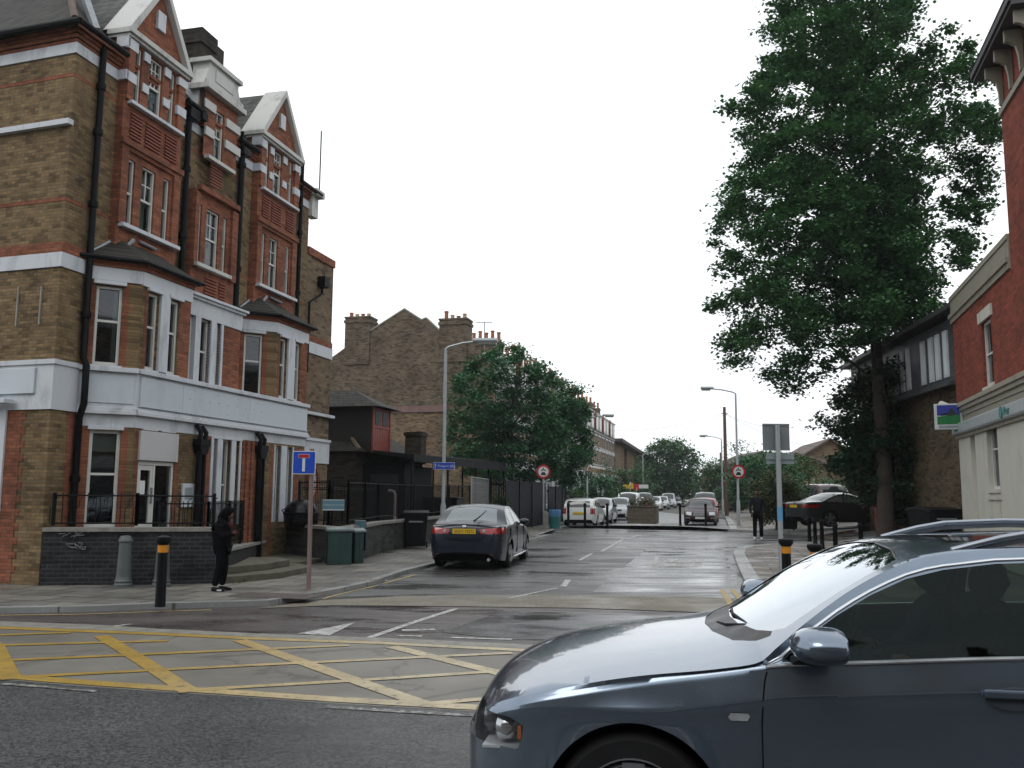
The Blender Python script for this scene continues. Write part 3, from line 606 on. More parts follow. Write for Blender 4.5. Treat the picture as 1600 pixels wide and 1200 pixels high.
# hipped bays of the first floor with white surrounds
def bay(tb, te, cant_curt, dark):
    """canted bay: cant from (tb-.7,0) to (tb,-.7), long face to te"""
    p0, p1 = (tb-.70, 0.), (tb, -.70); MC, L = frame2(p0, p1)
    m = MB(); m.M = MC; ow = [(.27, .27+.62 if False else L-.30, 4.0, 5.50)]
    ow = [(.20, L-.34, 4.0, 5.50)]; m.wall(0, L, 3.9, 5.62, ow, rev=.12)
    M7 = T(0, -.70, 0); m.M = M7; lo = [(tb+.20, tb+.52, 4.0, 5.50), (te-.72, te-.38, 4.0, 5.50)] if te-tb < 1.8 else [(tb+.20, tb+.52, 4.0, 5.50), (te-.72, te-.38, 4.0, 5.50)]
    m.wall(tb, te, 3.9, 5.62, lo, rev=.12); m.M = T(te, 0, 0); m.quad((0, -.7, 3.9), (0, 0, 3.9), (0, 0, 5.62), (0, -.7, 5.62))
    m.build('bay_wall', BR_Y, lb)
    q = MB(); q.M = MC
    q.box(0, .19, -.006, .02, 3.9, 5.60); q.box(L-.33, L-.22, -.006, .02, 3.9, 5.6); q.M = M7; q.box(te-.36, te, -.006, .02, 3.9, 5.6); q.box(tb+.1, tb+.19, -.006, .02, 3.9, 5.6)
    for M_, a, b in ((MC, -.05, L+.02), (M7, tb-.02, te+.03)): q.M = M_; q.box(a, b, -.06, .02, 5.86, 5.93); q.box(a, b, -.11, .02, 5.93, 6.0)
    q.build('red_brick_quoin', BR_R, lb)
    w_ = MB(); w_.M = MC; w_.box(-.02, L, -.03, .03, 5.60, 5.86); w_.M = M7; w_.box(tb-.012, te+.02, -.03, .03, 5.58, 5.86); w_.box(tb+.54, te-.74, -.05, .12, 4.0, 5.58); w_.M = T(te, 0, 0, pi/2); w_.box(-.70, 0, -.02, .01, 5.58, 5.86)
    for M_, lst in ((MC, ow), (M7, lo)):
        w_.M = M_
        for a, b, c, d in lst: w_.box(a-.06, b+.06, -.07, .03, d+.02, d+.09); 
    w_.build('white_surround', WHITE, lb, bev=.008)
    for a, b, c, d in ow: win(lb, MC, a, b, c, d, .09, meet=.56, fr=.05, sill=WHITE, curtain=cant_curt)
    for a, b, c, d in lo: win(lb, M7, a, b, c, d, .09, meet=.56, fr=.05, sill=WHITE, curtain=0 if dark else .4)
    r = MB(); e = .16; k = 1.0
    A = (tb-.70-e*1.2, .0, 6.0); B = (tb-e*.6, -.70-e, 6.0); C_ = (te+e, -.70-e, 6.0); D_ = (te+e, 0, 6.0); P1 = (tb+.05, 0, 6.62); P2 = (te-.5, 0, 6.62)
    r.poly([A, B, P1]); r.poly([B, C_, P2, P1]); r.poly([C_, D_, P2]); r.poly([D_, C_, B, A]); r.build('bay_roof', TILE, lb)
    g = MB(); g.tube([A, B, C_, D_], .045, 6); g.build('bay_gutter', IRON, lb)
    f_ = MB(); f_.tube([(tb-.62, -.03, 6.12), (tb+.0, -.03, 6.55), (tb+.12, -.2, 6.42), (tb+.3, -.2, 6.60)], .045, 5); f_.tube([(tb+.5, -.2, 6.62), (te-.55, -.2, 6.60)], .03, 5); f_.build('lead_flashing', LEAD, lb)
bay(1.33, 2.90, .22, False); bay(6.50, 8.14, -.14, True)
# middle part of the first floor, set back a little
m = MB(); M5 = T(0, -.45, 0); m.M = M5; lo = [(3.22, 3.42, 4.0, 5.42), (3.62, 4.02, 4.0, 5.42), (4.22, 4.42, 4.0, 5.42)]
m.wall(2.9, 5.25, 3.9, 5.5, lo, rev=.14); m.M = I4; m.quad((5.25, -.45, 3.9), (5.25, 0, 3.9), (5.25, 0, 5.5), (5.25, -.45, 5.5)); m.build('recess_wall', BR_R, lb)
m = MB(); m.M = M5
for a, b in ((2.95, 3.22), (3.42, 3.62), (4.02, 4.22), (4.42, 4.5)): m.box(a, b, -.04, .14, 3.98, 5.42)
m.box(2.92, 5.28, -.03, .45, 5.42, 5.78); m.box(2.92, 5.33, -.09, .45, 5.78, 5.84); m.box(2.92, 5.38, -.14, .45, 5.84, 5.90); m.build('white_surround', WHITE, lb, bev=.008)
for a, b, c, d in lo: win(lb, M5, a, b, c, d, .11, meet=.5, fr=.04, sill=False)
# long fascia over the ground floor
p0, p1 = (.63, 0.), (1.33, -.70); MC, CL = frame2(p0, p1); M7 = T(0, -.70, 0); TE = 8.22
m = MB()
for M_, a, b in ((MC, 0, CL), (M7, 1.33, TE)):
    m.M = M_; m.box(a-.01, b+.006, -.02, .3, 3.10, 3.88)
    m.M = M_; m.box(a-.01, b+.012, -.10, .35, 3.88, 3.97); m.box(a-.01, b+.009, -.07, .3, 3.16, 3.22); m.box(a-.01, b+.011, -.11, .3, 3.09, 3.16); m.box(a, b+.0, -.012, .3, 2.86, 3.09)
m.M = I4; m.poly([(.63, 0, 3.885), (1.33, -.7, 3.885), (TE, -.7, 3.885), (TE, 0.02, 3.885)]); m.quad((TE+.003, -.72, 2.86), (TE+.003, 0, 2.86), (TE+.003, 0, 3.97), (TE+.003, -.72, 3.97))
m.build('fascia', WHITE, lb, bev=.006)
b_ = MB(); b_.M = M7; b_.box(1.40, 2.72, -.05, -.024, 3.29, 3.83); b_.box(2.728, 5.3, -.05, -.024, 3.29, 3.83); b_.box(5.308, 8.16, -.05, -.024, 3.29, 3.83); b_.box(1.38, 8.18, -.07, -.024, 3.262, 3.285)
b_.M = MC; b_.box(.02, CL-.05, -.04, -.022, 3.30, 3.82)
b_.build('fascia_board', BOARD, lb)
fx = MB(); fx.M = M7; random.seed(3)
for k in range(9): fx.box(2.95+k*.36, 2.965+k*.36, -.056, -.0505, 3.56+.02*(k % 2), 3.575+.02*(k % 2))
for k in range(7): fx.box(3.1+k*.42, 3.112+k*.42, -.056, -.0505, [3.75, 3.35][k % 2], [3.762, 3.362][k % 2])
fx.build('fixing_holes', IRON, lb)
# ground floor
m = MB(); m.M = MC; ow = [(.24, CL-.22, 1.0, 2.80)]; m.wall(0, CL, 0, 2.88, ow, rev=.14)
M6 = T(0, -.70, 0); m.M = M6
lo = [(1.50, 2.62, .95, 2.84), (3.95, 4.10, .95, 2.82), (4.30, 4.66, .95, 2.82), (4.84, 5.00, .95, 2.82), (6.62, 6.92, .95, 2.80), (7.20, 7.50, .95, 2.80)]
m.wall(1.33, TE-.05, 0, 2.88, lo, rev=.16); m.M = I4; m.quad((TE-.05, -.7, 0), (TE-.05, 0, 0), (TE-.05, 0, 2.9), (TE-.05, -.7, 2.9)); m.build('ground_floor_wall', BR_Y, lb)
q = MB(); q.M = MC; q.box(0, .235, -.007, .02, .1, 2.86); q.box(CL-.215, CL-.10, -.007, .02, .1, 2.86); q.M = M6; q.box(1.40, 1.495, -.007, .02, .1, 2.86); q.box(2.63, 2.76, -.007, .02, .1, 2.86); q.box(3.66, 3.86, -.007, .02, .1, 2.86); q.box(5.08, 5.7, -.05, .02, .1, 2.84); q.box(6.42, 6.56, -.007, .02, .1, 2.8); q.box(7.56, 7.9, -.007, .02, .1, 2.8)
q.box(5.2, 5.3, -.09, -.05, .1, 2.84); q.box(5.42, 5.52, -.09, -.05, .1, 2.84); q.build('red_brick_quoin', BR_R, lb)
w_ = MB(); w_.M = M6
for a, b in ((3.86, 3.95), (4.10, 4.30), (4.66, 4.84), (5.0, 5.07), (6.56, 6.62), (6.92, 7.20), (7.50, 7.55)): w_.box(a, b, -.03, .16, .95, 2.82)
w_.box(3.84, 5.10, -.035, .1, 2.82, 2.87); w_.M = MC; w_.box(.2, CL-.18, -.05, .03, 2.80, 2.875); w_.box(.18, CL-.16, -.06, .06, .93, 1.0); w_.build('white_surround', WHITE, lb, bev=.006)
for a, b, c, d in ow: win(lb, MC, a, b, c, d, .10, meet=.55, fr=.06, sill=False, blind=.22)
for i, (a, b, c, d) in enumerate(lo[1:]): win(lb, M6, a, b, c, d, .12, meet=.47, fr=.045, sill=False)
# entrance door with the blank white panel above
dr = MB(); dr.M = M6; x0, x1 = 1.50, 2.62
dr.box(x0, x0+.06, .02, .12, .95, 2.25); dr.box(x1-.06, x1, .02, .12, .95, 2.25); dr.box(x0+.06, x1-.06, .02, .12, 2.18, 2.25); dr.box(1.99, 2.05, .02, .12, .95, 2.18)
dr.box(x0+.07, x0+.13, .03, .08, .95, 2.17); dr.box(1.92, 1.99, .03, .08, .95, 2.17); dr.box(x0+.13, 1.92, .03, .08, .95, 1.08); dr.box(x0+.13, 1.92, .03, .08, 2.08, 2.17); d_ = dr.build('door', FRAMEW, lb)
g = MB(); g.M = M6; g.quad((x0+.13, .06, 1.08), (1.92, .06, 1.08), (1.92, .06, 2.08), (x0+.13, .06, 2.08)); g.quad((2.05, .06, .95), (x1-.06, .06, .95), (x1-.06, .06, 2.18), (2.05, .06, 2.18)); g.build('door_glass', PANE, d_)
g = MB(); g.M = M6; g.box(1.945, 1.965, -.02, .03, 1.45, 1.75); g.build('handle', GALV, d_)
g = MB(); g.M = M6; g.box(x0+.12, x0+.3, .045, .055, 1.62, 1.88); g.build('notice', plain('white_paper', (.7, .7, .68), .8, .05), d_)
g = MB(); g.M = M6; g.box(x0-.03, x1+.03, -.06, .02, 2.26, 2.82); g.box(x0+.05, x0+.5, -.05, .0, 2.83, 2.86); g.box(x1-.5, x1-.05, -.05, .0, 2.83, 2.86); g.build('door_panel', painted('grey_white_panel', (.50, .50, .50), .2), lb, bev=.01)
g = MB(); g.M = M6; g.box(2.88, 3.30, -.05, 0, 1.36, 1.84); lbx = g.build('letter_box', WHITE, lb, bev=.01)
g = MB(); g.M = M6; g.box(2.95, 3.20, -.054, -.02, 1.52, 1.76); g.build('letter_slot', GALV, lbx)
# drainpipes
pipe(lb, I4, [(.60, -.09, .1), (.60, -.09, 3.0), (.60, -.17, 3.25), (.60, -.17, 3.95), (.60, -.09, 4.1), (.60, -.09, 10.1)], .062, collars=(1.9, 4.9, 7.0, 8.4, 9.3))
pipe(lb, I4, [(3.36, -.10, 6.0), (3.36, -.10, 10.0)], .065, collars=(7.2, 8.7)); pipe(lb, I4, [(5.55, -.10, 3.98), (5.55, -.10, 10.35)], .075, collars=(5.2, 7.0, 9.6)); pipe(lb, I4, [(8.62, -.10, 5.6), (8.62, -.10, 10.9)], .055, collars=(7.1, 8.8))
m = MB(); m.box(3.22, 3.56, -.24, -.02, 9.85, 10.08); m.box(5.4, 5.72, -.24, -.02, 9.85, 10.02); m.box(3.6, 3.8, -.28, -.08, 9.95, 10.12); m.tube([(3.72, -.2, 10.05), (3.78, -.1, 10.9)], .03, 6); m.build('hopper', IRON, lb)
for xx in (3.30, 5.72):
    m = MB(); m.M = M6
    m.box(xx-.12, xx+.22, -.22, -.02, 2.62, 2.76); m.yprism([(xx-.12, 2.62), (xx+.22, 2.62), (xx+.15, 2.45), (xx-.05, 2.45)], -.2, -.03)
    m.tube([(xx-.04, -.12, 2.72), (xx-.04, -.15, 2.9), (xx-.06, -.05, 3.06)], .05, 8); m.tube([(xx+.15, -.12, 2.72), (xx+.15, -.15, 2.9), (xx+.13, -.05, 3.04)], .05, 8)
    m.tube([(xx-.02, -.12, .1), (xx-.02, -.12, 2.5)], .06, 8); m.tube([(xx+.16, -.12, .1), (xx+.16, -.12, 2.6)], .045, 8); m.build('drainpipe', IRON, lb, smooth=True)
# lower rear wing with parapet
m = MB(); M2 = T(0, .0, 0); m.wall(9.3, 11.0, 0, 8.55); m.M = T(11.0, 0, 0, pi/2); m.wall(0, 7, 0, 8.55); m.M = I4; m.quad((9.3, 0, 8.55), (11, 0, 8.55), (11, 7, 8.55), (9.3, 7, 8.55))
m.build('rear_wing_wall', BR_BL, lb)
m = MB(); m.box(9.3, 11.02, -.05, .1, 8.40, 8.62); m.box(9.3, 11.02, -.03, .02, 5.93, 6.1); m.build('red_brick_course', BR_R, lb)
m = MB(); m.box(9.3, 11.03, -.04, .02, 5.60, 5.92); m.box(9.2, 11.12, -.14, .03, 3.85, 3.93); m.box(9.0, 11.0, -.10, .03, 3.12, 3.20); m.box(9.3, 11.0, -.05, .02, 2.5, 3.12); m.build('white_band', WHITE, lb)
m = MB(); m.box(9.2, 9.7, -.28, .1, 10.1, 10.28); m.box(9.25, 9.62, -.12, .1, 9.5, 10.1); m.build('eaves_cornice', WHITED, lb)
pipe(lb, I4, [(9.35, -.09, 5.0), (9.35, -.09, 7.0), (10.1, -.09, 7.4), (10.1, -.09, 7.6)], .035); m = MB(); m.box(9.95, 10.28, -.25, -.02, 7.6, 7.9); m.build('hopper', IRON, lb)
m = MB(); m.tube([(9.5, -.2, 10.2), (9.5, -.2, 12.1)], .02, 5); m.build('aerial_mast', IRON, lb)
# oval window
m = MB(); m.M = T(10.0, -.02, 1.95) @ Matrix.Rotation(pi/2, 4, 'X') @ Matrix.Diagonal((.6, 1, 1, 1)); m.lathe([(.56, 0), (.56, .09), (.40, .09), (.40, 0)], 24, cap=False); ow_ = m.build('oval_window', BR_R, lb)
m = MB(); m.M = T(10.0, -.02, 1.95) @ Matrix.Rotation(pi/2, 4, 'X') @ Matrix.Diagonal((.6, 1, 1, 1)); m.lathe([(.40, .0), (.40, .03)], 24); m.build('pane', WHITED, ow_)
# ---------------------------------------------------------------- terrace on the left side of the street
TA = radians(13.6)
def house(i, label, end=False, col=None):
    w = 5.75
    x0 = -1.117+sin(TA)*w*i; y0 = 51+cos(TA)*w*i
    t = thing('terrace_house', label, 'house', (x0, y0, .1), pi/2-TA, 'terrace houses stepping back along the left side of the street')
    m = MB()
    up = [(x, x+.75, 4.6, 6.0) for x in (.55, 1.75, 3.6, 4.6)]; up2 = [(x, x+.7, 6.45, 7.55) for x in (.55, 1.75, 3.6, 4.6)]; lo = [(3.9, 4.9, .9, 3.0)]
    m.wall(0, w, 0, 8.0, up+up2+lo+[(1.0, 1.9, 0, 2.5)], rev=.12)
    if not end: m.quad((0, 9, 0), (0, 0, 0), (0, 0, 8), (0, 9, 8))
    m.quad((w, 0, 0), (w, 9, 0), (w, 9, 8), (w, 0, 8)); m.quad((w, 9, 0), (0, 9, 0), (0, 9, 8), (w, 9, 8)); wl = m.build('wall', col or BR_BL, t)
    if end:
        g = MB(); P_ = [(0, 0), (0, 9.25), (1.5, 10.35), (3.2, 11.05), (4.05, 11.85), (4.35, 11.75), (5.43, 12.45), (7.6, 11.2), (9.2, 10.25), (10.4, 9.45), (10.9, 8.6), (11.3, 8.5), (11.3, 0)]
        g.xprism([(p[0], p[1]) for p in P_], -.32, -.002); g.build('gable_wall', BR_B, t)
        c = MB(); c.xprism([(3.2, 11.05), (4.05, 11.85), (4.35, 11.75), (5.43, 12.45), (7.6, 11.2), (9.2, 10.25), (9.2, 10.33), (7.6, 11.28), (5.43, 12.54), (4.33, 11.83), (4.05, 11.93), (3.2, 11.13)], -.36, .05); c.build('verge', STONE, t)
        c = MB(); c.box(-.5, -.33, 2.6, 7.9, 6.25, 6.62); c.build('purple_coping', plain('purple_tile_coping', (.16, .09, .08), .5, .25, 2), t)
        c = MB(); c.box(-.42, -.325, 0.0, 8.5, 0, 6.25); c.build('lean_to_wall', BR_BL, t)
        for a, b, z in ((1.5, 3.2, 11.75), (7.6, 9.2, 12.1)):
            c = MB(); c.box(-.40, .75, a, b, 9.2, z); c.box(-.46, .8, a-.06, b+.06, z-.35, z-.18); c.box(-.44, .78, a-.04, b+.04, z-.06, z+.04); ch = c.build('chimney', BR_B, t)
            for k in range(4):
                h = (.35, .22, .3, .55)[k] if a < 5 else (.25, .25, .25, .35)[k]; p = MB(); p.lathe([(.12, 0), (.11, h*.8), (.14, h*.85), (.12, h)], 10, (.15, a+.3+k*.38)); o = p.build('chimney_pot', TERRA if k % 2 else BUFF, ch); o.location.z = z+.04
    r = MB(); r.quad((-.0, -.25, 8.0), (w, -.25, 8.0), (w, 1.15, 9.9), (0, 1.15, 9.9)); r.quad((0, 1.15, 9.9), (w, 1.15, 9.9), (w, 5.4, 11.9), (0, 5.4, 11.9)); r.quad((0, 5.4, 11.9), (w, 5.4, 11.9), (w, 9.2, 9.0), (0, 9.2, 9.0)); r.build('roof', SLATE, t)
    if not end:
        c = MB(); c.box(-.25, .25, .9, 3.1, 8.5, 11.35); c.box(-.3, .3, .85, 3.15, 11.1, 11.25); ch = c.build('chimney', BR_B, t)
        for k in range(5):
            p = MB(); h = .55+.12*(k % 2); p.lathe([(.13, 0), (.11, h), (.15, h+.04), (.13, h+.1)], 8, (0, 1.15+k*.42)); o = p.build('chimney_pot', TERRA, ch); o.location.z = 11.35
        c = MB(); c.box(-.12, .12, -.3, .9, 8.0, 9.95); c.build('party_wall', BR_R, t)
    for k, x in enumerate((.9, 3.5)):
        d = MB(); d.box(x, x+1.5, -.18, 1.2, 8.15, 9.75); d.box(x-.1, x+1.6, -.28, 1.4, 9.75, 9.88); dm = d.build('dormer', WHITED, t)
        for q in (0, 1): g = MB(); g.quad((x+.15+q*.65, -.185, 8.35), (x+.70+q*.65, -.185, 8.35), (x+.70+q*.65, -.185, 9.55), (x+.15+q*.65, -.185, 9.55)); g.build('pane', DGLASS, dm)
    b = MB(); b.box(0, w, -.12, 0, 7.85, 8.0); b.box(0, w, -.08, 0, 6.12, 6.3); b.box(0, w, -.08, -.001, 4.15, 4.4); b.build('white_band', WHITED, t)
    for a in up+up2:
        f = MB(); x0_, x1_, z0_, z1_ = a; f.box(x0_-.1, x1_+.1, -.05, 0, z1_, z1_+.18); f.box(x0_, x0_+.07, .05, .1, z0_, z1_); f.box(x1_-.07, x1_, .05, .1, z0_, z1_); f.box(x0_+.07, x1_-.07, .05, .1, (z0_+z1_)/2-.03, (z0_+z1_)/2+.03); f.box(x0_-.05, x1_+.05, -.08, 0, z0_-.1, z0_); ww = f.build('window', WHITE, t)
        g = MB(); g.quad((x0_, .09, z0_), (x1_, .09, z0_), (x1_, .09, z1_), (x0_, .09, z1_)); g.build('pane', DGLASS, ww)
    f = MB(); f.add([(3.0, 0, 0), (3.5, -.9, 0), (5.1, -.9, 0), (5.6, 0, 0), (3.0, 0, 3.6), (3.5, -.9, 3.6), (5.1, -.9, 3.6), (5.6, 0, 3.6)], [(0, 1, 5, 4), (1, 2, 6, 5), (2, 3, 7, 6), (4, 5, 6, 7)]); f.box(3.4, 5.2, -1.0, -.901, 3.3, 3.6); f.box(3.4, 5.2, -.96, -.901, .8, .95)
    by = f.build('bay_window', WHITE, t); g = MB(); g.quad((3.65, -.905, 1.0), (4.95, -.905, 1.0), (4.95, -.905, 3.0), (3.65, -.905, 3.0)); g.build('pane', DGLASS, by)
    f = MB(); f.box(.7, .95, -.9, -.65, 0, 3.0); f.box(1.95, 2.2, -.9, -.65, 0, 3.0); f.box(.6, 2.3, -.95, 0, 3.0, 3.4); f.build('porch', WHITE, t)
    f = MB(); f.box(1.0, 1.9, .06, .11, 0, 2.5); f.build('door', plain('dark_green_door', (.03, .06, .05), .4), t)
    return t
ords = ['second', 'third', 'fourth', 'fifth', 'sixth', 'seventh', 'eighth', 'ninth', 'tenth']
h0 = house(0, 'brown brick end house of the terrace with bare gable wall and two chimney stacks', True); del h0['group']
h1 = house(1, 'second terrace house from the bare gable, mostly behind the street trees')
for k in range(2, 10):
    lab = ords[k-1]+' terrace house from the bare gable'+(', mostly behind the street trees' if k < 5 else (', orange brick with white dormers' if k in (6, 7) else ', upper floor with white dormers in view') if k < 9 else ', last one before the low brown block')
    d = dup(h1, (-1.117+sin(TA)*5.75*k, 51+cos(TA)*5.75*k, .1), pi/2-TA, lab)
    if k in (6, 7):
        for o in S.objects:
            if o.parent == d and o.name.startswith('wall'): o.data = o.data.copy(); o.data.materials[0] = brick('orange_brick' , (.36, .19, .075), (.30, .15, .06), (.22, .16, .1), .3)
tv = thing('television_aerial', 'television aerial on a thin mast above the roof beside the lamp head', 'aerial', D(757, 512, 56))
m = MB(); m.tube([(0, 0, -1.4), (0, 0, .35)], .03, 6); m.build('mast', GREYP, tv); m = MB(); m.tube([(-.55, 0, .35), (.5, .1, .38)], .025, 6)
for k in range(6): m.tube([(-.5+k*.18, -.18, .36), (-.5+k*.18, .22, .36)], .015, 5)
m.build('antenna', GREYP, tv)
# low brown block behind the terrace
bb = thing('brown_flats', 'low brown block with sloping dark eaves beyond the last terrace house', 'building', D(962, 770, 110)-Vector((0, 0, 1.6)), pi/2-radians(19))
m = MB(); 
for k in range(5): m.box(k*7, k*7+5.2, 0, 8, 0, 8.0-k*.55)
m.build('wall', BR_BL, bb); m = MB(); m.add([(-.5, -1, 8.3), (36, -1, 5.6), (36, 9, 5.6), (-.5, 9, 8.3), (-.5, -1, 7.9), (36, -1, 5.2), (36, 9, 5.2), (-.5, 9, 7.9)], [(0, 3, 2, 1), (4, 5, 6, 7), (0, 1, 5, 4), (3, 0, 4, 7)]); m.build('roof', plain('dark_eaves', (.06, .045, .04), .7), bb)
m = MB()
for k in range(5):
    m.box(k*7+5.2, k*7+7, .6, 8, 0, 7.2-k*.55)
m.build('recessed_bay', plain('dark_red_boarding', (.10, .05, .04), .7), bb)

# ---------------------------------------------------------------- coach house, canopy, fence behind the corner building
cq = thing('coach_house', 'low dark brick outbuilding with tiled roof and red boarded dormer behind the railings', 'outbuilding', (-6.17, 30, .1), -ROT)
m = MB(); m.box(-6, .95, 0, 7, 0, 2.95); m.build('wall', BR_DK, cq)
m = MB(); m.add([(-6.2, -.25, 2.95), (1.2, -.25, 2.95), (1.2, 7, 2.95), (-6.2, 7, 2.95), (-1.4, 2.6, 4.9), (-6.2, 2.6, 4.9)], [(0, 1, 4, 5), (1, 2, 4), (2, 3, 5, 4)]); m.build('roof', TILE, cq)
m = MB(); m.tube([(1.2, -.25, 3.0), (-1.4, 2.6, 4.95)], .07, 6); m.build('hip_tile', plain('mossy_hip_tile', (.12, .085, .05), .8, .3, 8), cq)
m = MB(); m.box(-5, 1.38, .3, 1.95, 2.96, 4.5); m.build('dormer_wall', plain('tarred_boarding', (.010, .009, .008), .7, .3, 4), cq)
m = MB()
for k in range(7): m.box(1.381, 1.41, .31+k*.232, .31+k*.232+.222, 2.95, 4.5)
m.box(1.40, 1.44, .30, .40, 2.95, 4.5); m.box(1.40, 1.44, 1.86, 1.96, 2.95, 4.5); m.box(1.40, 1.44, .4, 1.86, 3.78, 3.86); m.build('red_boards', plain('faded_red_paint', (.27, .055, .035), .6, .3, 4), cq)
for y in (.5, 1.2): m = MB(); m.box(1.412, 1.43, y, y+.5, 3.88, 4.35); m.build('window', plain('dull_dark_pane', (.035, .035, .035), .5, .3, 4, spec=.2), cq)  # dull dark panes, rough with low specular
m = MB(); m.add([(-5.2, .0, 4.48), (1.75, .0, 4.48), (1.75, 2.25, 4.48), (-5.2, 2.25, 4.48), (.4, 1.1, 5.15), (-5.2, 1.1, 5.15)], [(0, 1, 4, 5), (1, 2, 4), (2, 3, 5, 4), (0, 3, 2, 1)]); m.build('dormer_roof', TILE, cq)
m = MB(); m.box(1.9, 2.5, 2.2, 2.8, 2.6, 3.75); m.box(1.85, 2.55, 2.15, 2.85, 3.6, 3.72); m.build('chimney', BR_DK, cq)
cn = thing('canopy', 'long black lean-to canopy on thin posts in front of the brown gable', 'canopy', (-5.15, 30.1, .1), -ROT)
m = MB(); m.add([(0, 0, 2.95), (1.9, 0, 2.72), (1.9, 13.5, 2.85), (0, 13.5, 3.1), (0, 0, 3.05), (1.9, 0, 2.86), (1.9, 13.5, 3.02), (0, 13.5, 3.25)], [(3, 2, 1, 0), (4, 5, 6, 7), (0, 1, 5, 4), (1, 2, 6, 5), (2, 3, 7, 6), (3, 0, 4, 7)]); m.build('roof', plain('black_felt', (.007, .007, .009), .7, .3, 3, spec=.2), cn)
m = MB(); m.box(1.88, 1.94, 0, 13.5, 2.62, 2.86); m.build('fascia', plain('black_board', (.008, .008, .011), .7, .3, 2, spec=.2), cn)
for y in (.1, 2.4, 4.2, 6.2, 8.2, 10.4, 13.3): m = MB(); m.box(1.8, 1.86, y, y+.06, 0, 2.7); m.build('post', IRON, cn)
sh = thing('store_shed', 'black timber store under the canopy with a dark open doorway', 'shed', (-4.9, 30.4, .1), -ROT)
m = MB(); m.box(-.3, 1.3, 0, 3.0, 0, 2.5); m.build('shed_body', plain('black_boards', (.007, .007, .008), .8, .3, 3, spec=.2), sh)
m = MB(); m.box(0.1, 1.1, -.04, -.005, 0, 2.2); m.build('door', plain('doorway_shade', (.007, .007, .009), .7, .2), sh)  # near-black panel paints the shade inside the open doorway
bk = thing('black_container', 'low black metal container standing under the canopy', 'container', (-3.4, 32.2, .1), -ROT)
m = MB(); m.box(0, 1.5, 0, .9, 0, 1.35); m.build('container_body', BLACKP, bk, bev=.03); m = MB(); m.box(-.04, 1.54, -.04, .94, 1.35, 1.42); m.build('lid', BLACKP, bk, bev=.01)
fp = thing('flue_pipe', 'grey bent flue pipe rising above the railings by the canopy', 'pipe', D(617, 800, 29)-Vector((0, 0, .2)))
m = MB(); m.tube([(0, 0, -.8), (0, 0, .75), (-.05, 0, .86), (-.18, 0, .9), (-.22, 0, .86)], .045, 10); m.build('pipe_body', plain('dull_pinkish_steel', (.22, .17, .17), .4), fp, smooth=True)
def fence_run(name, label, cat, p, q, h, mat, gap=.0, bw=.14, z=.1, rail=True, grp=None):
    L = sqrt((q[0]-p[0])**2+(q[1]-p[1])**2); t = thing(name, label, cat, (p[0], p[1], z), atan2(q[1]-p[1], q[0]-p[0]), grp)
    m = MB(); x = 0
    while x < L-bw: m.box(x, x+bw-.008, 0, .02, .05, h-.02*random.random()); x += bw+gap
    m.build('boards', mat, t)
    if rail: m = MB(); m.box(0, L, .022, .07, .3, .38); m.box(0, L, .022, .07, h-.3, h-.22); m.build('rail', mat, t)
    k = 0; x = 0
    while x <= L: m = MB(); m.box(x-.05, x+.05, -.04, -.002, 0, h+.04); m.build('post', mat, t); x += 2.4
    return t
BF = plain('black_blue_fence_paint', (.004, .005, .011), .6, .3, 3, spec=.12)
fence_run('boarded_fence', 'tall black boarded fence behind the pavement beside the dark saloon', 'fence', (-.25, 36.7), (1.75, 44.4), 2.12, BF)
fence_run('boarded_fence', 'black fence panel between the round motor vehicle sign and the white estate car', 'fence', (1.85, 44.8), (3.05, 50.6), 1.95, BF)
def mesh_panel(p, q, h, label):
    L = sqrt((q[0]-p[0])**2+(q[1]-p[1])**2); t = thing('mesh_gate', label, 'gate', (p[0], p[1], .1), atan2(q[1]-p[1], q[0]-p[0]))
    m = MB(); m.tube([(0, 0, 0), (0, 0, h), (L, 0, h*.97), (L, 0, 0)], .03, 6); m.tube([(0, 0, .15), (L, 0, .15)], .02, 6); m.build('frame', GALV, t)
    m = MB(); n = int(L/.07)
    for k in range(n): m.box(k*.07+.03, k*.07+.055, -.004, .004, .15, h-.03)
    for k in range(6): m.box(0, L, -.008, -.004, .2+k*.35, .215+k*.35)
    m.build('mesh', GREYP, t)
mesh_panel((-1.55, 34.6), (-.95, 36.5), 2.2, 'grey steel mesh gate beside the black boarded fence')
fence_run('bar_railing', 'dark vertical bar railing with weeds behind it, left of the black boarded fence', 'railing', (-.85, 36.5), (-.28, 36.6), 2.2, IRON, gap=.08, bw=.03)

# ---------------------------------------------------------------- red corner building on the right
RA = radians(16.5); rbd = thing('red_brick_shop', 'red brick corner building with cream ground floor and rounded sign fascia at the right edge', 'building', (12.1, 23.9, .1), 0)
ux, uy = -sin(RA), -cos(RA); rbd.rotation_euler = (0, 0, atan2(uy, ux))
RLEN = 9.2
m = MB(); m.wall(0, RLEN, 3.9, 6.75, [(3.40, 4.35, 4.12, 5.65)], rev=.15); m.wall(6.35, RLEN, 6.75, 10.6); m.quad((0, 8, 3.9), (0, 0, 3.9), (0, 0, 6.75), (0, 8, 6.75)); m.quad((6.35, 8, 6.7), (6.35, 0, 6.7), (6.35, 0, 10.6), (6.35, 8, 10.6)); m.build('upper_wall', BR_T, rbd)
m = MB(); m.quad((RLEN, 0, 0), (RLEN, 8, 0), (RLEN, 8, 10.6), (RLEN, 0, 10.6)); m.quad((RLEN, 8, 0), (0, 8, 0), (0, 8, 6.7), (RLEN, 8, 6.7)); m.quad((0, 0, 6.7), (RLEN, 0, 6.7), (RLEN, 8, 6.7), (0, 8, 6.7)); m.build('rear_wall', BR_B, rbd)
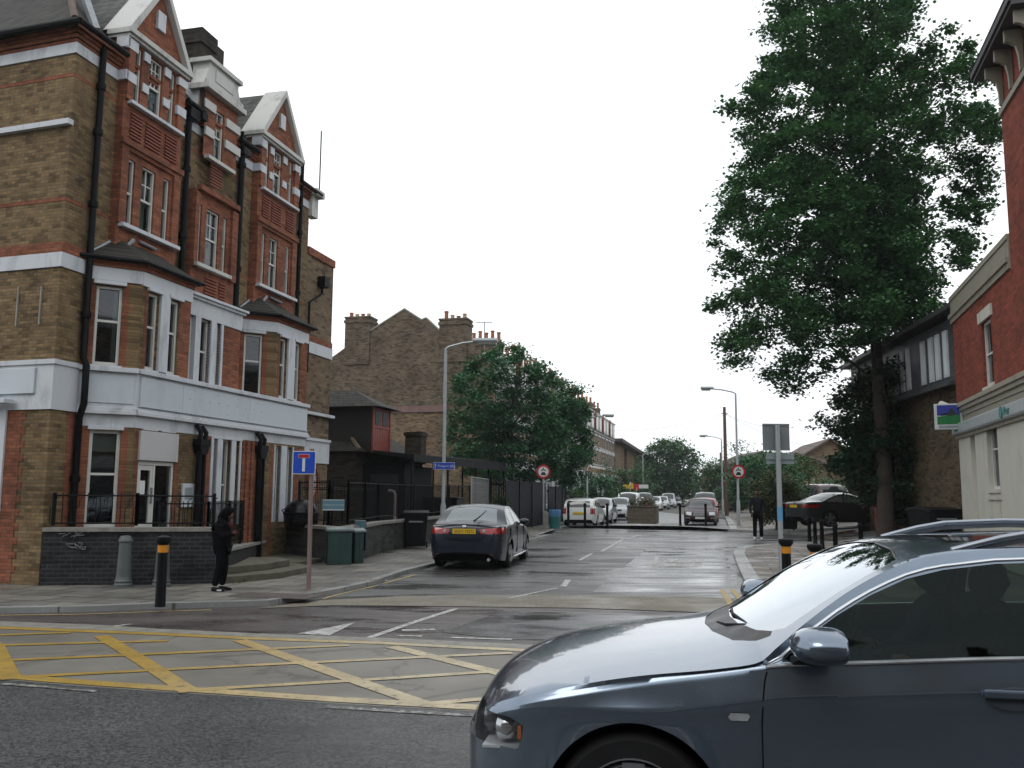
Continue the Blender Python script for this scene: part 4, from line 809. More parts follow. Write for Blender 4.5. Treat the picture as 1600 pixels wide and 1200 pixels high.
m = MB(); m.wall(0, RLEN, 0, 3.5, [(1.45, 2.0, 0, 3.25), (3.25, 4.30, 1.75, 3.25)], rev=.25); m.quad((0, 8, 0), (0, 0, 0), (0, 0, 3.5), (0, 8, 3.5)); m.build('shop_wall', CREAM, rbd)
m = MB(); m.box(1.46, 1.99, .18, .24, 0, 3.24); m.build('side_door', CREAM, rbd)
win(rbd, I4, 3.25, 4.30, 1.75, 3.25, .14, meet=.62, top=(2, 1), fr=.06, sill=CREAM, bot=(2, 1)); win(rbd, I4, 3.40, 4.35, 4.12, 5.65, .10, meet=.5, fr=.06, sill=CREAM, curtain=.3)
m = MB(); m.box(3.15, 4.40, -.05, .0, 1.52, 1.6); m.box(3.25, 4.3, -.025, 0, 1.1, 1.45); m.build('sill_panel', CREAM, rbd)
m = MB(); m.box(3.25, 4.55, -.05, .05, 5.66, 5.92); m.build('lintel', CREAM, rbd)
STB = painted('buff_stone_moulding', (.27, .25, .19), .5)
m = MB(); m.box(-.03, RLEN, -.17, .1, 3.90, 4.0); m.box(-.02, RLEN, -.12, .1, 3.80, 3.90); m.box(-.015, RLEN, -.06, .1, 3.68, 3.80); m.box(-.01, RLEN, -.03, .1, 3.5, 3.68); m.box(-.02, RLEN, -.07, 0, 3.12, 3.2); m.build('shop_cornice', STB, rbd)
m = MB(); m.box(-.03, 6.34, -.10, .1, 6.42, 6.52); m.box(-.02, 6.34, -.05, .1, 6.28, 6.42); m.box(-.03, 6.34, -.06, .3, 6.90, 7.02); m.box(-.015, 6.34, -.03, .28, 6.52, 6.90); m.build('parapet_moulding', STB, rbd)
m = MB(); m.box(.02, RLEN, -.17, -.001, 3.20, 3.51); m.build('sign_fascia', plain('silver_grey_fascia', (.30, .33, .34), .35, .06), rbd, bev=.05)
TEAL = plain('teal_lettering', (.02, .19, .17), .5, .05)
m = MB(); m.M = T(5.55, -.172, 3.36) @ Matrix.Rotation(pi/2, 4, 'X'); m.lathe([(.13, 0), (.13, .02)], 20); m.build('sign_disc', TEAL, rbd)
def text(par, s, size, M, mat, name='lettering', align='LEFT', ext=.004):
    c = bpy.data.curves.new(name, 'FONT'); c.body = s; c.size = size; c.extrude = ext; c.align_x = align; o = bpy.data.objects.new(name, c); S.collection.objects.link(o)
    dg = bpy.context.evaluated_depsgraph_get(); me = bpy.data.meshes.new_from_object(o.evaluated_get(dg)); bpy.data.objects.remove(o)
    me.materials.clear(); me.materials.append(mat); o = bpy.data.objects.new(name, me); S.collection.objects.link(o); o.parent = par; o.matrix_local = M; return o
RXM = Matrix.Rotation(pi/2, 4, 'X')
text(rbd, 'Pear', .26, T(5.78, -.178, 3.28) @ RXM, TEAL); text(rbd, 'Pear', .24, T(.45, -.178, 3.28) @ RXM, TEAL)
# eaves of the taller part with brackets
m = MB(); m.box(5.92, RLEN, -.46, 8.3, 10.62, 10.76); m.box(5.96, RLEN, -.41, 8, 10.55, 10.62); m.build('eaves', plain('dark_eaves_boarding', (.045, .042, .045), .6), rbd)
m = MB(); m.add([(5.9, -.48, 10.76), (RLEN, -.48, 10.76), (RLEN, 3.5, 13.5), (7.5, 3.5, 13.5), (5.58, 8.3, 10.8), (RLEN, 8.3, 10.8)], [(0, 1, 2, 3), (4, 0, 3), (5, 4, 3, 2)]); m.build('roof', SLATE, rbd)
m = MB(); m.box(6.33, RLEN, -.05, .02, 9.55, 9.68); m.build('string_course', STB, rbd)
for x in (6.55, 7.35, 8.15, 8.9):
    m = MB(); m.xprism([(-.01, 9.7), (-.08, 9.7), (-.09, 10.0), (-.13, 10.2), (-.22, 10.27), (-.32, 10.3), (-.32, 10.54), (-.01, 10.54)], x, x+.09); m.build('bracket', STB, rbd)
m = MB(); m.tube([(.25, -.2, 3.95), (-.15, -.35, 4.1), (-.28, -.4, 3.95), (-.28, -.4, 3.6)], .09, 10); m.build('scroll_bracket', CREAM, rbd, smooth=True)
hs = thing('hanging_sign', 'square projecting sign, blue above green with a white border, on the shop corner', 'sign', D(1482, 651, 23.2), -radians(24))
m = MB(); m.box(-.34, .34, -.05, .05, -.34, .34); m.build('sign_frame', plain('white_sign_plastic', (.50, .55, .56), .4, .05), hs, bev=.01)
m = MB(); m.box(-.27, .27, -.056, -.05, .03, .30); m.build('blue_field', plain('deep_blue_vinyl', (.02, .035, .26), .4, .05), hs)
m = MB(); m.yprism([(-.27, -.20), (.27, -.20), (.27, .04), (.12, .05), (-.05, .02), (-.27, .0)], -.062, -.056); m.build('green_hill', plain('green_vinyl', (.005, .14, .03), .4, .05), hs)
m = MB(); m.yprism([(-.2, .06), (.02, .02), (.22, .05), (.14, .12), (.10, .21), (.04, .20), (0, .10), (-.1, .07), (-.16, .02)], -.066, -.062); m.build('dark_tree_shape', plain('dark_vinyl', (.01, .012, .02), .5), hs)
m = MB(); m.box(-.24, .24, -.06, -.05, -.30, -.235); m.build('name_strip', plain('grey_strip', (.22, .24, .27), .5), hs)
m = MB(); m.box(.34, .5, -.03, .03, -.2, -.14); m.box(.34, .5, -.03, .03, .14, .2); m.build('arm', IRON, hs)
# brown block with the white-framed upper storey
bw = thing('brown_brick_block', 'brown brick block with jettied dark upper storey and tall white windows behind the big tree', 'building', (13.25, 26.3, .1), 0)
BA = radians(6); bw.rotation_euler = (0, 0, atan2(-cos(BA), -sin(BA)))
m = MB(); m.box(-10, 1.6, 0, 8, 0, 4.9); m.box(.8, 1.6, -.05, 0, 4.9, 6.9); m.build('wall', BR_DK if False else brick('olive_brown_brick', (.135, .095, .055), (.095, .068, .04), (.09, .075, .05), .35), bw)
m = MB(); m.box(-10, .8, -.25, 8, 4.9, 6.8); m.box(-10, .82, -.42, -.25, 4.82, 4.95); m.build('upper_storey', plain('grey_black_cladding', (.05, .055, .06), .5, .3, 3), bw)
m = MB(); m.add([(-10.3, -.6, 6.8), (1.7, -.6, 6.95), (1.7, 8, 6.95), (-10.3, 8, 6.8), (-10.3, -.6, 6.95), (1.7, -.6, 7.1), (1.7, 8, 7.1), (-10.3, 8, 6.95)], [(3, 2, 1, 0), (4, 5, 6, 7), (0, 1, 5, 4), (1, 2, 6, 5), (2, 3, 7, 6), (3, 0, 4, 7)]); m.build('roof', plain('dark_roof_edge', (.04, .038, .04), .6), bw)
for k, x in enumerate((.1, -.55, -1.1, -1.8, -3.2, -3.8, -4.4, -6.2, -7.0, -7.8, -9.5)):
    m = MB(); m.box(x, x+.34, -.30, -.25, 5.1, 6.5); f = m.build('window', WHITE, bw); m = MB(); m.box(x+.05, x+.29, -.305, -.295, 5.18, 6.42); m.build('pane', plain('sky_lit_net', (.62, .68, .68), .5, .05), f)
for k in range(2): m = MB(); m.box(-5.6-k*2.6, -5.35-k*2.6, -.06, 0, 0, 4.8); m.build('red_post', plain('red_post_paint', (.22, .05, .045), .5), bw)
for k, x in enumerate((-6.9,)): m = MB(); m.box(x, x+.9, -.03, 0, 3.0, 4.3); m.build('window', WHITE, bw)
# houses on the right, farther off
def rear_shops():
    """unseen shop parades supposed behind the camera, added to darken the reflections"""
    for k, (x, y, rz, w, h, mt, lab) in enumerate(((-34, -13, 0, 22, 11.5, BR_B, 'unseen brown brick shop parade across the main road on the left'), (-11.5, -13, 0, 21, 12.5, BR_B, 'tallest unseen brick shop parade directly across the main road'), (10, -13, 0, 26, 11, BR_B, 'long unseen brick shop parade across the main road on the right'), (-16, 2, pi/2, 7, 10, BR_B, 'brown side wall closing the main road to the left'))):
        if k == 3: continue
        t = thing('unseen_parade', lab, 'building', (x, y, 0), rz+pi if False else rz); m = MB(); m.M = T(w, 0, 0, pi); ops = [(1+i*3.4, 2.3+i*3.4, z, z+1.7) for i in range(int(w/3.4)) for z in (4.4, 7.6)]
        m.wall(0, w, 3.4, h, ops, rev=.15); m.M = I4; m.box(0, w, -9, -.4, 0, h-.1); m.build('wall', mt, t)
        m = MB(); m.M = T(w, 0, 0, pi); m.box(0, w, -.25, .3, 2.9, 3.6); m.box(0, w, -.15, .3, h-.1, h+.5); m.build('fascia', WHITED, t)
        m = MB(); m.M = T(w, 0, 0, pi)
        for a, b, c, d in ops: m.quad((a, .14, c), (b, .14, c), (b, .14, d), (a, .14, d))
        m.build('window', DGLASS, t); m = MB(); m.M = T(w, 0, 0, pi); m.box(0, w, 0, .2, .5, 2.9); m.build('shop_window', DGLASS, t)
rear_shops()
def small_house(loc, rz, w, d, h, rise, label, name='brick_house', wall=None, strips=5):
    t = thing(name, label, 'house', loc, rz); m = MB(); m.box(0, w, 0, d, 0, h); m.yprism([(0, h), (w, h), (w/2, h+rise)], 0, d); m.build('wall', wall or BR_BL, t)
    for s_ in (0, 1):
        r = MB(); a, b = (-.3, w/2) if s_ == 0 else (w+.3, w/2); za, zb = h-.3*rise/(w/2), h+rise
        r.yprism([(a, za), (b, zb), (b, zb+.16), (a, za+.16)], -.35, d+.3); r.build('roof', plain('brown_roof', (.09, .06, .05), .7), t)
    for k in range(strips):
        m = MB(); x = .5+k*(w-1)/strips; m.box(x, x+.35, -.05, -.002, .8, h-.6); m.build('window', plain('pale_panel', (.45, .38, .27), .6), t)
    return t
small_house((22.5, 70, .2), -radians(8), 5.2, 12, 4.2, 1.6, 'yellow brown house with low gable and pale upright windows beyond the hedge')
small_house((20.9, 74, .2), -radians(60), 8, 9, 3.4, 1.3, 'lower brown house wing left of the low gable beyond the hedge', strips=6)
small_house((22.3, 95, .2), 0, 9, 9, 4.2, 1.8, 'distant brown roofed house above the right hand hedges', strips=2)
small_house(D(1092, 771, 190)-Vector((0, 0, 1.6)), 0, 9, 9, 2.6, 2.6, 'pale distant cottage with red roof at the end of the street', wall=WHITED, strips=1)
# ---------------------------------------------------------------- garden walls, railings, steps
def lwall(name, label, pts, h, th=.22, mat=None, z=PAV, cop=CONC, coph=.07, copw=.05, side=1):
    p0 = pts[0]; t = thing(name, label, 'wall', (p0[0], p0[1], z-.02)); m = MB(); c = MB()
    q = offset(pts, th*side); qi = offset(pts, -copw*side); qo = offset(pts, (th+copw)*side)
    hf = h if callable(h) else (lambda i: h)
    for i in range(len(pts)-1):
        for (A_, B_, mm, z0a, z0b, z1a, z1b) in ((pts, q, m, 0, 0, hf(i), hf(i+1)), (qi, qo, c, hf(i)+.001, hf(i+1)+.001, hf(i)+coph, hf(i+1)+coph)):
            a, b, c_, d = [(v[0]-p0[0], v[1]-p0[1]) for v in (A_[i], A_[i+1], B_[i+1], B_[i])]
            vs = [(*a, z0a), (*b, z0b), (*c_, z0b), (*d, z0a), (*a, z1a), (*b, z1b), (*c_, z1b), (*d, z1a)]
            mm.add(vs, [(0, 3, 2, 1), (4, 5, 6, 7), (0, 1, 5, 4), (1, 2, 6, 5), (2, 3, 7, 6), (3, 0, 4, 7)])
    m.build('brickwork', mat or BR_D, t); c.build('coping', cop, t); return t
def railing(name, label, pts, h, z, pitch=.11, post=1.6, hoop=False, group=None, rails=(.08, 1.0), bar=.008, curl=False):
    p0 = pts[0]; t = thing(name, label, 'railing', (p0[0], p0[1], z), 0, group)
    R_ = [(p[0]-p0[0], p[1]-p0[1]) for p in pts]; rl = MB(); bl = MB(); posts = []
    for i in range(len(R_)-1):
        a, b = Vector(R_[i]), Vector(R_[i+1]); L = (b-a).length; d = (b-a)/L
        for f in rails: rl.tube([(a.x, a.y, h*f), (b.x, b.y, h*f)], .014, 5)
        n = max(1, int(L/pitch))
        for k in range(n+1):
            p = a+d*L*k/n
            if curl and k % 3 == 0:
                e = d*.06; bl.tube([(p.x-e.x, p.y-e.y, h*.08), (p.x-e.x, p.y-e.y, h*.55), (p.x, p.y, h*.66), (p.x, p.y, h*.86), (p.x+e.x, p.y+e.y, h*.95)], bar, 4)
            else: bl.tube([(p.x, p.y, h*rails[0]), (p.x, p.y, h*rails[-1]+(.05 if not hoop else 0))], bar, 4)
        k = 0.
        while k <= L+.01: p = a+d*k; posts.append((p.x, p.y)); k += post if L > post*1.2 else L
    rl.build('rail', IRON, t); bl.build('bars', IRON, t)
    for x, y in posts: m = MB(); m.box(x-.025, x+.025, y-.025, y+.025, 0, h+.05); m.build('post', IRON, t)
    return t
w1a = (-8.06, 15.42); w1b = (-5.25, 15.95); W1 = [w1a, (-6.6, 15.63), w1b]
lwall('garden_wall', 'low blue black brick wall in front of the corner building, graffiti scrawled on it', W1, .93)
gm_ = thing('graffiti', 'white smudged graffiti at the left of the blue black wall', 'graffiti', (-7.55, 15.47, .82), radians(8))
m = MB(); random.seed(5)
for k in range(9):
    x = random.uniform(-.25, .25); zz = random.uniform(-.14, .16); m.tube([(x+random.uniform(-.12, .12), -.004, zz+random.uniform(-.07, .07)) for j in range(4)], .011, 4)
m.build('spray_stroke', plain('white_spray', (.14, .15, .16), .7, .3, 30), gm_)
iw = [(-5.27, 16.1), (-5.9, 19.9)]
railing('iron_railing', 'ornate black iron railing standing on the blue black garden wall', [(-7.95, 15.52), (-6.6, 15.74), (-5.33, 16.0)], .52, 1.08, pitch=.13, post=1.33, curl=True)
railing('iron_railing', 'plain black bar railing behind the wall, right of the entrance door', [(-6.9, 17.4), (-6.0, 17.7), (-6.05, 20), (-6.15, 22.6)], .92, .52, pitch=.075, post=1.4)
# area wall below the railing and the raised forecourt
yd = MB(); yd.prism([(-8.0, 15.7), (-5.4, 16.1), (-5.35, 17.6), (-4.4, 20.6), (-3.9, 25), (-5.6, 26), (-6.6, 22), (-7.4, 19)], -.02, .16); structure(yd.build('forecourt', plain('mossy_paving', (.10, .095, .07), .8, .35, 2)))
lwall('area_wall', 'dark rendered wall with pale stone coping under the plain bar railing behind the steps', [(-5.75, 17.4), (-5.85, 20), (-5.95, 22.6)], .42, .2, mat=plain('dark_wet_render', (.035, .036, .034), .6, .3, 3), cop=STONE, coph=.06)
st = thing('stone_steps', 'two shallow worn stone steps rising from the pavement behind the hooded figure', 'steps', (-5.22, 15.9, PAV-.02))
def stepm(pts, z0, z1, nm):
    m = MB(); m.prism([(p[0]+5.22, p[1]-15.9) for p in pts], z0, z1); m.build(nm, CONC_, st, bev=.012)
CONC_ = plain('wet_mossy_step', (.085, .078, .055), .6, .4, 3, bmp=.2)
stepm([(-5.2, 15.75), (-4.35, 16.9), (-4.05, 18.3), (-4.5, 19.0), (-5.5, 19.0), (-5.25, 17.2)], 0, .14, 'step'); stepm([(-5.22, 16.35), (-4.72, 17.3), (-4.5, 18.3), (-4.9, 18.9), (-5.5, 18.9), (-5.25, 17.2)], .141, .27, 'step')
W2 = [(-6.0, 22.9), (-5.05, 21.6), (-4.07, 20.40), (-3.7, 20.75), (-3.56, 22.25), (-3.52, 24.2), (-2.86, 27.17), (-1.84, 32.86), (-1.5, 34.5)]
lwall('garden_wall', 'long dark brick wall with stone coping behind the green cabinets and the parked saloon', W2, .78, .25, mat=brick('grey_green_brick', (.062, .066, .058), (.042, .046, .042), (.05, .05, .045), .35))
W3 = [(p[0]-.12, p[1]+.12) for p in W2[1:]]
railing('iron_railing', 'black spiked railing on the long dark wall behind the green cabinets', W3, .95, .96, pitch=.085, post=2.2)
railing('handrail', 'thin pale handrail running behind the spiked railing above the ramp', [(-6.2, 22.4), (-4.9, 24.4), (-4.4, 29)], 1.5, .3, pitch=1.5, post=1.6, rails=(.97, 1.0), bar=.01)
# street name plates
PLB = plain('weathered_blue_plate', (.09, .20, .25), .5, .15, 8); PLW = plain('dull_white_enamel', (.42, .45, .46), .5, .1)
sn = thing('street_name_plate', 'weathered blue street name plate on legs in front of the spiked railing', 'sign', D(521, 789, 19.9), radians(6))
m = MB(); m.box(-.24, .24, -.01, .01, -.12, .12); m.build('plate', PLB, sn); m = MB(); m.box(-.24, .24, -.016, -.0105, -.12, -.095); m.box(-.24, .24, -.016, -.0105, .1, .12); m.build('border', PLW, sn)
text(sn, 'GRENER ROAD SE20', .052, T(0, -.012, -.018) @ RXM, PLW, align='CENTER', ext=.003)
for x in (-.2, .2): m = MB(); m.box(x-.02, x+.02, .011, .04, -.45, .12); m.build('leg', IRON, sn)
sn2 = thing('small_name_plate', 'small pale blue plate standing up behind the green cabinets', 'sign', D(563, 820, 21.3), radians(-20))
m = MB(); m.box(-.14, .14, -.01, .01, -.11, .11); m.build('plate', PLB, sn2); m = MB(); m.box(-.14, .14, -.014, -.0105, .09, .11); m.build('border', PLW, sn2); m = MB(); m.box(.1, .14, .011, .04, -.6, .11); m.build('leg', IRON, sn2)
# ---------------------------------------------------------------- street furniture
def bollard(loc, kind, label, group, h=.97, name='bollard'):
    t = thing(name, label, 'bollard', loc, 0, group)
    if kind == 'black':
        m = MB(); m.lathe([(.075, 0), (.072, .02), (.068, h*.78)], 16); m.build('post', BLACKP, t, smooth=True)
        m = MB(); m.lathe([(.072, h*.78), (.072, h*.885)], 16); m.build('reflective_band', plain('amber_reflective_band', (.55, .22, .01), .35, .1), t, smooth=True)
        m = MB(); m.lathe([(.07, h*.887), (.10, h*.925), (.115, h*.965), (.105, h), (.03, h+.012)], 16); m.build('cap', BLACKP, t, smooth=True)
    elif kind == 'grey':
        m = MB(); m.lathe([(.155, 0), (.155, .05), (.135, .07), (.145, .10), (.125, .14), (.12, .2), (.098, h-.12), (.115, h-.10), (.115, h-.07), (.10, h-.05), (.085, h-.01), (.03, h)], 20); m.build('casting', plain('grey_green_cast_iron', (.085, .10, .098), .5, .15, 5), t, smooth=True)
    else:
        m = MB(); m.lathe([(.085, 0), (.075, .04), (.065, .08), (.06, h-.12), (.085, h-.09), (.085, h-.06), (.06, h-.03), (.075, h)], 14); m.build('casting', IRON, t, smooth=True)
    return t
bollard((*G(250, 948, PAV).xy, PAV), 'black', 'black bollard with amber band standing alone at the left kerb', 'black bollards with amber bands')
bollard((*G(192, 917, PAV).xy, PAV), 'grey', 'grey cast bollard before the dark wall, left one of two', 'grey cast bollards', .86)
bollard((*G(252, 917, PAV).xy, PAV), 'grey', 'grey cast bollard behind the black bollard, right one of two', 'grey cast bollards', .86)
p = D(1228, 850, 13.6); bollard((p.x, p.y, PAV), 'black', 'black bollard with amber band nearest the grey sign post', 'black bollards with amber bands', .96)
p = D(1273, 850, 12.9); bollard((p.x, p.y, PAV), 'black', 'black bollard with amber band closest to the windscreen of the silver blue car', 'black bollards with amber bands', .92)
for (px, py, Y, lab) in ((1265, 844, 31.5, 'leftmost'), (1274, 849, 30, 'second from the left'), (1285, 856, 27.2, 'third from the left'), (1306, 866, 24.3, 'second from the right'), (1346, 864, 24.8, 'rightmost')):
    p = D(px, py, Y); bollard((p.x, p.y, PAV+gz(p.x, p.y)), 'iron', 'plain black bollard beside the tree on the right, '+lab+' of the five', 'plain black bollards beside the tree', .88)
for (px, lab) in ((888, 'leftmost, in front of the white estate car'), (914, 'in front of the number plate of the white estate car'), (949, 'standing alone between white estate car and planter')):
    p = D(px, 822, 43.6); bollard((p.x, p.y, .10), 'iron', 'black closure bollard '+lab, 'black bollards across the street closure', 1.12)
for (px, lab) in ((1063, 'left of the dark red car'), (1103, 'in front of the dark red car grille')):
    p = D(px, 822, 45.4); bollard((p.x, p.y, .10), 'iron', 'black closure bollard '+lab, 'black bollards across the street closure', 1.12)
# planter
pl = thing('timber_planter', 'big square timber planter standing in the middle of the closed street', 'planter', (D(980, 822, 46.0).x, 46.0, .10), -ROT)
m = MB()
for k in range(4): m.box(0, 1.5, 0, .06, .06+k*.22, .06+k*.22+.205); m.box(0, 1.5, 1.84, 1.9, .06+k*.22, .06+k*.22+.205); m.box(1.44, 1.5, .062, 1.838, .06+k*.22, .06+k*.22+.205); m.box(0, .06, .062, 1.838, .06+k*.22, .06+k*.22+.205)
m.build('boards', plain('weathered_timber', (.105, .085, .062), .8, .35, 5), pl)
m = MB(); m.box(-.05, 1.55, -.05, .09, .94, .99); m.box(-.05, 1.55, 1.81, 1.95, .94, .99); m.box(-.05, .09, .09, 1.81, .94, .99); m.box(1.41, 1.55, .09, 1.81, .94, .99); m.build('rim', plain('grey_timber', (.14, .12, .095), .8, .3, 5), pl)
m = MB(); m.box(.061, 1.439, .061, 1.839, .5, .88); m.build('soil', EARTH, pl)
# lamp posts
def lamp(base, h, arm, label, headlen=.62, base_h=1.2):
    t = thing('street_lamp', label, 'street lamp', base); ax, ay = arm
    m = MB(); m.tube([(0, 0, 0), (0, 0, base_h), (0, 0, base_h+.12), (0, 0, h-.35), (0, 0, h-.05)], [.095, .09, .06, .05, .042], 12); m.build('column', GALV, t, smooth=True)
    m = MB(); m.tube([(0, 0, h-.06), (ax*.12, ay*.12, h+.02), (ax*.6, ay*.6, h+.14), (ax, ay, h+.18)], .034, 8); m.build('arm', GALV, t, smooth=True)
    d = Vector((ax, ay, 0)).normalized(); m = MB(); m.M = Matrix.Translation((ax, ay, h+.18)) @ Matrix.Rotation(atan2(d.y, d.x), 4, 'Z')
    m.xprism([(-.10, -.02), (-.12, .05), (-.06, .12), (.06, .12), (.12, .05), (.10, -.02)], -.05, headlen); l = m.build('lantern', GALV, t, bev=.02)
    m = MB(); m.M = Matrix.Translation((ax, ay, h+.18)) @ Matrix.Rotation(atan2(d.y, d.x), 4, 'Z'); m.xprism([(-.085, -.022), (-.05, -.09), (.05, -.09), (.085, -.022)], .12, headlen-.04); m.build('bowl', plain('lamp_bowl', (.35, .36, .34), .2), l)
    return t
L1 = lamp((-2.18, 28.6, PAV), 6.35, (.95, -.05), 'tall grey street lamp rising behind the dark saloon, carrying the blue cycle route sign', .75)
L2 = lamp((11.62, 45.6, .1), 6.85, (-1.2, 0), 'grey street lamp carrying the round red sign on the right', .6)
L4 = lamp((17.1, 72, .1), 6.1, (-1.2, -.1), 'grey street lamp beside the brown telegraph pole', .6)
L5 = lamp((4.95, 58, .1), 6.5, (1.1, .1), 'street lamp rising out of the left hand trees before the far terrace', .7)
L6 = lamp((D(1005, 771, 100).x, 100, .1), 6.0, (.9, 0), 'distant street lamp left of the round green tree')
L7 = lamp((D(1055, 771, 150).x, 150, .1), 4.2, (1.3, 0), 'farthest small street lamp before the round green tree')
tp = thing('telegraph_pole', 'brown wooden telegraph pole with wires beyond the dark red car', 'pole', (D(1135.5, 803, 66).x, 66, .1))
m = MB(); m.tube([(0, 0, 0), (0, 0, 8.1)], [.16, .11], 10); m.build('shaft', plain('creosoted_wood', (.09, .045, .035), .8, .3, 4), tp, smooth=True)
m = MB(); m.tube([(-.25, 0, 7.6), (.25, 0, 7.6)], .03, 6); m.build('bracket', IRON, tp)
tp2 = thing('telegraph_pole', 'distant thin wooden pole left of the brown telegraph pole', 'pole', (D(1127, 775, 120).x, 120, .1)); m = MB(); m.tube([(0, 0, 0), (0, 0, 7.2)], [.15, .1], 8); m.build('shaft', bpy.data.materials['creosoted_wood'], tp2)
def wire(a, b, sag, label):
    m = MB(); a = Vector(a); b = Vector(b); m.tube([tuple(a.lerp(b, k/14)-Vector((0, 0, sag*4*(k/14)*(1-k/14)))) for k in range(15)], .010, 4); tag(m.build('overhead_wire', IRON), label, 'wire')
tx = tp.location; wire((tx.x, 66, 7.75), D(950, 672, 92), .5, 'overhead wire from the telegraph pole sagging to the far terrace roof'); wire((tx.x, 66, 7.6), D(1010, 688, 140), .3, 'overhead wire from the telegraph pole running to the distant trees')
wire((tx.x, 66, 7.7), D(1290, 700, 70), .5, 'overhead wire from the telegraph pole to the low gable house'); wire((tx.x, 66, 7.72), D(1240, 668, 60), .35, 'overhead wire from the telegraph pole towards the big tree')
# signs
def post_at(t, h, r, mat, lean=0): m = MB(); m.tube([(0, 0, 0), (lean, 0, h)], r, 12); return m.build('post', mat, t, smooth=True)
SB = plain('sign_blue', (.012, .06, .42), .35, .05); SR = plain('sign_red', (.36, .012, .02), .35, .05); SW = plain('sign_white', (.55, .57, .58), .35, .06); SK = plain('sign_black', (.012, .012, .012), .4, .1)
ds = thing('dead_end_sign', 'square blue dead end sign with red bar on a leaning brownish grey post', 'sign', G(482, 921, PAV))
dsY = ds.location.y; post_at(ds, 2.35, .038, plain('rusty_grey_post', (.19, .135, .125), .5, .2, 6), -.02)
m = MB(); P0 = D(457.5, 742, dsY)-ds.location; P1_ = D(495, 704, dsY)-ds.location; cx, cz = (P0.x+P1_.x)/2, (P0.z+P1_.z)/2; hw = (P1_.x-P0.x)/2
def rrect(w, h, r, n=4):
    o = []
    for sx, sy, a0 in ((1, 1, 0), (-1, 1, 90), (-1, -1, 180), (1, -1, 270)):
        for k in range(n+1): a = radians(a0+90*k/n); o.append((sx*(w-r)+r*cos(a), sy*(h-r)+r*sin(a)))
    return o
def plate(par, w, h, r, y0, y1, mat, c, nm, rot=0.):
    m = MB(); m.yprism([(c[0]+p[0], c[1]+p[1]) for p in rrect(w, h, r)], y0, y1); return m.build(nm, mat, par)
plate(ds, hw, hw, .03, -.055, -.045, SW, (cx, cz), 'sign_plate'); plate(ds, hw-.014, hw-.014, .02, -.058, -.0552, SB, (cx, cz), 'blue_field'); plate(ds, hw*.47, hw*.17, .003, -.061, -.0582, SW, (cx-.005, cz+hw*.56), 'white_bar_edge'); plate(ds, hw*.44, hw*.145, .003, -.064, -.0612, SR, (cx-.005, cz+hw*.56), 'red_bar'); plate(ds, hw*.12, hw*.57, .002, -.061, -.0582, SW, (cx-.005, cz-hw*.19), 'white_stem')
bs = thing('road_sign', 'grey back of a rectangular road sign with a smaller plate below on a grey post', 'sign', G(1222, 913, PAV)); bY = bs.location.y
a, b = D(1191, 662, bY+.08)-bs.location, D(1234, 704, bY+.08)-bs.location
m = MB(); m.box(a.x, b.x, .07, .085, b.z, a.z); m.box(a.x, b.x, .055, .07, a.z-.035, a.z); m.box(a.x, b.x, .055, .07, b.z, b.z+.035); m.build('sign_back', plain('grey_sign_back', (.145, .165, .18), .5, .1), bs); post_at(bs, a.z-.03, .048, GALV)
a, b = D(1197, 708, bY+.08)-bs.location, D(1241, 725, bY+.08)-bs.location
m = MB(); m.box(a.x, b.x, .07, .085, b.z, a.z); m.box(a.x, b.x, .05, .07, (a.z+b.z)/2-.02, (a.z+b.z)/2+.02); m.build('lower_plate', plain('paler_sign_back', (.20, .24, .25), .5, .1), bs)
m = MB(); m.lathe([(.052, 0), (.052, .26)], 12); o = m.build('sticker', plain('blue_sticker', (.10, .30, .50), .5), bs); o.location = (0, 0, 1.15)
def novehicle(t, c, r, y):
    """round prohibition sign: motorcycle above car"""
    def disc(rad, y0, y1, mat, nm): m = MB(); m.yprism([(c[0]+rad*cos(2*pi*k/32), c[1]+rad*sin(2*pi*k/32)) for k in range(32)], y0, y1); return m.build(nm, mat, t)
    disc(r, y-.010, y, SR, 'red_ring'); disc(r*.72, y-.013, y-.0102, SW, 'white_disc')
    m = MB(); Y0, Y1 = y-.016, y-.0132
    def pp_(pts): m.yprism([(c[0]+a*r, c[1]+b*r) for a, b in pts], Y0, Y1)
    def dd(a, b, rr): pp_([(a+rr*cos(2*pi*k/12), b+rr*sin(2*pi*k/12)) for k in range(12)])
    pp_([(-.36, -.50), (.36, -.50), (.36, -.28), (.26, -.24), (.20, -.06), (-.20, -.06), (-.26, -.24), (-.36, -.28)]); m.build('car_symbol', SK, t)
    m = MB(); dd(-.24, .20, .11); dd(.24, .20, .11); pp_([(-.2, .2), (-.1, .36), (.08, .36), (.2, .2), (.05, .24), (-.05, .2)]); pp_([(-.1, .33), (-.06, .52), (.06, .5), (.05, .36)]); dd(-.0, .55, .07); m.build('motorcycle_symbol', SK, t)
rs = thing('round_sign', 'round red ringed no motor vehicles sign on a grey post before the black fence', 'sign', (D(849, 822, 41.8).x, 41.8, PAV))
post_at(rs, 2.9, .04, GALV); c = D(849, 737, 41.75)-rs.location; novehicle(rs, (c.x, c.z), .33, -.05)
m = MB(); m.box(-.13, .13, -.14, .12, 0, .75); m.yprism([(-.13, .75), (.13, .75), (0, .84)], -.14, .12); cs = m.build('concrete_stub', CONC); cs.parent = None; cs.location = (rs.location.x+.08, 41.3, PAV); tag(cs, 'squat concrete marker post at the foot of the round sign', 'post')
rs2 = thing('round_sign', 'round red ringed no motor vehicles sign fixed to the right hand lamp post', 'sign', (11.62, 45.45, .1)); c = D(1154, 737, 45.4)-rs2.location; novehicle(rs2, (c.x, c.z), .36, -.02)
cy = thing('direction_sign', 'small blue cycle route sign with white arrow on the left lamp post', 'sign', D(694, 728, 28.45))
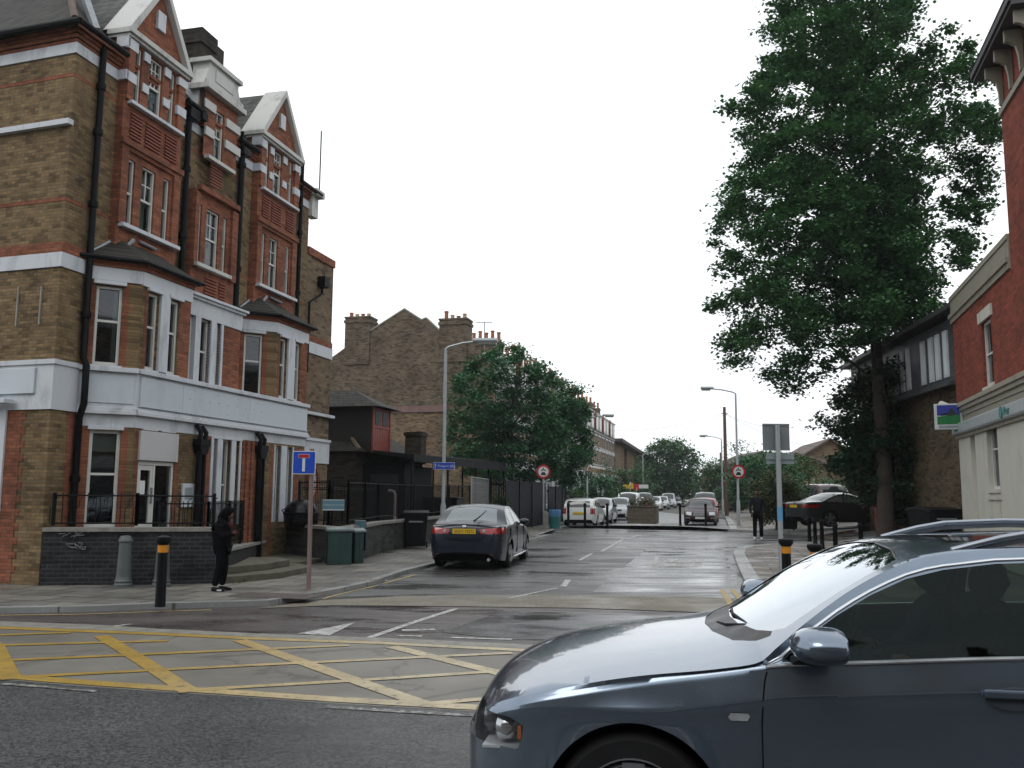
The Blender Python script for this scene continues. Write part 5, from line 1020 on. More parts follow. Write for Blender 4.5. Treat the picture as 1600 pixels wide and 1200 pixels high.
plate(cy, .34, .115, .01, -.03, -.02, SW, (0, 0), 'sign_plate'); plate(cy, .328, .103, .008, -.033, -.0302, SB, (0, 0), 'blue_field'); text(cy, 'Penge', .105, T(-.2, -.034, -.035) @ RXM, SW); text(cy, 'Sta', .08, T(.06, -.034, -.03) @ RXM, SW)
m = MB(); m.yprism([(-.285, -.07), (-.265, -.07), (-.265, .03), (-.24, .0), (-.275, .075), (-.31, .0), (-.285, .03)], -.037, -.0332); m.build('arrow', SW, cy)
m = MB()
for a in (.215, .29): 
    m.M = T(a, -.0332, -.02) @ RXM; m.lathe([(.035, 0), (.035, .003), (.026, .003), (.026, 0)], 16, cap=False)
m.M = I4; m.tube([(.215, -.035, -.02), (.24, -.035, .03), (.275, -.035, .03), (.29, -.035, -.02)], .004, 4); m.tube([(.24, -.035, .03), (.255, -.035, -.02), (.275, -.035, .03)], .004, 4); m.build('cycle_symbol', SW, cy)
ys = thing('estate_board', 'small yellow board on a pale post beyond the parked cars', 'sign', (D(985, 780, 75).x, 75, .1)); post_at(ys, 2.6, .04, WHITED); m = MB(); m.box(-.6, .25, -.02, .02, 2.0, 2.35); m.box(-.1, .25, -.02, .02, 2.35, 2.5); m.build('board', plain('yellow_board', (.55, .38, .02), .5, .1), ys)
rw = thing('estate_board', 'red and white board beside the yellow board above the cars', 'sign', (D(995, 775, 84).x, 84, .1)); post_at(rw, 2.2, .04, WHITED); m = MB(); m.box(-.3, .2, -.02, .02, 1.9, 2.5); m.build('red_board', SR, rw); m = MB(); m.box(.2, 1.1, -.02, .02, 2.1, 2.45); m.build('white_board', SW, rw)
# cabinets and bins
GC = plain('dark_green_cabinet', (.012, .040, .036), .45, .2, 4)
def cabinet(loc, rz, w, d, h, label):
    t = thing('utility_cabinet', label, 'cabinet', loc, rz, 'green utility cabinets'); m = MB(); m.box(0, w, 0, d, 0, h); m.build('body', GC, t, bev=.01)
    m = MB(); m.xprism([(-.04, h+.001), (d+.04, h+.001), (d+.04, h+.05), (d*.5, h+.10), (-.04, h+.05)], -.04, w+.04); m.build('lid', plain('grey_green_lid', (.15, .19, .18), .35, .2, 4), t, bev=.008)
    m = MB(); m.box(.02, w/2-.004, -.012, -.001, .06, h-.04); m.box(w/2+.004, w-.02, -.012, -.001, .06, h-.04); m.build('door', GC, t); return t
p = G(524, 878, PAV); cabinet((-4.10, 20.05, PAV), radians(16), .54, .42, .74, 'larger dark green utility cabinet against the dark wall'); cabinet((-3.57, 20.50, PAV), radians(40), .24, .26, .70, 'smaller dark green utility cabinet right beside the larger one')
def wheelie(loc, rz, label, w=.62, h=1.05, mat=None):
    t = thing('wheelie_bin', label, 'bin', loc, rz); mt = mat or BLACKP; m = MB(); a, b = w/2-.06, w/2; m.add([(-a, -a, .08), (a, -a, .08), (a, a, .08), (-a, a, .08), (-b, -b, h), (b, -b, h), (b, b*1.1, h), (-b, b*1.1, h)], [(0, 3, 2, 1), (4, 5, 6, 7), (0, 1, 5, 4), (1, 2, 6, 5), (2, 3, 7, 6), (3, 0, 4, 7)]); m.build('body', mt, t, bev=.02)
    m = MB(); m.xprism([(-b-.03, h+.002), (b*1.1+.05, h+.002), (b*1.1+.05, h+.05), (b*.3, h+.12), (-b-.03, h+.06)], -b-.03, b+.03); m.build('lid', mt, t, bev=.015)
    m = MB(); m.box(-b*.6, b*.6, -b-.02, -b+.01, h-.22, h-.18); m.build('handle', GREYP, t)
    for s_ in (-1, 1): m = MB(); m.M = T(s_*(a+.03), a-.02, .1) @ Matrix.Rotation(pi/2, 4, 'Y'); m.lathe([(.1, -.025), (.1, .025)], 14); m.build('wheel', BLACKP, t, smooth=True)
    return t
wheelie((-2.78, 26.2, PAV), radians(5), 'big black wheeled bin between the dark wall and the parked saloon', .68, .98)
wheelie((D(1231, 815, 37).x, 37, PAV+.15), 0, 'black wheeled bin between hedge and black coupe on the right', .7, 1.05)
db = thing('domed_container', 'black domed container standing on the dark wall behind the leaning sign post', 'container', (D(470, 822, 21.7).x, 21.7, .84), radians(-35))
m = MB(); m.lathe([(.36, 0), (.41, .10), (.42, .30), (.40, .42), (.34, .54), (.22, .63), (.07, .66)], 28); m.build('shell', plain('shiny_black_shell', (.004, .004, .006), .25, .2, spec=.3), db, smooth=True, ang=180); m = MB(); m.lathe([(.42, .30), (.435, .32), (.435, .35), (.42, .36)], 28, cap=False); m.build('rim', BLACKP, db, smooth=True)
for s_ in (-1, 1): m = MB(); m.tube([(s_*.2, -.37, .36), (s_*.2, -.44, .40), (s_*.1, -.44, .44), (s_*.1, -.37, .45)], .012, 6); m.build('handle', BLACKP, db)
tb = thing('litter_bin', 'teal litter bin with a pale blue band beside the round sign', 'bin', (D(867, 825, 41.3).x, 41.3, PAV))
m = MB(); m.lathe([(.24, 0), (.27, .55)], 6); m.build('body', plain('teal_plastic', (.01, .11, .115), .4, .2), tb, bev=.01); m = MB(); m.lathe([(.275, .551), (.285, .80), (.28, .86), (.2, .87)], 6); m.build('blue_top', plain('faded_blue_plastic', (.05, .17, .33), .4, .2), tb, bev=.01)
tag(wheelie((D(1461, 806, 25).x, 25.0, PAV+.1), radians(10), 'black wheeled bin against the brown wall beside the cream shop corner', 1.0, 1.1), None, 'bin')
# litter
for k, (px, py, lab) in enumerate(((606, 910, 'small white crumpled litter in the left gutter'), (565, 869, 'white scrap of litter at the foot of the smaller cabinet'))):
    m = MB(); random.seed(k+3); pts = [(random.uniform(-.07, .07), random.uniform(-.05, .05), random.uniform(0, .05)) for j in range(8)]; m.add(pts, [(0, 1, 2), (2, 3, 4), (4, 5, 6), (6, 7, 0), (1, 3, 5)]); o = m.build('litter', SW); g = G(px, py, .01 if k == 0 else PAV); o.location = g+Vector((0, 0, .01)); tag(o, lab, 'litter')
# ---------------------------------------------------------------- trees and plants
def leafmat(name, c1, c2, rough=.5):
    m, n, p = newmat(name); g = n.nodes.new('ShaderNodeNewGeometry'); v = mapping(n)
    a = ramp(n, g.outputs['Random Per Island'], [(0, c1), (1, c2)]); k = ramp(n, noiz(n, v, .9, 3, .6), [(.3, .7), (.7, 1.45)])
    n.links.new(mix(n, a, k, 1, 'MULTIPLY'), p.inputs['Base Color']); p.inputs['Roughness'].default_value = rough; p.inputs['Specular IOR Level'].default_value = .3
    tl = n.nodes.new('ShaderNodeBsdfTranslucent'); n.links.new(mix(n, a, (.9, 1.3, .4), 1, 'MULTIPLY'), tl.inputs[0]); ms = n.nodes.new('ShaderNodeMixShader'); ms.inputs[0].default_value = .25
    n.links.new(p.outputs[0], ms.inputs[1]); n.links.new(tl.outputs[0], ms.inputs[2]); n.links.new(ms.outputs[0], n.nodes['Material Output'].inputs[0]); return m
LEAF = leafmat('maple_leaves', (.026, .078, .040), (.075, .160, .070)); LEAFD = leafmat('dark_ivy_leaves', (.014, .042, .022), (.034, .080, .036), .4)
LEAFM = leafmat('mid_green_leaves', (.024, .082, .044), (.050, .135, .062)); LEAFH = leafmat('hedge_leaves', (.028, .065, .016), (.055, .11, .028)); LEAFF = leafmat('far_tree_leaves', (.032, .080, .036), (.060, .12, .050))
BARK = plain('dark_bark', (.038, .028, .022), .9, .35, 4, bmp=.6, bscale=12)
def inpoly(x, y, P):
    c = False; n = len(P)
    for i in range(n):
        (a, b), (d, e) = P[i], P[(i+1) % n]
        if (b > y) != (e > y) and x < (d-a)*(y-b)/(e-b)+a: c = not c
    return c
def leaves(clumps, nleaf, size, sp, flat=.6, seed=1):
    rnd = random.Random(seed); vs = []; fs = []
    for (cx, cy, cz, s) in clumps:
        for k in range(nleaf):
            r = rnd.gauss(0, .5)
            x, y, z = cx+rnd.gauss(0, sp*s), cy+rnd.gauss(0, sp*s), cz+rnd.gauss(0, sp*s*flat)
            a = rnd.uniform(0, 2*pi); t = rnd.uniform(-.9, .9); l = size*rnd.uniform(.6, 1.25); w = l*.42
            dx, dy, dz = cos(a)*cos(t), sin(a)*cos(t), sin(t); ox, oy, oz = -sin(a), cos(a), rnd.uniform(-.6, .6)
            b = len(vs); vs += [(x-dx*l/2, y-dy*l/2, z-dz*l/2), (x+ox*w, y+oy*w, z+oz*w+l*.06), (x+dx*l/2, y+dy*l/2, z+dz*l/2), (x-ox*w, y-oy*w, z-oz*w+l*.06)]; fs.append((b, b+1, b+2, b+3))
    return vs, fs
def meshobj(name, vs, fs, mat, par):
    me = bpy.data.meshes.new(name); me.from_pydata(vs, [], fs); me.materials.append(mat); o = bpy.data.objects.new(name, me); S.collection.objects.link(o); o.parent = par; return o
def crown_from(poly, Y, X0, depth, n, rnd, holes=()):
    """clump centres through the volume of a crown whose outline was surveyed at distance Y; metres from the foot at X0"""
    P = [((D(px, py, Y).x-X0), D(px, py, Y).z) for px, py in poly]; H = [(D(a, b, Y).x-X0, D(a, b, Y).z, r) for a, b, r in holes]
    xs = [p[0] for p in P]; zs = [p[1] for p in P]; out = []
    while len(out) < n:
        x, z = rnd.uniform(min(xs), max(xs)), rnd.uniform(min(zs), max(zs))
        if not inpoly(x, z, P): continue
        if any((x-a)**2+(z-b)**2 < r*r for a, b, r in H): continue
        k = [x_ for x_ in (x-depth*.2, x+depth*.2) if not inpoly(x_, z, P)]; d = depth*(.45 if k else 1.)
        y = rnd.uniform(-1, 1)*d
        if mnoise.noise(Vector((x*.7+7, y*.7, z*1.25))) < -.16: continue
        out.append((x, y, z, rnd.uniform(.6, 1.25)))
    return out
def tree(name, label, foot, trunk_h, r0, clumps, nleaf, size, sp, mat, limbs=14, seed=1, group=None, top=None, cat='tree', flat=.6, lean=(0, 0)):
    rnd = random.Random(seed); t = thing(name, label, cat, foot, 0, group)
    th = top or trunk_h*1.6; pts = [(lean[0]*k/8+.06*sin(k*1.7), lean[1]*k/8+.05*cos(k*1.3), th*k/8) for k in range(9)]; pts[0] = (0, 0, -.1)
    m = MB(); m.tube([(0, 0, -.1), (0, 0, .1), (pts[1][0]*.5, 0, .5)]+pts[1:], [r0*1.25, r0*1.12, r0]+[r0*(1-.11*k) for k in range(1, 9)], 12); m.build('trunk', BARK, t, smooth=True)
    ce = sorted(clumps, key=lambda c: rnd.random())[:limbs]; lm = MB()
    for c in ce:
        zb = max(trunk_h*.75, min(c[2]-abs(c[0])*.5-.6, th*.95)); k = min(7, int(zb/th*8)); f = zb/th*8-k; a = Vector(pts[k]).lerp(Vector(pts[k+1]), max(0, min(1, f))); e = Vector(c[:3]); mid = a.lerp(e, .5)+Vector((0, 0, .12*(e-a).length)); rr = min(.075, r0*.30)*(1-.07*k)
        lm.tube([a, a.lerp(mid, .5)+Vector((0, 0, .05)), mid, mid.lerp(e, .5), e], [rr, rr*.8, rr*.55, rr*.35, rr*.12], 6)
    if ce: lm.build('limb', BARK, t, smooth=True)
    vs, fs = leaves(clumps, nleaf, size, sp, flat, seed); meshobj('crown', vs, fs, mat, t); return t
rnd = random.Random(11)
big = [(1215, -60), (1200, 10), (1212, 55), (1218, 75), (1184, 112), (1196, 140), (1160, 172), (1122, 192), (1165, 214), (1180, 240), (1142, 290), (1120, 360), (1138, 420), (1120, 470), (1144, 515), (1134, 560), (1160, 585), (1205, 588), (1240, 632), (1262, 596), (1282, 575), (1312, 590), (1322, 560), (1352, 545), (1400, 548), (1440, 520), (1442, 468), (1425, 430), (1462, 400), (1474, 425), (1482, 478), (1496, 470), (1492, 420), (1520, 395), (1514, 340), (1548, 296), (1522, 262), (1546, 235), (1524, 205), (1540, 172), (1516, 118), (1478, 118), (1446, 80), (1420, 40), (1442, 10), (1405, -60)]
BY = 30.; bx = D(1384, 845, BY).x
cl = crown_from(big, BY, bx, 3.1, 980, rnd, holes=((1450, 372, .5), (1418, 362, .35), (1178, 228, .25), (1460, 150, .2)))
for k in range(190):
    cl.append((rnd.uniform(-1.8, 1.2), rnd.uniform(-2, 1.2), rnd.uniform(7.3, 12.), rnd.uniform(.6, 1.1)))
tree('street_tree', 'huge dark leafy street tree towering over the right hand pavement', (bx, BY, PAV+gz(bx, BY)), 5.0, .27, cl, 130, .15, .25, LEAF, limbs=48, seed=4, top=18)
bush = [(1372, 578), (1330, 596), (1302, 636), (1272, 668), (1318, 690), (1296, 735), (1325, 762), (1342, 790), (1370, 800), (1398, 832), (1418, 800), (1452, 738), (1446, 700), (1428, 652), (1434, 600), (1404, 572)]
cl = crown_from(bush, 31., D(1386, 845, 31).x, 1.5, 200, rnd)
o = tree('shrub', 'dark drooping evergreen growing round the foot of the huge street tree', (D(1386, 845, 31).x+.35, 31.1, .2), 1.5, .10, cl, 130, .15, .24, LEAFD, limbs=24, seed=5, top=4.5, cat='shrub')
tA = [(712, 600), (735, 575), (760, 560), (790, 545), (815, 552), (850, 575), (868, 600), (880, 650), (878, 700), (860, 742), (840, 752), (800, 748), (770, 752), (740, 748), (712, 735), (704, 690), (702, 640)]
cl = crown_from(tA, 46., D(800, 771, 46).x, 2.0, 330, rnd); tree('street_tree', 'broad green tree behind the black boarded fence', (D(800, 771, 46).x, 46, .1), 1.7, .17, [(c[0], c[1], c[2], c[3]) for c in cl], 95, .17, .27, LEAFM, limbs=30, seed=6, top=6.5, group='leafy trees before the terrace')
tB = [(862, 612), (880, 598), (905, 612), (918, 650), (922, 700), (915, 745), (895, 765), (872, 762), (850, 740), (846, 660)]
cl = crown_from(tB, 52., D(884, 771, 52).x, 1.6, 170, rnd); tree('street_tree', 'narrower tree overlapping the far end of the black fence', (D(884, 771, 52).x, 52, .1), 1.5, .14, cl, 90, .18, .26, LEAFM, limbs=20, seed=7, top=5.5, group='leafy trees before the terrace')
tF = [(1005, 780), (1000, 740), (1010, 705), (1035, 690), (1065, 694), (1085, 715), (1096, 745), (1092, 775)]
cl = crown_from(tF, 125., D(1050, 771, 125).x, 3.6, 200, rnd); tree('round_tree', 'big round green tree at the end of the street', (D(1050, 771, 125).x, 125, 0), 1.5, .3, cl, 70, .42, .70, LEAFF, limbs=10, seed=8, top=6)
def simple_plant(nm, lab, cat, foot, rx, ry, rz_, cz, n, nleaf, size, sp, mat, seed, limbs=6, group=None, trunk=.06, th=.8):
    r = random.Random(seed); cl = []
    while len(cl) < n:
        x, y, z = r.uniform(-1, 1), r.uniform(-1, 1), r.uniform(-1, 1)
        if x*x+y*y+z*z < 1: cl.append((x*rx, y*ry, cz+z*rz_, r.uniform(.6, 1.2)))
    return tree(nm, lab, foot, th, trunk, cl, nleaf, size, sp, mat, limbs=limbs, seed=seed, top=cz+rz_*.5, cat=cat, group=group)
def at(px, Y, z=.1): return (D(px, 771, Y).x, Y, z)
simple_plant('hedge_bush', 'rounded bright hedge bush left of the far lamp column', 'bush', at(893, 56), 1.2, 1.2, .9, 1.0, 60, 60, .13, .22, LEAFH, 21)
simple_plant('hedge_bush', 'dark taller bush behind the far lamp column', 'bush', at(930, 62), 1.5, 1.4, 1.5, 1.5, 80, 60, .17, .27, LEAFM, 22)
simple_plant('small_tree', 'pale sparse small tree before the last terrace houses', 'tree', at(948, 72), 1.2, 1.2, 1.6, 3.2, 30, 34, .15, .3, leafmat('dusty_leaves', (.07, .085, .05), (.12, .13, .08)), 23, th=1.5)
simple_plant('hedge_bush', 'green bush behind the white parked cars, right of the sparse tree', 'bush', at(968, 72), 1.5, 1.3, 1.1, 1.1, 70, 60, .15, .25, LEAFH, 24)
simple_plant('small_tree', 'dark green tree left of the yellow board', 'tree', at(985, 92), 2.4, 1.6, 1.9, 2.2, 80, 60, .24, .36, LEAFF, 25)
simple_plant('small_tree', 'young tree with thin top left of the big round tree', 'tree', at(1003, 105), .9, .9, 2.0, 4.2, 26, 34, .24, .35, LEAFF, 26, th=2)
simple_plant('hedge_bush', 'tall hedge behind the standing man on the right', 'bush', (11.75, 39.5, .2), 1.1, 1.1, 1.25, 1.3, 110, 80, .11, .19, leafmat('mixed_hedge_leaves', (.035, .05, .016), (.075, .085, .03)), 27)
simple_plant('small_tree', 'broad green tree between the round sign and the hedge', 'tree', at(1195, 62), 2.6, 1.8, 1.9, 2.6, 130, 80, .2, .33, LEAFM, 28)
simple_plant('small_tree', 'bright green tree tops above the wide hedge on the right', 'tree', at(1225, 66), 2.2, 1.8, 1.5, 3.4, 90, 70, .2, .33, LEAFH, 29)
simple_plant('small_tree', 'feathery open tree behind the right hand lamp post', 'tree', at(1152, 74), 1.4, 1.2, 2.4, 4.0, 40, 34, .17, .4, LEAFF, 30, th=2, limbs=16)
simple_plant('small_tree', 'dark tree left of the telegraph pole', 'tree', at(1118, 95), 2.2, 1.8, 2.4, 2.8, 70, 60, .26, .42, LEAFF, 31)
simple_plant('hedge_bush', 'low dark bush under the telegraph pole', 'bush', at(1148, 80), 1.8, 1.2, 1.3, 1.3, 60, 60, .18, .28, LEAFM, 32)
simple_plant('hedge_bush', 'green bushes behind the black coupe', 'bush', (15.2, 43, .3), 1.6, 1.0, 1.0, 1.2, 80, 70, .13, .22, LEAFM, 33)
simple_plant('weed', 'weeds growing up behind the dark bar railing', 'plant', (-.5, 37.2, .1), .35, .4, .7, .8, 30, 50, .10, .13, LEAFH, 34, trunk=.02, th=.3)
#simple_plant('hedge_bush', 'low clipped bush beside the trunk of the huge street tree', 'bush', (D(1345, 800, 34).x, 34.3, .3), .8, .6, .7, .9, 45, 60, .12, .18, LEAFM, 35)
pln = thing('planter_shrubs', 'wispy shrubs and pink flowers growing in the timber planter', 'plants', pl.location+Vector((0, 0, .86)), -ROT); random.seed(9)
cl = [(random.uniform(.1, 1.4), random.uniform(.15, 1.75), random.uniform(.05, .42)*(1 if j % 3 else 1.3), random.uniform(.6, 1.1)) for j in range(60)]
vs, fs = leaves(cl, 40, .07, .10, 1., 3); meshobj('foliage', vs, fs, leafmat('grey_green_planting', (.035, .055, .025), (.075, .09, .045)), pln)
cl = [(random.uniform(.75, 1.05), random.uniform(.1, .5), random.uniform(.1, .45), .6) for j in range(7)]; vs, fs = leaves(cl, 16, .07, .08, 1., 4); meshobj('flowers', vs, fs, plain('dusty_pink_petals', (.42, .20, .17), .8, .2), pln)
m = MB()
for k in range(14): x, y = random.uniform(.2, 1.3), random.uniform(.2, 1.7); m.tube([(x, y, 0), (x+random.uniform(-.1, .1), y, .35), (x+random.uniform(-.2, .2), y, random.uniform(.45, .7))], .008, 4)
m.build('stems', BARK, pln)
# grass tufts along walls
gr = MB(); random.seed(2)
for k in range(500):
    c = random.choice([(W2[5], .4), (W2[6], .5), ((-5.0, 16.3), .3), (W2[3], .3), ((-4.6, 18.9), .4)]); x, y = c[0][0]+random.gauss(.1, c[1]*.4), c[0][1]+random.gauss(-.05, c[1]*.4); h = random.uniform(.03, .10); a = random.uniform(0, pi)
    gr.add([(x-.006*cos(a), y-.006*sin(a), PAV), (x+.006*cos(a), y+.006*sin(a), PAV), (x+random.uniform(-.03, .03), y, PAV+h)], [(0, 1, 2)])
o = gr.build('weeds_grass', LEAFH); o['kind'] = 'stuff'
m = MB(); m.prism([(11.3, 27.6), (13.4, 27.2), (14.2, 33.6), (11.6, 33.6)], -.05, PAV+.02+.05); structure(m.build('earth_bed', EARTH))
m = MB(); m.box(0, 2.4, 0, .5, 0, .45); o = m.build('low_wall', CONC); o.location = (D(1405, 830, 26.5).x, 26.5, PAV); o.rotation_euler = (0, 0, -ROT); tag(o, 'low pale concrete block wall right of the tree trunk', 'wall')
# ---------------------------------------------------------------- vehicles
def carpaint(name, col, metal=.3, rough=.32, coat=.9):
    m, n, p = newmat(name); v = mapping(n); p.inputs['Metallic'].default_value = metal; p.inputs['Coat Weight'].default_value = coat; p.inputs['Specular IOR Level'].default_value = .3; p.inputs['Coat Roughness'].default_value = .04
    k = ramp(n, noiz(n, v, 1.5, 6, .6), [(.3, .9), (.7, 1.06)]); n.links.new(mix(n, c4(col), k, 1, 'MULTIPLY'), p.inputs['Base Color']); n.links.new(ramp(n, noiz(n, v, 3, 5), [(.3, rough), (.7, rough+.08)]), p.inputs['Roughness'])
    return m
TYRE = plain('tyre_rubber', (.014, .014, .015), .8, .2, 8, spec=.2); RIM = plain('alloy_rim', (.30, .31, .33), .35, .1, metal=.7); UNDER = plain('underbody_black', (.006, .006, .007), .9, .1, spec=.1)
TRIM = plain('black_trim', (.012, .012, .014), .4, .2, spec=.3); CHROME = plain('bright_trim', (.75, .77, .80), .15, .05, metal=.9); LENSR = plain('red_lens', (.30, .008, .008), .15, .2, 9, coat=.5); LENSW = plain('clear_lens', (.40, .42, .44), .12, .25, 12, coat=.6)
PLY = plain('yellow_plate', (.60, .40, .02), .4, .05); PLW_ = plain('white_plate', (.60, .61, .60), .4, .05)
FARGL = plain('car_glazing', (.022, .030, .030), .05, .2, 1, spec=.8)
def car_shell(sp, nx=70, nlow=6, ncab=5, ntop=5, half=False):
    """smooth loft of the whole body; returns vertices, faces"""
    L, Wd = sp['L'], sp['W']; zc, zs, zb, ze, pw = (pchip(sp[k]) for k in ('top', 'belt', 'bot', 'edge', 'plan'))
    xf, xr, Rw = sp['xf'], sp['xr'], sp['arch']; AZ = sp.get('az', .31)
    xs = set([0, .012, .03, .06, .1, .15, L-.15, L-.1, L-.06, L-.03, L-.012, L]); xs |= {L*i/nx for i in range(nx+1)}
    for c in (xf, xr): xs |= {c+Rw*sin(pi/2*k/9) for k in range(-9, 10)}
    xs = sorted(xs); xs = [x for i, x in enumerate(xs) if i == 0 or x-xs[i-1] > .006]
    rows = []
    for x in xs:
        w = Wd/2*pw(x); b, s, e, c = zb(x), zs(x), ze(x), zc(x); bb = b
        for xc in (xf, xr):
            if abs(x-xc) < Rw: bb = max(bb, AZ+sqrt(Rw*Rw-(x-xc)**2))
        e = max(e, s+.012); c = max(c, e+.004); hh = e-s; tum = sp.get('tum', .42)
        we = w-.02-tum*hh if hh > .02 else w-.02-.42*hh-.03; we = max(we, .35*w)
        r = []; Hs = s-b
        cf = sp.get('creasef'); zk = cf(x) if cf else 0; nk = int(nlow*.66)
        for k in range(nlow+1):
            t = k/nlow; z = bb+(s-bb)*t
            if cf: z = bb+(zk-bb)*(k/nk) if k <= nk else zk+(s-zk)*((k-nk)/(nlow-nk))
            zz = (z-b)/Hs
            if cf: yy = w*(1-.055*max(0, (.45-zz)/.45)**1.6)-.30*max(0, z-zk)-.010*min(1, max(0, zk-z)/.05)
            else: yy = w*(1-.055*max(0, (.45-zz)/.45)**1.6-.035*max(0, (zz-.55)/.45)**1.8)
            if abs(x-xf) < Rw+.12 or abs(x-xr) < Rw+.12:
                d = min(abs(sqrt((x-xc)**2+(z-AZ)**2)-Rw) for xc in (xf, xr)); yy += .018*max(0, 1-d/.12)**2*(w/(Wd/2))
            if sp.get('crease') and abs(zz-sp['crease']) < .06: yy += .008*(1-abs(zz-sp['crease'])/.06)
            r.append((yy, z))
        ys = r[-1][0]
        if hh > .02:
            y0 = ys-.012; 
            for k in range(1, ncab+1): t = k/ncab; r.append((y0+(we-y0)*(t+.10*t*(1-t)*-1.), s+.012+(e-s-.012)*t))
        else:
            for k in range(1, ncab+1): t = k/ncab; r.append((ys+(we-ys)*t, s+(e-s)*sin(pi/2*t)))
        for k in range(1, ntop+1):
            t = k/ntop; r.append((we*(1-t), e+(c-e)*(1-(1-t)**2.2)))
        rows.append(r)
    n = len(rows[0]); vs = []; fs = []
    full = [[(-y, z) for y, z in r]+[(y, z) for y, z in r[-2::-1]] for r in rows]; m = len(full[0])
    for x, r in zip(xs, full): vs += [(x, y, z) for y, z in r]
    for i in range(len(xs)-1):
        for j in range(m-1): fs.append((i*m+j, (i+1)*m+j, (i+1)*m+j+1, i*m+j+1))
    fs.append(tuple(range(m))[::1]); fs.append(tuple((len(xs)-1)*m+j for j in range(m))[::-1])
    return vs, fs
def shell_bm(sp, **k):
    vs, fs = car_shell(sp, **k); bm = bmesh.new(); V = [bm.verts.new(v) for v in vs]
    for f in fs: bm.faces.new([V[i] for i in f])
    bm.normal_update(); bmesh.ops.recalc_face_normals(bm, faces=bm.faces[:]); return bm
AX = {'side': (0, 2, 1), 'front': (1, 2, 0), 'top': (0, 1, 2)}
def cut(bm, poly, view, test):
    """cut the outline into the shell (seen from side, front or top) and take the faces inside away as a new bmesh"""
    a, b, c = AX[view]; n = len(poly); lo = (min(p[0] for p in poly)-.02, min(p[1] for p in poly)-.02); hi = (max(p[0] for p in poly)+.02, max(p[1] for p in poly)+.02)
    def near(f):
        ctr = f.calc_center_median()
        if not test(ctr): return False
        A = [v.co[a] for v in f.verts]; B = [v.co[b] for v in f.verts]; return max(A) > lo[0] and min(A) < hi[0] and max(B) > lo[1] and min(B) < hi[1]
    for i in range(n):
        p, q = poly[i], poly[(i+1) % n]; fl = [f for f in bm.faces if near(f)]
        if not fl: return None
        geom = set(fl)
        for f in fl: geom |= set(f.edges) | set(f.verts)
        co = [0, 0, 0]; no = [0, 0, 0]; co[a], co[b] = p; no[a], no[b] = q[1]-p[1], -(q[0]-p[0]); bmesh.ops.bisect_plane(bm, geom=list(geom), plane_co=co, plane_no=no, dist=1e-5)
    sel = [f for f in bm.faces if test(f.calc_center_median()) and inpoly(f.calc_center_median()[a], f.calc_center_median()[b], poly)]
    if not sel: return None
    nb = bmesh.new(); mp = {}
    for f in sel:
        vv = []
        for v in f.verts:
            if v not in mp: mp[v] = nb.verts.new(v.co)
            vv.append(mp[v])
        try: nb.faces.new(vv)
        except ValueError: pass
    bmesh.ops.delete(bm, geom=sel, context='FACES'); nb.normal_update(); return nb
def bm_obj(name, bm, mat, par, off=0., smooth=True, ang=180):
    if bm is None: return None
    if off:
        bm.normal_update()
        for v in bm.verts: v.co += v.normal*off
    me = bpy.data.meshes.new(name); bm.to_mesh(me); bm.free(); me.materials.append(mat)
    if smooth: me.polygons.foreach_set('use_smooth', [True]*len(me.polygons)); 
    if smooth and ang < 180: me.set_sharp_from_angle(angle=radians(ang))
    o = bpy.data.objects.new(name, me); S.collection.objects.link(o); o.parent = par; return o
def shrinkp(poly, d):
    cx = sum(p[0] for p in poly)/len(poly); cy = sum(p[1] for p in poly)/len(poly); o = []
    for x, y in poly:
        v = Vector((x-cx, y-cy)); l = v.length; v = v*(1-d/max(l, .01)); o.append((cx+v.x, cy+v.y))
    return o
def wheel(par, x, y, r=.315, w=.2, spokes=5, side=1, rim=None, seg=32):
    t = MB(); t.M = T(x, y, r) @ Matrix.Rotation(pi/2, 4, 'X'); t.lathe([(r*.66, -w/2), (r*.9, -w/2), (r*.985, -w/2+.03), (r, 0), (r*.985, w/2-.03), (r*.9, w/2), (r*.66, w/2)], seg, cap=False); wh = t.build('wheel', TYRE, par, smooth=True)
    m = MB(); m.M = T(x, y-side*(w/2-.015), r) @ Matrix.Rotation(pi/2, 4, 'X'); s = side
    m.lathe([(r*.68, .03*s), (r*.70, -.005*s), (r*.66, -.01*s), (r*.60, .02*s)], seg, cap=False)
    for k in range(spokes):
        a = 2*pi*k/spokes+.3; ca, sa = cos(a), sin(a); wv = .12*r/.3
        q = [(r*.12*ca-wv*.45*sa, r*.12*sa+wv*.45*ca), (r*.12*ca+wv*.45*sa, r*.12*sa-wv*.45*ca), (r*.64*ca+wv*.34*sa, r*.64*sa-wv*.34*ca), (r*.64*ca-wv*.34*sa, r*.64*sa+wv*.34*ca)]
        m.add([(a_, b_, .015*s) for a_, b_ in q]+[(a_, b_, .04*s) for a_, b_ in q], [(0, 1, 2, 3), (7, 6, 5, 4), (0, 4, 5, 1), (1, 5, 6, 2), (2, 6, 7, 3), (3, 7, 4, 0)])
    m.lathe([(r*.17, .0), (r*.17, .04*s)], 16)
    m.build('rim', rim or RIM, wh, smooth=True, ang=30)
    m = MB(); m.M = T(x, y, r) @ Matrix.Rotation(pi/2, 4, 'X'); m.lathe([(r*.66, -.05), (r*.66, .05)], 20); m.build('hub', UNDER, wh)
    return wh
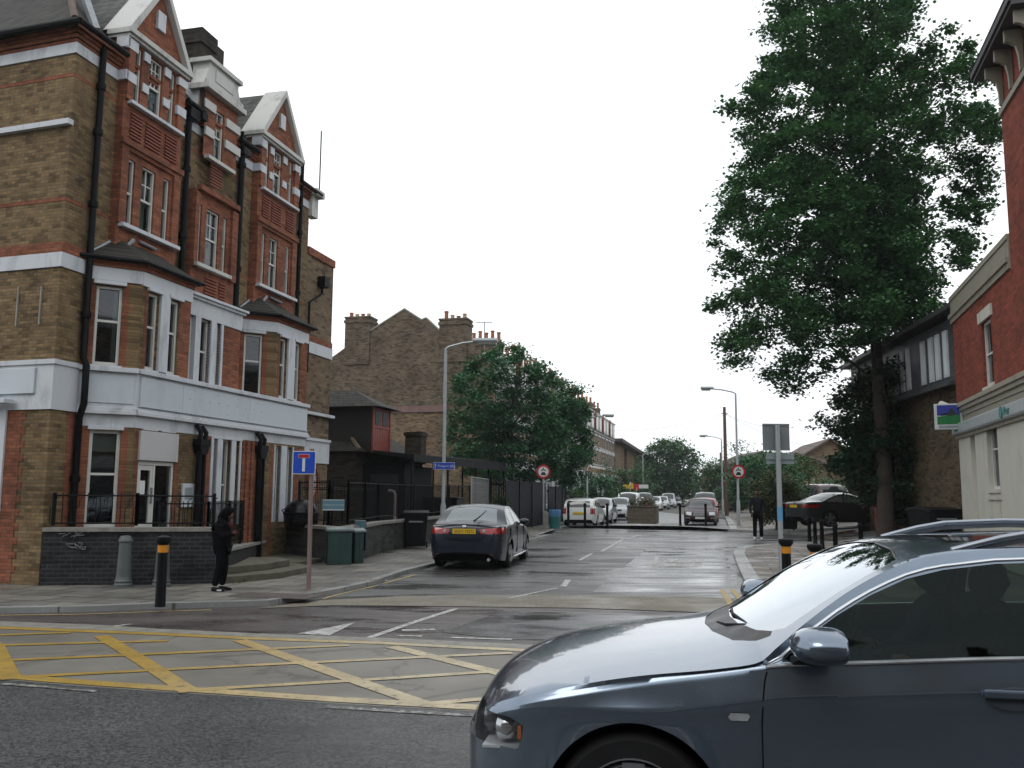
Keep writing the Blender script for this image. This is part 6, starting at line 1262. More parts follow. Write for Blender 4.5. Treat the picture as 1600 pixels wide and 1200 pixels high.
def car(name, label, loc, heading, sp, paint, group=None, cat='car', plates=('front', 'rear'), detail=1, plate_text=None, opts=()):
    """x axis of the car runs from nose to tail; heading = direction the tail points to"""
    t = thing(name, label, cat, loc, heading, group); bm = shell_bm(sp, nx=sp.get('nx', 44)); L, Wd = sp['L'], sp['W']
    G_ = sp['glass']; parts = []
    for side in (-1, 1):
        for poly in G_['side']: parts.append(('side_window', cut(bm, poly, 'side', lambda c, s=side: c.y*s > .25 and c.z > .8), FARGL))
        for nm, poly, mt in sp.get('sidecuts', ()): parts.append((nm, cut(bm, poly, 'side', lambda c, s=side: c.y*s > Wd*.30), mt))
    if 'wind' in G_: parts.append(('windscreen', cut(bm, G_['wind'], 'top', lambda c: c.z > .82), FARGL))
    if 'rear' in G_:
        parts.append(('rear_window', cut(bm, G_['rear'], G_.get('rview', 'top'), lambda c: c.z > .82 and c.x > L*.6), FARGL))
    for nm, poly, mt in sp.get('front', ()): parts.append((nm, cut(bm, poly, 'front', lambda c: c.x < .75 and abs(c.y) < Wd), mt))
    for nm, poly, mt in sp.get('back', ()): parts.append((nm, cut(bm, poly, 'front', lambda c: c.x > L-.62), mt))
    bm_obj('body', bm, paint, t, ang=50)
    for nm, b, mt in parts: bm_obj(nm, b, mt, t, off=.003 if 'light' in nm else (-.004 if 'window' in nm or nm == 'windscreen' else 0))
    m = MB(); m.box(.25, L-.25, -Wd/2+.16, Wd/2-.16, sp.get('floor', .2), .62); m.build('underbody', UNDER, t)
    m = MB(); z0 = .63; m.box(L*.33, L*.85, -Wd/2+.22, Wd/2-.22, .63, sp['belt'][2][1]-.05); m.build('interior', UNDER, t)
    for xc in (sp['xf'], sp['xr']):
        for s in (-1, 1):
            wheel(t, xc, s*(Wd/2-.115), sp.get('wr', .305), .19, sp.get('spokes', 5), side=-s if False else (1 if s < 0 else -1), rim=sp.get('rim'), seg=24)
            m = MB(); Ra = sp['arch']; n = 14; pts = [(xc+(Ra+.005)*cos(pi*k/n), sp.get('az', .31)+(Ra+.005)*sin(pi*k/n)) for k in range(n+1)]; yo, yi = s*(Wd/2-.02), s*(Wd/2-.30)
            m.add([(a, yo, b) for a, b in pts]+[(a, yi, b) for a, b in pts], [(k, k+1, n+2+k, n+1+k) for k in range(n)]); m.build('wheel_arch', UNDER, t)
    zm = sp['belt'][2][1]
    for s in (-1, 1):
        if sp.get('mirror'):
            mx_, mz_ = sp['mirror']; m = MB(); m.M = T(mx_, s*(Wd/2+.06), mz_) @ Matrix.Diagonal((.09, .12, .075, 1)); m.lathe([(.01, -1), (.6, -.85), (.95, -.4), (1, 0), (.95, .45), (.6, .85), (.01, 1)], 14); m.build('mirror', sp.get('mirmat') or paint, t, smooth=True)
            m = MB(); m.box(mx_-.03, mx_+.03, s*(Wd/2-.06), s*(Wd/2+.02), mz_-.06, mz_-.03); m.build('mirror_arm', TRIM, t)
        for hx in sp.get('handles', ()): m = MB(); m.box(hx-.09, hx+.09, s*(Wd/2-.035), s*(Wd/2+.008), sp['hz']-.015, sp['hz']+.015); m.build('door_handle', sp.get('hmat') or paint, t, bev=.008)
    for nm in plates:
        zf = sp.get('pz', {}).get(nm, .45); x = (-.012 if nm == 'front' else L+.002)+sp.get('px', {}).get(nm, 0); m = MB(); m.box(x, x+.012, -.26, .26, zf-.055, zf+.055); p_ = m.build('number_plate', PLW_ if nm == 'front' else PLY, t)
        if plate_text and nm in plate_text:
            M_ = T(x+(.0135 if nm == 'rear' else -.0015), 0, zf-.032) @ Matrix.Rotation(pi/2 if nm == 'rear' else -pi/2, 4, 'Z') @ RXM; text(p_, plate_text[nm], .098, M_, SK, align='CENTER', ext=.001)
    for f in opts: f(t, sp)
    return t
def place(px, py, Y, z=0): p = D(px, py, Y); return (p.x, p.y, z)
HD = pi/2-ROT     # tail away from the camera along the street
def gen(kind, **k):
    if kind == 'saloon':
        s = dict(L=4.66, W=1.76, xf=.92, xr=3.60, arch=.335, az=.31, tum=.50,
          top=[(0, .50), (.04, .62), (.15, .70), (.5, .80), (1.25, .93), (1.42, .97), (2.05, 1.34), (2.45, 1.435), (3.0, 1.44), (3.45, 1.37), (4.12, 1.06), (4.3, 1.03), (4.58, .99), (4.64, .80), (4.66, .55)],
          belt=[(0, .48), (.06, .58), (.3, .68), (1.3, .88), (2.2, .92), (3.4, .96), (4.1, .97), (4.56, .93), (4.63, .75), (4.66, .5)],
          edge=[(0, .48), (.2, .68), (1.3, .90), (1.62, .96), (2.2, 1.29), (2.55, 1.375), (3.0, 1.38), (3.4, 1.31), (3.98, .99), (4.1, .98), (4.66, .5)],
          bot=[(0, .34), (.05, .24), (.3, .19), (1, .18), (3.6, .18), (4.35, .22), (4.6, .28), (4.66, .38)],
          plan=[(0, .55), (.03, .70), (.12, .83), (.35, .94), (.8, .99), (1.4, 1), (3.4, 1), (4.0, .97), (4.4, .91), (4.58, .82), (4.64, .72), (4.66, .6)],
          glass=dict(side=[[(1.75, .955), (2.22, 1.26), (2.5, 1.335), (2.62, 1.34), (2.62, .965)], [(2.70, .965), (2.70, 1.34), (3.0, 1.345), (3.32, 1.28), (3.42, 1.20), (3.42, .985)], [(3.48, .985), (3.48, 1.17), (3.75, 1.04), (3.72, .99)]],
             wind=[(1.45, -.60), (1.5, -.68), (2.10, -.56), (2.16, 0), (2.10, .56), (1.5, .68), (1.45, .60), (1.38, 0)], rear=[(3.46, -.52), (4.0, -.62), (4.06, 0), (4.0, .62), (3.46, .52), (3.44, 0)]),
          front=[('headlight', [(-.78, .56), (-.46, .54), (-.44, .67), (-.75, .72)], LENSW), ('headlight', [(.78, .56), (.46, .54), (.44, .67), (.75, .72)], LENSW), ('grille', [(-.38, .53), (.38, .53), (.40, .68), (-.40, .68)], TRIM), ('lower_grille', [(-.6, .26), (.6, .26), (.62, .36), (-.62, .36)], TRIM)],
          back=[('tail_light', [(-.80, .74), (-.42, .76), (-.40, .88), (-.80, .90)], LENSR), ('tail_light', [(.80, .74), (.42, .76), (.40, .88), (.80, .90)], LENSR)],
          mirror=(1.92, 1.0), handles=(2.42, 3.45), hz=.86, pz=dict(front=.42, rear=.80))
    if kind in ('hatch', 'estate', 'van', 'suv'):
        P = dict(hatch=(3.95, 1.68, 1.46, .86, 3.32), estate=(4.45, 1.72, 1.47, .90, 3.50), van=(4.3, 1.75, 1.80, .85, 3.45), suv=(4.4, 1.80, 1.82, .90, 3.45))[kind]; L, Wd, H, xf, xr = P; b = .93 if kind != 'suv' else 1.05; hood = .0 if kind not in ('van', 'suv') else .12
        s = dict(L=L, W=Wd, xf=xf, xr=xr, arch=.33, az=.31, tum=.36 if kind not in ('van',) else .2,
          top=[(0, .50), (.04, .64+hood*.5), (.2, .78+hood), (1.0, .93+hood), (1.18, .98+hood), (1.85, H-.08), (2.3, H), (L-1.0, H-.01), (L-.5, H-.05), (L-.22, H-.22 if kind == 'hatch' else H-.12), (L-.06, b+.05), (L-.02, .8), (L, .5)],
          belt=[(0, .46), (.08, .62+hood*.4), (.3, .74+hood*.7), (1.1, b-.04+hood*.5), (2.0, b), (L-.5, b+.03), (L-.1, b+.0), (L-.03, .78), (L, .48)],
          edge=[(0, .46), (.3, .76+hood*.7), (1.1, b-.01+hood*.5), (1.36, b+.05+hood*.4), (2.0, H-.13), (2.4, H-.06), (L-.9, H-.07), (L-.45, H-.12), (L-.16, b+.28), (L-.04, b-.02), (L, .48)],
          bot=[(0, .34), (.05, .25), (.3, .2), (L-.4, .2), (L-.05, .28), (L, .38)],
          plan=[(0, .6), (.03, .74), (.12, .86), (.35, .95), (.8, 1), (L-1., 1), (L-.4, .97), (L-.12, .93), (L-.03, .88), (L, .80)],
          glass=dict(side=[[(1.55, b+.045+hood*.3), (1.98, H-.19), (2.2, H-.13), (2.30, H-.12), (2.30, b+.04)], [(2.38, b+.04), (2.38, H-.12), (3.12, H-.12), (3.12, b+.05)], [(3.20, b+.05), (3.20, H-.13), (L-.62, H-.16), (L-.32, b+.25), (L-.34, b+.07)]],
             wind=[(1.24, -.55), (1.3, -.64), (1.86, -.56), (1.92, 0), (1.86, .56), (1.3, .64), (1.24, .55), (1.18, 0)], rear=[(-.60, b+.06), (.60, b+.06), (.56, H-.16), (-.56, H-.16)], rview='front'),
          front=[('headlight', [(-.76, .60+hood*.5), (-.44, .58+hood*.5), (-.42, .72+hood*.6), (-.74, .76+hood*.6)], LENSW), ('headlight', [(.76, .60+hood*.5), (.44, .58+hood*.5), (.42, .72+hood*.6), (.74, .76+hood*.6)], LENSW), ('grille', [(-.38, .58), (.38, .58), (.40, .70+hood*.6), (-.40, .70+hood*.6)], TRIM), ('lower_grille', [(-.6, .28), (.6, .28), (.62, .42), (-.62, .42)], TRIM)],
          back=[('tail_light', [(-.82, .66), (-.62, .66), (-.60, b+.02), (-.80, b+.02)], LENSR), ('tail_light', [(.82, .66), (.62, .66), (.60, b+.02), (.80, b+.02)], LENSR)],
          mirror=(1.72, b+.07+hood*.3), handles=(2.15, 3.0), hz=b-.09, pz=dict(front=.46, rear=.70), px=dict(rear=.005), mirmat=TRIM)
    s.update(k); return s
SKYG = plain('sky_lit_glazing', (.12, .15, .165), .08, .2, 1, spec=1.)  # paler copy of the car glazing, sky reflection put into its base colour
# --- dark saloon parked on the left, seen from behind
sp = gen('saloon', rim=RIM, wr=.315, arch=.345, nx=90, crease=.8, back=[('tail_light', [(-.84, .80), (-.36, .80), (-.33, .90), (-.60, .925), (-.84, .93)], LENSR), ('tail_light', [(.84, .80), (.36, .80), (.33, .90), (.60, .925), (.84, .93)], LENSR), ('bumper_reflector', [(-.62, .33), (-.35, .33), (-.35, .36), (-.62, .37)], plain('dull_red_reflector', (.12, .01, .01), .3)), ('bumper_reflector', [(.62, .33), (.35, .33), (.35, .36), (.62, .37)], bpy.data.materials['dull_red_reflector'])], sidecuts=[], pz=dict(front=.42, rear=.855), px=dict(rear=-.015), mirmat=None, hmat=TRIM)
def accord(t, sp):
    for s, x in ((-1, 0), (1, 0)):
        m = MB(); m.M = T(4.635, s*.44, .865) @ Matrix.Rotation(pi/2, 4, 'Y'); m.lathe([(.035, -.02), (.035, .012)], 14); m.build('reversing_lamp', LENSW, t)
    m = MB(); m.tube([(4.1, .1, 1.075), (3.96, .16, 1.12), (3.62, .30, 1.285)], .011, 5); m.build('rear_wiper', TRIM, t)
    def by(f, z, x0=4.668): return [(x0-.35*abs(y/.88)**3.2, y*f, z) for y in (-.82, -.74, -.6, -.4, -.2, 0, .2, .4, .6, .74, .82)]
    m = MB(); m.tube(by(1, .655), .007, 5); m.tube(by(.98, .40), .009, 5); m.build('bumper_line', UNDER, t)
    m = MB(); m.tube([(4.655, y, .70) for y in (-.42, 0, .42)], .006, 5); m.tube([(4.655, -.42, .70), (4.62, -.5, .80)], .005, 4); m.tube([(4.655, .42, .70), (4.62, .5, .80)], .005, 4); m.build('boot_line', UNDER, t)
    m = MB(); m.tube([(4.56, y, 1.005-.02*abs(y)) for y in (-.7, -.35, 0, .35, .7)], .012, 6); m.build('boot_lip', NAVY, t, smooth=True)
    m = MB(); m.box(4.645, 4.66, -.05, .05, .925, .975); m.build('badge', CHROME, t, bev=.01)
    for s in (-1, 1):
        m = MB(); m.tube([(1.25, s*.885, .24), (3.25, s*.885, .24)], .012, 6); m.build('sill_trim', CHROME, t)
        for x in (1.55, 2.66, 3.62): m = MB(); m.box(x, x+.010, s*.862, s*.884, .30, .90); m.build('door_gap', UNDER, t)
    m = MB(); m.M = T(4.5, .55, .25) @ Matrix.Rotation(pi/2, 4, 'Y'); m.lathe([(.035, 0), (.035, .16)], 12); m.build('exhaust', CHROME, t)
NAVY = carpaint('dark_blue_black_paint', (.008, .014, .026), .3, coat=.55)
farg_ = FARGL; FARGL = SKYG
car('parked_car', 'dark blue saloon car parked at the left kerb, seen from behind', (-.30, 24.2, 0), pi/2-radians(9)+pi, sp, NAVY, plate_text=dict(rear='SG03 HZG'), opts=(accord,)); FARGL = farg_
PW = carpaint('white_paint', (.62, .63, .62), 0.); PS = carpaint('silver_paint', (.36, .38, .40), .5); PM = carpaint('maroon_paint', (.026, .003, .006), .0, coat=.1, rough=.4); PB = carpaint('black_paint', (.020, .023, .025), .5); PG = carpaint('dark_grey_paint', (.05, .055, .065), .4); PR = carpaint('red_paint', (.28, .02, .02), .1)
def rackless(t, sp): pass
GRP = 'cars parked along the left kerb beyond the closure'
def kerbcar(kind, s, lab, paint, face=0, off=0., **k):
    p = along(g2(884, 825), s, .02+off); hd = HD+(pi if face else 0)
    spx = gen(kind, **k); loc = (p[0], p[1], .0)
    if face: loc = (p[0]+U.x*spx['L'], p[1]+U.y*spx['L'], 0)     # nose away from us
    return car('parked_car', lab, loc, hd, spx, paint, GRP, plate_text=None)
kerbcar('estate', 1.0, 'white estate car with yellow rear plate, first parked beyond the closure', PW, 1, .45)
kerbcar('hatch', 7.0, 'silver hatchback facing us, second in the row after the white estate car', PS, 0, .55)
kerbcar('hatch', 13.2, 'pale silver car facing us, third in the row of parked cars', PS, 0, .98)
kerbcar('van', 19.8, 'taller white car facing us, fourth in the row of parked cars', PW, 0, .98)
kerbcar('hatch', 28.0, 'red car with pale reflections, fifth in the row behind the planter flowers', PR, 1, .98)
kerbcar('suv', 35.0, 'dark tall off-road car, sixth in the row behind the planter', PG, 1, .98)
for k, (s, kind, lab, pt) in enumerate(((46, 'hatch', 'white hatchback far up the street right of the planter shrubs', PW), (54, 'hatch', 'pale silver car behind the white far hatchback', PS), (63, 'van', 'grey tall car, third of the far row right of the planter', PS), (73, 'hatch', 'dark car near the far end of the parked row', PG), (84, 'hatch', 'white car at the far end of the parked row', PW))): kerbcar(kind, s, lab, pt, 0, 1.1+k*.3)
# far pavement side car half hidden behind the estate
pd = car('parked_car', 'dark car with pale roof half hidden left of the white estate car', (4.1-2.6, 53.5, .1), HD, gen('suv'), PB)
# dark red saloon facing us
spm = gen('saloon', front=[('headlight', [(-.78, .56), (-.46, .56), (-.46, .72), (-.76, .72)], LENSW), ('headlight', [(.78, .56), (.46, .56), (.46, .72), (.76, .72)], LENSW), ('grille', [(-.36, .52), (.36, .52), (.34, .72), (-.34, .72)], plain('grille_grey', (.10, .10, .11), .3, .3, 20, metal=.6)), ('lower_grille', [(-.6, .24), (.6, .24), (.62, .34), (-.62, .34)], TRIM)], rim=RIM, nx=60)
def merc(t, sp):
    for k in range(6): m = MB(); m.box(.02+.004*k, .05, -.33, .33, .54+k*.028, .547+k*.028); m.build('grille_bar', CHROME, t)
    m = MB(); m.box(.01, .06, -.80, .80, .40, .44); m.build('bumper_strip', CHROME, t)
    m = MB(); m.quad((1.72, -.05, 1.10), (1.72, .42, 1.10), (1.80, .42, 1.155), (1.80, -.05, 1.155)); m.build('dash_paper', SW, t)
pM = D(1066, 818, 47.3)
car('parked_car', 'dark red saloon car facing us at the right of the closure', (pM.x+1.0, 47.5, .02), HD, spm, PM, plate_text=None, opts=(merc,))
pM2 = along((pM.x+1.0, 47.5), 6.5, .15); car('parked_car', 'red car parked right behind the dark red saloon', (pM2[0], pM2[1], .02), HD, gen('hatch'), PR)
pM3 = along((pM.x+1.0, 47.5), 13.5, .1); car('parked_car', 'dark high-roofed car behind the two red cars', (pM3[0], pM3[1], .02), HD, gen('suv'), PG, cat='car')
# black coupe on the right forecourt
spc = gen('saloon', nx=80, wr=.33, arch=.36, rim=RIM, top=[(0, .48), (.04, .58), (.15, .66), (.5, .76), (1.3, .90), (1.5, .95), (2.25, 1.30), (2.6, 1.355), (3.0, 1.35), (3.6, 1.22), (4.15, 1.02), (4.4, .99), (4.6, .95), (4.64, .80), (4.66, .55)],
    edge=[(0, .46), (.2, .64), (1.3, .88), (1.7, .94), (2.4, 1.22), (2.7, 1.29), (3.0, 1.285), (3.5, 1.15), (4.0, .96), (4.1, .95), (4.66, .5)])
spc['glass'] = dict(side=[[(1.85, .955), (2.42, 1.19), (2.7, 1.25), (2.9, 1.25), (2.9, .96)], [(2.97, .965), (2.97, 1.245), (3.15, 1.22), (3.55, 1.08), (3.72, .99)]], wind=[(1.55, -.60), (1.6, -.66), (2.28, -.54), (2.34, 0), (2.28, .54), (1.6, .66), (1.55, .60), (1.48, 0)], rear=[(3.42, -.50), (4.0, -.60), (4.06, 0), (4.0, .60), (3.42, .50), (3.38, 0)])
spc['back'] = [('tail_light', [(-.84, .74), (-.50, .75), (-.50, .86), (-.84, .88)], LENSR), ('tail_light', [(.84, .74), (.50, .75), (.50, .86), (.84, .88)], LENSR)]; spc['sidecuts'] = [('tail_light', [(4.30, .76), (4.62, .74), (4.62, .88), (4.34, .87)], LENSR)]
farg_ = FARGL; FARGL = SKYG
pC = D(1243, 815, 35.5); zC = gz(pC.x+1, 36)+.02
car('parked_car', 'shiny black coupe parked sideways under the trees on the right', (pC.x+4.45, 36.6, .45), pi+radians(14), spc, carpaint('green_black_paint', (.030, .036, .036), .4, coat=.7)); FARGL = farg_
pJ = D(1247, 790, 42.5)
car('parked_car', 'tall maroon off-road car standing behind the black coupe', (pJ.x+1.0, 41.0+4.4, .42), -pi/2+radians(4), gen('suv', W=1.75), carpaint('dull_maroon', (.07, .028, .024), .1), cat='car')
# ---------------------------------------------------------------- the silver blue estate car crossing in front
AH = radians(99.0); AO = Vector((.4905, 3.673, .10))                      # foot of the near front wheel face on the ground
au, an = Vector((sin(AH), cos(AH), 0)), Vector((-cos(AH), sin(AH), 0))
AXF = .84; AW = 1.772
sa = dict(L=4.52, W=AW, xf=AXF, xr=AXF+2.645, arch=.365, az=.325, tum=.52, nx=150, crease=None,
  top=[(0, .52), (.02, .62), (.07, .70), (.18, .765), (.45, .845), (.85, .915), (1.12, .952), (1.22, .972), (1.31, 1.01), (1.49, 1.112), (1.79, 1.272), (1.97, 1.358), (2.08, 1.392), (2.35, 1.42), (2.8, 1.438), (3.3, 1.435), (3.9, 1.40), (4.2, 1.32), (4.42, 1.05), (4.5, .85), (4.52, .55)],
  belt=[(0, .50), (.03, .58), (.1, .645), (.25, .70), (.5, .76), (.85, .83), (1.2, .885), (1.45, .925), (1.75, .945), (2.4, .985), (3.4, 1.01), (4.3, 1.02), (4.48, .95), (4.52, .5)],
  edge=[(0, .50), (.1, .655), (.5, .79), (.85, .862), (1.2, .908), (1.34, .935), (1.42, .995), (1.54, 1.088), (1.76, 1.232), (1.91, 1.305), (2.05, 1.348), (2.3, 1.380), (2.8, 1.398), (3.4, 1.385), (3.9, 1.34), (4.3, 1.15), (4.45, 1.0), (4.52, .5)],
  bot=[(0, .36), (.04, .26), (.12, .21), (.4, .19), (1.3, .20), (3.9, .20), (4.4, .26), (4.52, .38)],
  plan=[(0, .50), (.02, .62), (.06, .73), (.13, .82), (.25, .905), (.42, .965), (.7, .995), (1.2, 1), (3.8, 1), (4.2, .95), (4.45, .86), (4.52, .75)],
  glass={})
AP = carpaint('silver_blue_metallic', (.165, .212, .275), .84, .2); AP.node_tree.nodes['Principled BSDF'].inputs['Coat IOR'].default_value = 1.75
sa['creasef'] = lambda x: pchip(sa['belt'])(x)-(.015+.105*sm((x-.30)/.8))
SCREEN = glassmat('reflective_windscreen', (.35, .45, .42), .42, .01); SIDEG = glassmat('dark_side_glass', (.33, .39, .36), .0, .01); SIDEG.node_tree.nodes['Glossy BSDF'].inputs['Color'].default_value = (.34, .40, .39, 1)
def audi():
    t = thing('passing_car', 'silver blue estate car crossing the junction close to the camera, cut off at the right', 'car', (0, 0, 0), 0)
    o = AO-au*AXF+an*(AW/2); t.location = (o.x, o.y, AO.z); t.rotation_euler = (0, 0, atan2(au.y, au.x))
    sp = sa; bm = shell_bm(sp, nx=150, nlow=14, ncab=8, ntop=8) if False else None
    vs, fs = car_shell(sp, nx=170, nlow=16, ncab=9, ntop=9); bm = bmesh.new(); V = [bm.verts.new(v) for v in vs]
    for f in fs: bm.faces.new([V[i] for i in f])
    bm.normal_update(); bmesh.ops.recalc_face_normals(bm, faces=bm.faces[:])
    # near side of the car looks to the camera; mirror-image side is y<0 in the car's frame when the tail points right
    P = []
    fwin = [(1.43, .938), (1.55, 1.040), (1.66, 1.115), (1.80, 1.195), (1.95, 1.262), (2.10, 1.300), (2.3, 1.327), (2.50, 1.338), (2.49, .988)]
    rwin = [(2.66, 1.005), (2.665, 1.335), (3.0, 1.345), (3.42, 1.345), (3.50, 1.025)]; qwin = [(3.60, 1.03), (3.55, 1.335), (3.95, 1.29), (4.22, 1.10), (4.1, 1.04)]
    for s in (-1, 1):
        for w in (fwin, rwin, qwin): P.append(('side_window', cut(bm, w, 'side', lambda c, s=s: c.y*s > .3), SIDEG))
        P.append(('headlight', cut(bm, [(.045, .555), (.03, .60), (.055, .665), (.12, .685), (.30, .672), (.375, .645), (.37, .60), (.345, .548), (.2, .55), (.1, .548)], 'side', lambda c, s=s: c.y*s > .30), None))
        P.append(('side_repeater', cut(bm, [(1.225, .745), (1.29, .745), (1.30, .735), (1.29, .715), (1.225, .715), (1.215, .728)], 'side', lambda c, s=s: c.y*s > .5), LENSW))
    P.append(('windscreen', cut(bm, [(1.37, -.50), (1.425, -.64), (1.47, -.70), (1.58, -.685), (1.75, -.65), (1.90, -.605), (1.955, -.56), (1.985, -.35), (2.0, 0), (1.985, .35), (1.955, .56), (1.90, .605), (1.75, .65), (1.58, .685), (1.47, .70), (1.425, .64), (1.37, .50), (1.315, .25), (1.30, 0), (1.315, -.25)], 'top', lambda c: c.z > .85), SCREEN))
    P.append(('scuttle', cut(bm, [(1.27, -.52), (1.36, -.64), (1.41, -.68), (1.425, -.64), (1.37, -.50), (1.315, -.25), (1.30, 0), (1.315, .25), (1.37, .50), (1.425, .64), (1.41, .68), (1.36, .64), (1.27, .52), (1.20, .25), (1.18, 0), (1.20, -.25)], 'top', lambda c: c.z > .8), TRIM))
    P.append(('sunroof', cut(bm, [(2.20, -.42), (2.22, 0), (2.20, .42), (3.5, .42), (3.5, -.42)], 'top', lambda c: c.z > 1.2), plain('dark_roof_glass', (.01, .012, .014), .05, .1, 1, spec=.8, coat=1)))
    P.append(('bonnet', cut(bm, [(.10, -.34), (.16, -.50), (.30, -.60), (.60, -.655), (1.0, -.70), (1.31, -.735), (1.37, -.70), (1.355, -.645), (1.27, -.525), (1.20, -.255), (1.18, 0), (1.20, .255), (1.27, .525), (1.355, .645), (1.37, .70), (1.31, .735), (1.0, .70), (.60, .655), (.30, .60), (.16, .50), (.10, .34), (.09, 0)], 'top', lambda c: c.z > .6), AP))
    P.append(('grille', cut(bm, [(-.30, .30), (.30, .30), (.38, .62), (.33, .69), (-.33, .69), (-.38, .62)], 'front', lambda c: c.x < .25), TRIM))
    # doors
    for s in (-1, 1):
        P.append(('front_door', cut(bm, [(1.345, .24), (1.345, .70), (1.352, .80), (1.365, .885), (1.385, .905), (1.43, .915), (1.545, .93), (2.545, .985), (2.60, .995), (2.60, .24)], 'side', lambda c, s=s: c.y*s > .6 and c.z < 1.02), AP))
        P.append(('rear_door', cut(bm, [(2.612, .24), (2.612, .996), (3.50, 1.012), (3.56, .9), (3.5, .72), (3.2, .60), (3.1, .45), (3.08, .24)], 'side', lambda c, s=s: c.y*s > .6 and c.z < 1.02), AP))
    bo = bm_obj('body', bm, AP, t, ang=60)
    m, n, p = newmat('headlamp_lens'); p.inputs['Base Color'].default_value = (.10, .11, .12, 1); p.inputs['Roughness'].default_value = .05; p.inputs['Coat Weight'].default_value = 1; p.inputs['Transmission Weight'].default_value = .0; p.inputs['Alpha'].default_value = .22
    for nm, b, mt in P:
        if b is None: continue
        if nm in ('bonnet', 'front_door', 'rear_door'):
            bm_obj(nm, b, mt, t, off=.0)
        elif nm == 'headlight': bm_obj(nm, b, m, t, off=.002)
        elif nm == 'side_repeater': bm_obj(nm, b, mt, t, off=.004)
        elif nm in ('side_window', 'windscreen'): bm_obj(nm, b, mt, t, off=-.004)
        else: bm_obj(nm, b, mt, t, off=-.003)
    AS = lambda x, z: None
    # dark shut lines: thin gaps laid 1 mm proud of the panel edges
    zb = pchip(sa['belt']); pl_ = pchip(sa['plan'])
    def sidey(x, z):
        """half width of the shell at station x and height z"""
        w = AW/2*pl_(x); b = .20; s = zb(x); zz = (z-b)/(s-b); return w*(1-.055*max(0, (.45-zz)/.45)**1.6)-.30*max(0, z-sa['creasef'](x))-.010*min(1, max(0, sa['creasef'](x)-z)/.05)
    for s in (-1, 1):
        for pts in ([(1.345, .24), (1.345, .50), (1.345, .70), (1.351, .80), (1.362, .87), (1.372, .90)], [(2.606, .24), (2.606, .5), (2.606, .7), (2.606, .85), (2.606, .98)]):
            m = MB(); m.tube([(x, s*(sidey(x, z)-.001), z) for x, z in pts], .0035, 5); m.build('door_gap', UNDER, t)
        m = MB(); pts = [(1.365+.04*k, zb(1.365+.04*k)-.001) for k in range(0, 6)]+[(1.6+.1*k, zb(1.6+.1*k)-.002) for k in range(0, 20)]; m.tube([(x, s*(sidey(x, z)+.002), z+.006) for x, z in pts], .0085, 8); m.build('belt_trim', CHROME, t, smooth=True)
        # door handle: pull bar over a flat disc, its recess shade painted dark
        m = MB(); y = s*(sidey(2.3, .85)); m.box(2.16, 2.40, y-.004, y+s*.022 if s > 0 else y-.022, .842, .874); m.build('door_handle', AP, t, bev=.008)
        m = MB(); m.M = T(2.28, y+s*.0015, .838) @ Matrix.Rotation(pi/2, 4, 'X') @ Matrix.Diagonal((.115, .045, 1, 1)); m.lathe([(1, -.0008), (.9, .0008)], 20); m.build('handle_recess', plain('shadowed_recess', (.05, .06, .075), .4), t)
        # mirror
        m = MB(); m.M = T(1.545, s*(AW/2+.105), 1.028) @ Matrix.Rotation(-s*.12, 4, 'Z') @ Matrix.Diagonal((.098, .125, .070, 1)) @ Matrix.Rotation(pi/2, 4, 'Y'); m.lathe([(.02, -1), (.42, -.93), (.72, -.74), (.91, -.45), (1, 0), (1.0, .45), (.97, .72), (.90, .86), (.02, .88)], 26); m.build('mirror', AP, t, smooth=True, ang=60)
        m = MB(); m.add([(1.46, s*.845, .925), (1.60, s*.845, .925), (1.58, s*.93, .965), (1.50, s*.93, .965), (1.46, s*.845, .965), (1.60, s*.845, .98), (1.59, s*.95, .99), (1.50, s*.95, .99)], [(0, 1, 2, 3), (4, 7, 6, 5), (0, 4, 5, 1), (1, 5, 6, 2), (2, 6, 7, 3), (3, 7, 4, 0)]); m.build('mirror_arm', TRIM, t, bev=.008)
        m = MB(); e_ = [(1.43, .94), (1.54, 1.03), (1.60, 1.065), (1.61, .948)]; m.yprism(e_, s*.825, s*.80); m.build('mirror_base', TRIM, t)
        # bright frame round the side glass
        m = MB(); ze = pchip(sa['edge']); ywin = lambda x, z: s*(cabY(x, z)+.001); wl = [(1.375, .925), (1.43, .955), (1.48, 1.0), (1.55, 1.055), (1.66, 1.130), (1.73, 1.172), (1.80, 1.210), (1.88, 1.248), (1.95, 1.277), (2.03, 1.301), (2.10, 1.315), (2.3, 1.342), (2.50, 1.353), (2.8, 1.36), (3.2, 1.365), (3.6, 1.35), (3.9, 1.315), (4.2, 1.14)]
        m.tube([(x, ywin(x, z), z) for x, z in wl], .0075, 8); m.build('window_trim', CHROME, t, smooth=True)
        m = MB(); m.tube([(2.56, ywin(2.56, 1.0)-s*.02, 1.0), (2.58, ywin(2.58, 1.15)-s*.02, 1.15), (2.58, ywin(2.58, 1.33)-s*.02, 1.33)], .03, 6); m.build('pillar', TRIM, t)
        # roof rails
        rr = [(2.17, 1.372), (2.25, 1.395), (2.36, 1.425), (2.5, 1.452), (2.8, 1.468), (3.3, 1.465), (3.7, 1.43), (4.0, 1.39), (4.12, 1.35)]
        m = MB(); rp = [(x, s*(.60-.02*abs(x-3.0)), z) for x, z in rr]; m.tube(rp, .0145, 10)
        for a_, b_ in zip(rp, rp[1:]): m.quad(a_, b_, (b_[0], b_[1], b_[2]-.035), (a_[0], a_[1], a_[2]-.035))
        m.add([], []); m.build('roof_rail', plain('satin_rail', (.34, .37, .41), .3, .05, metal=.9), t, smooth=True)
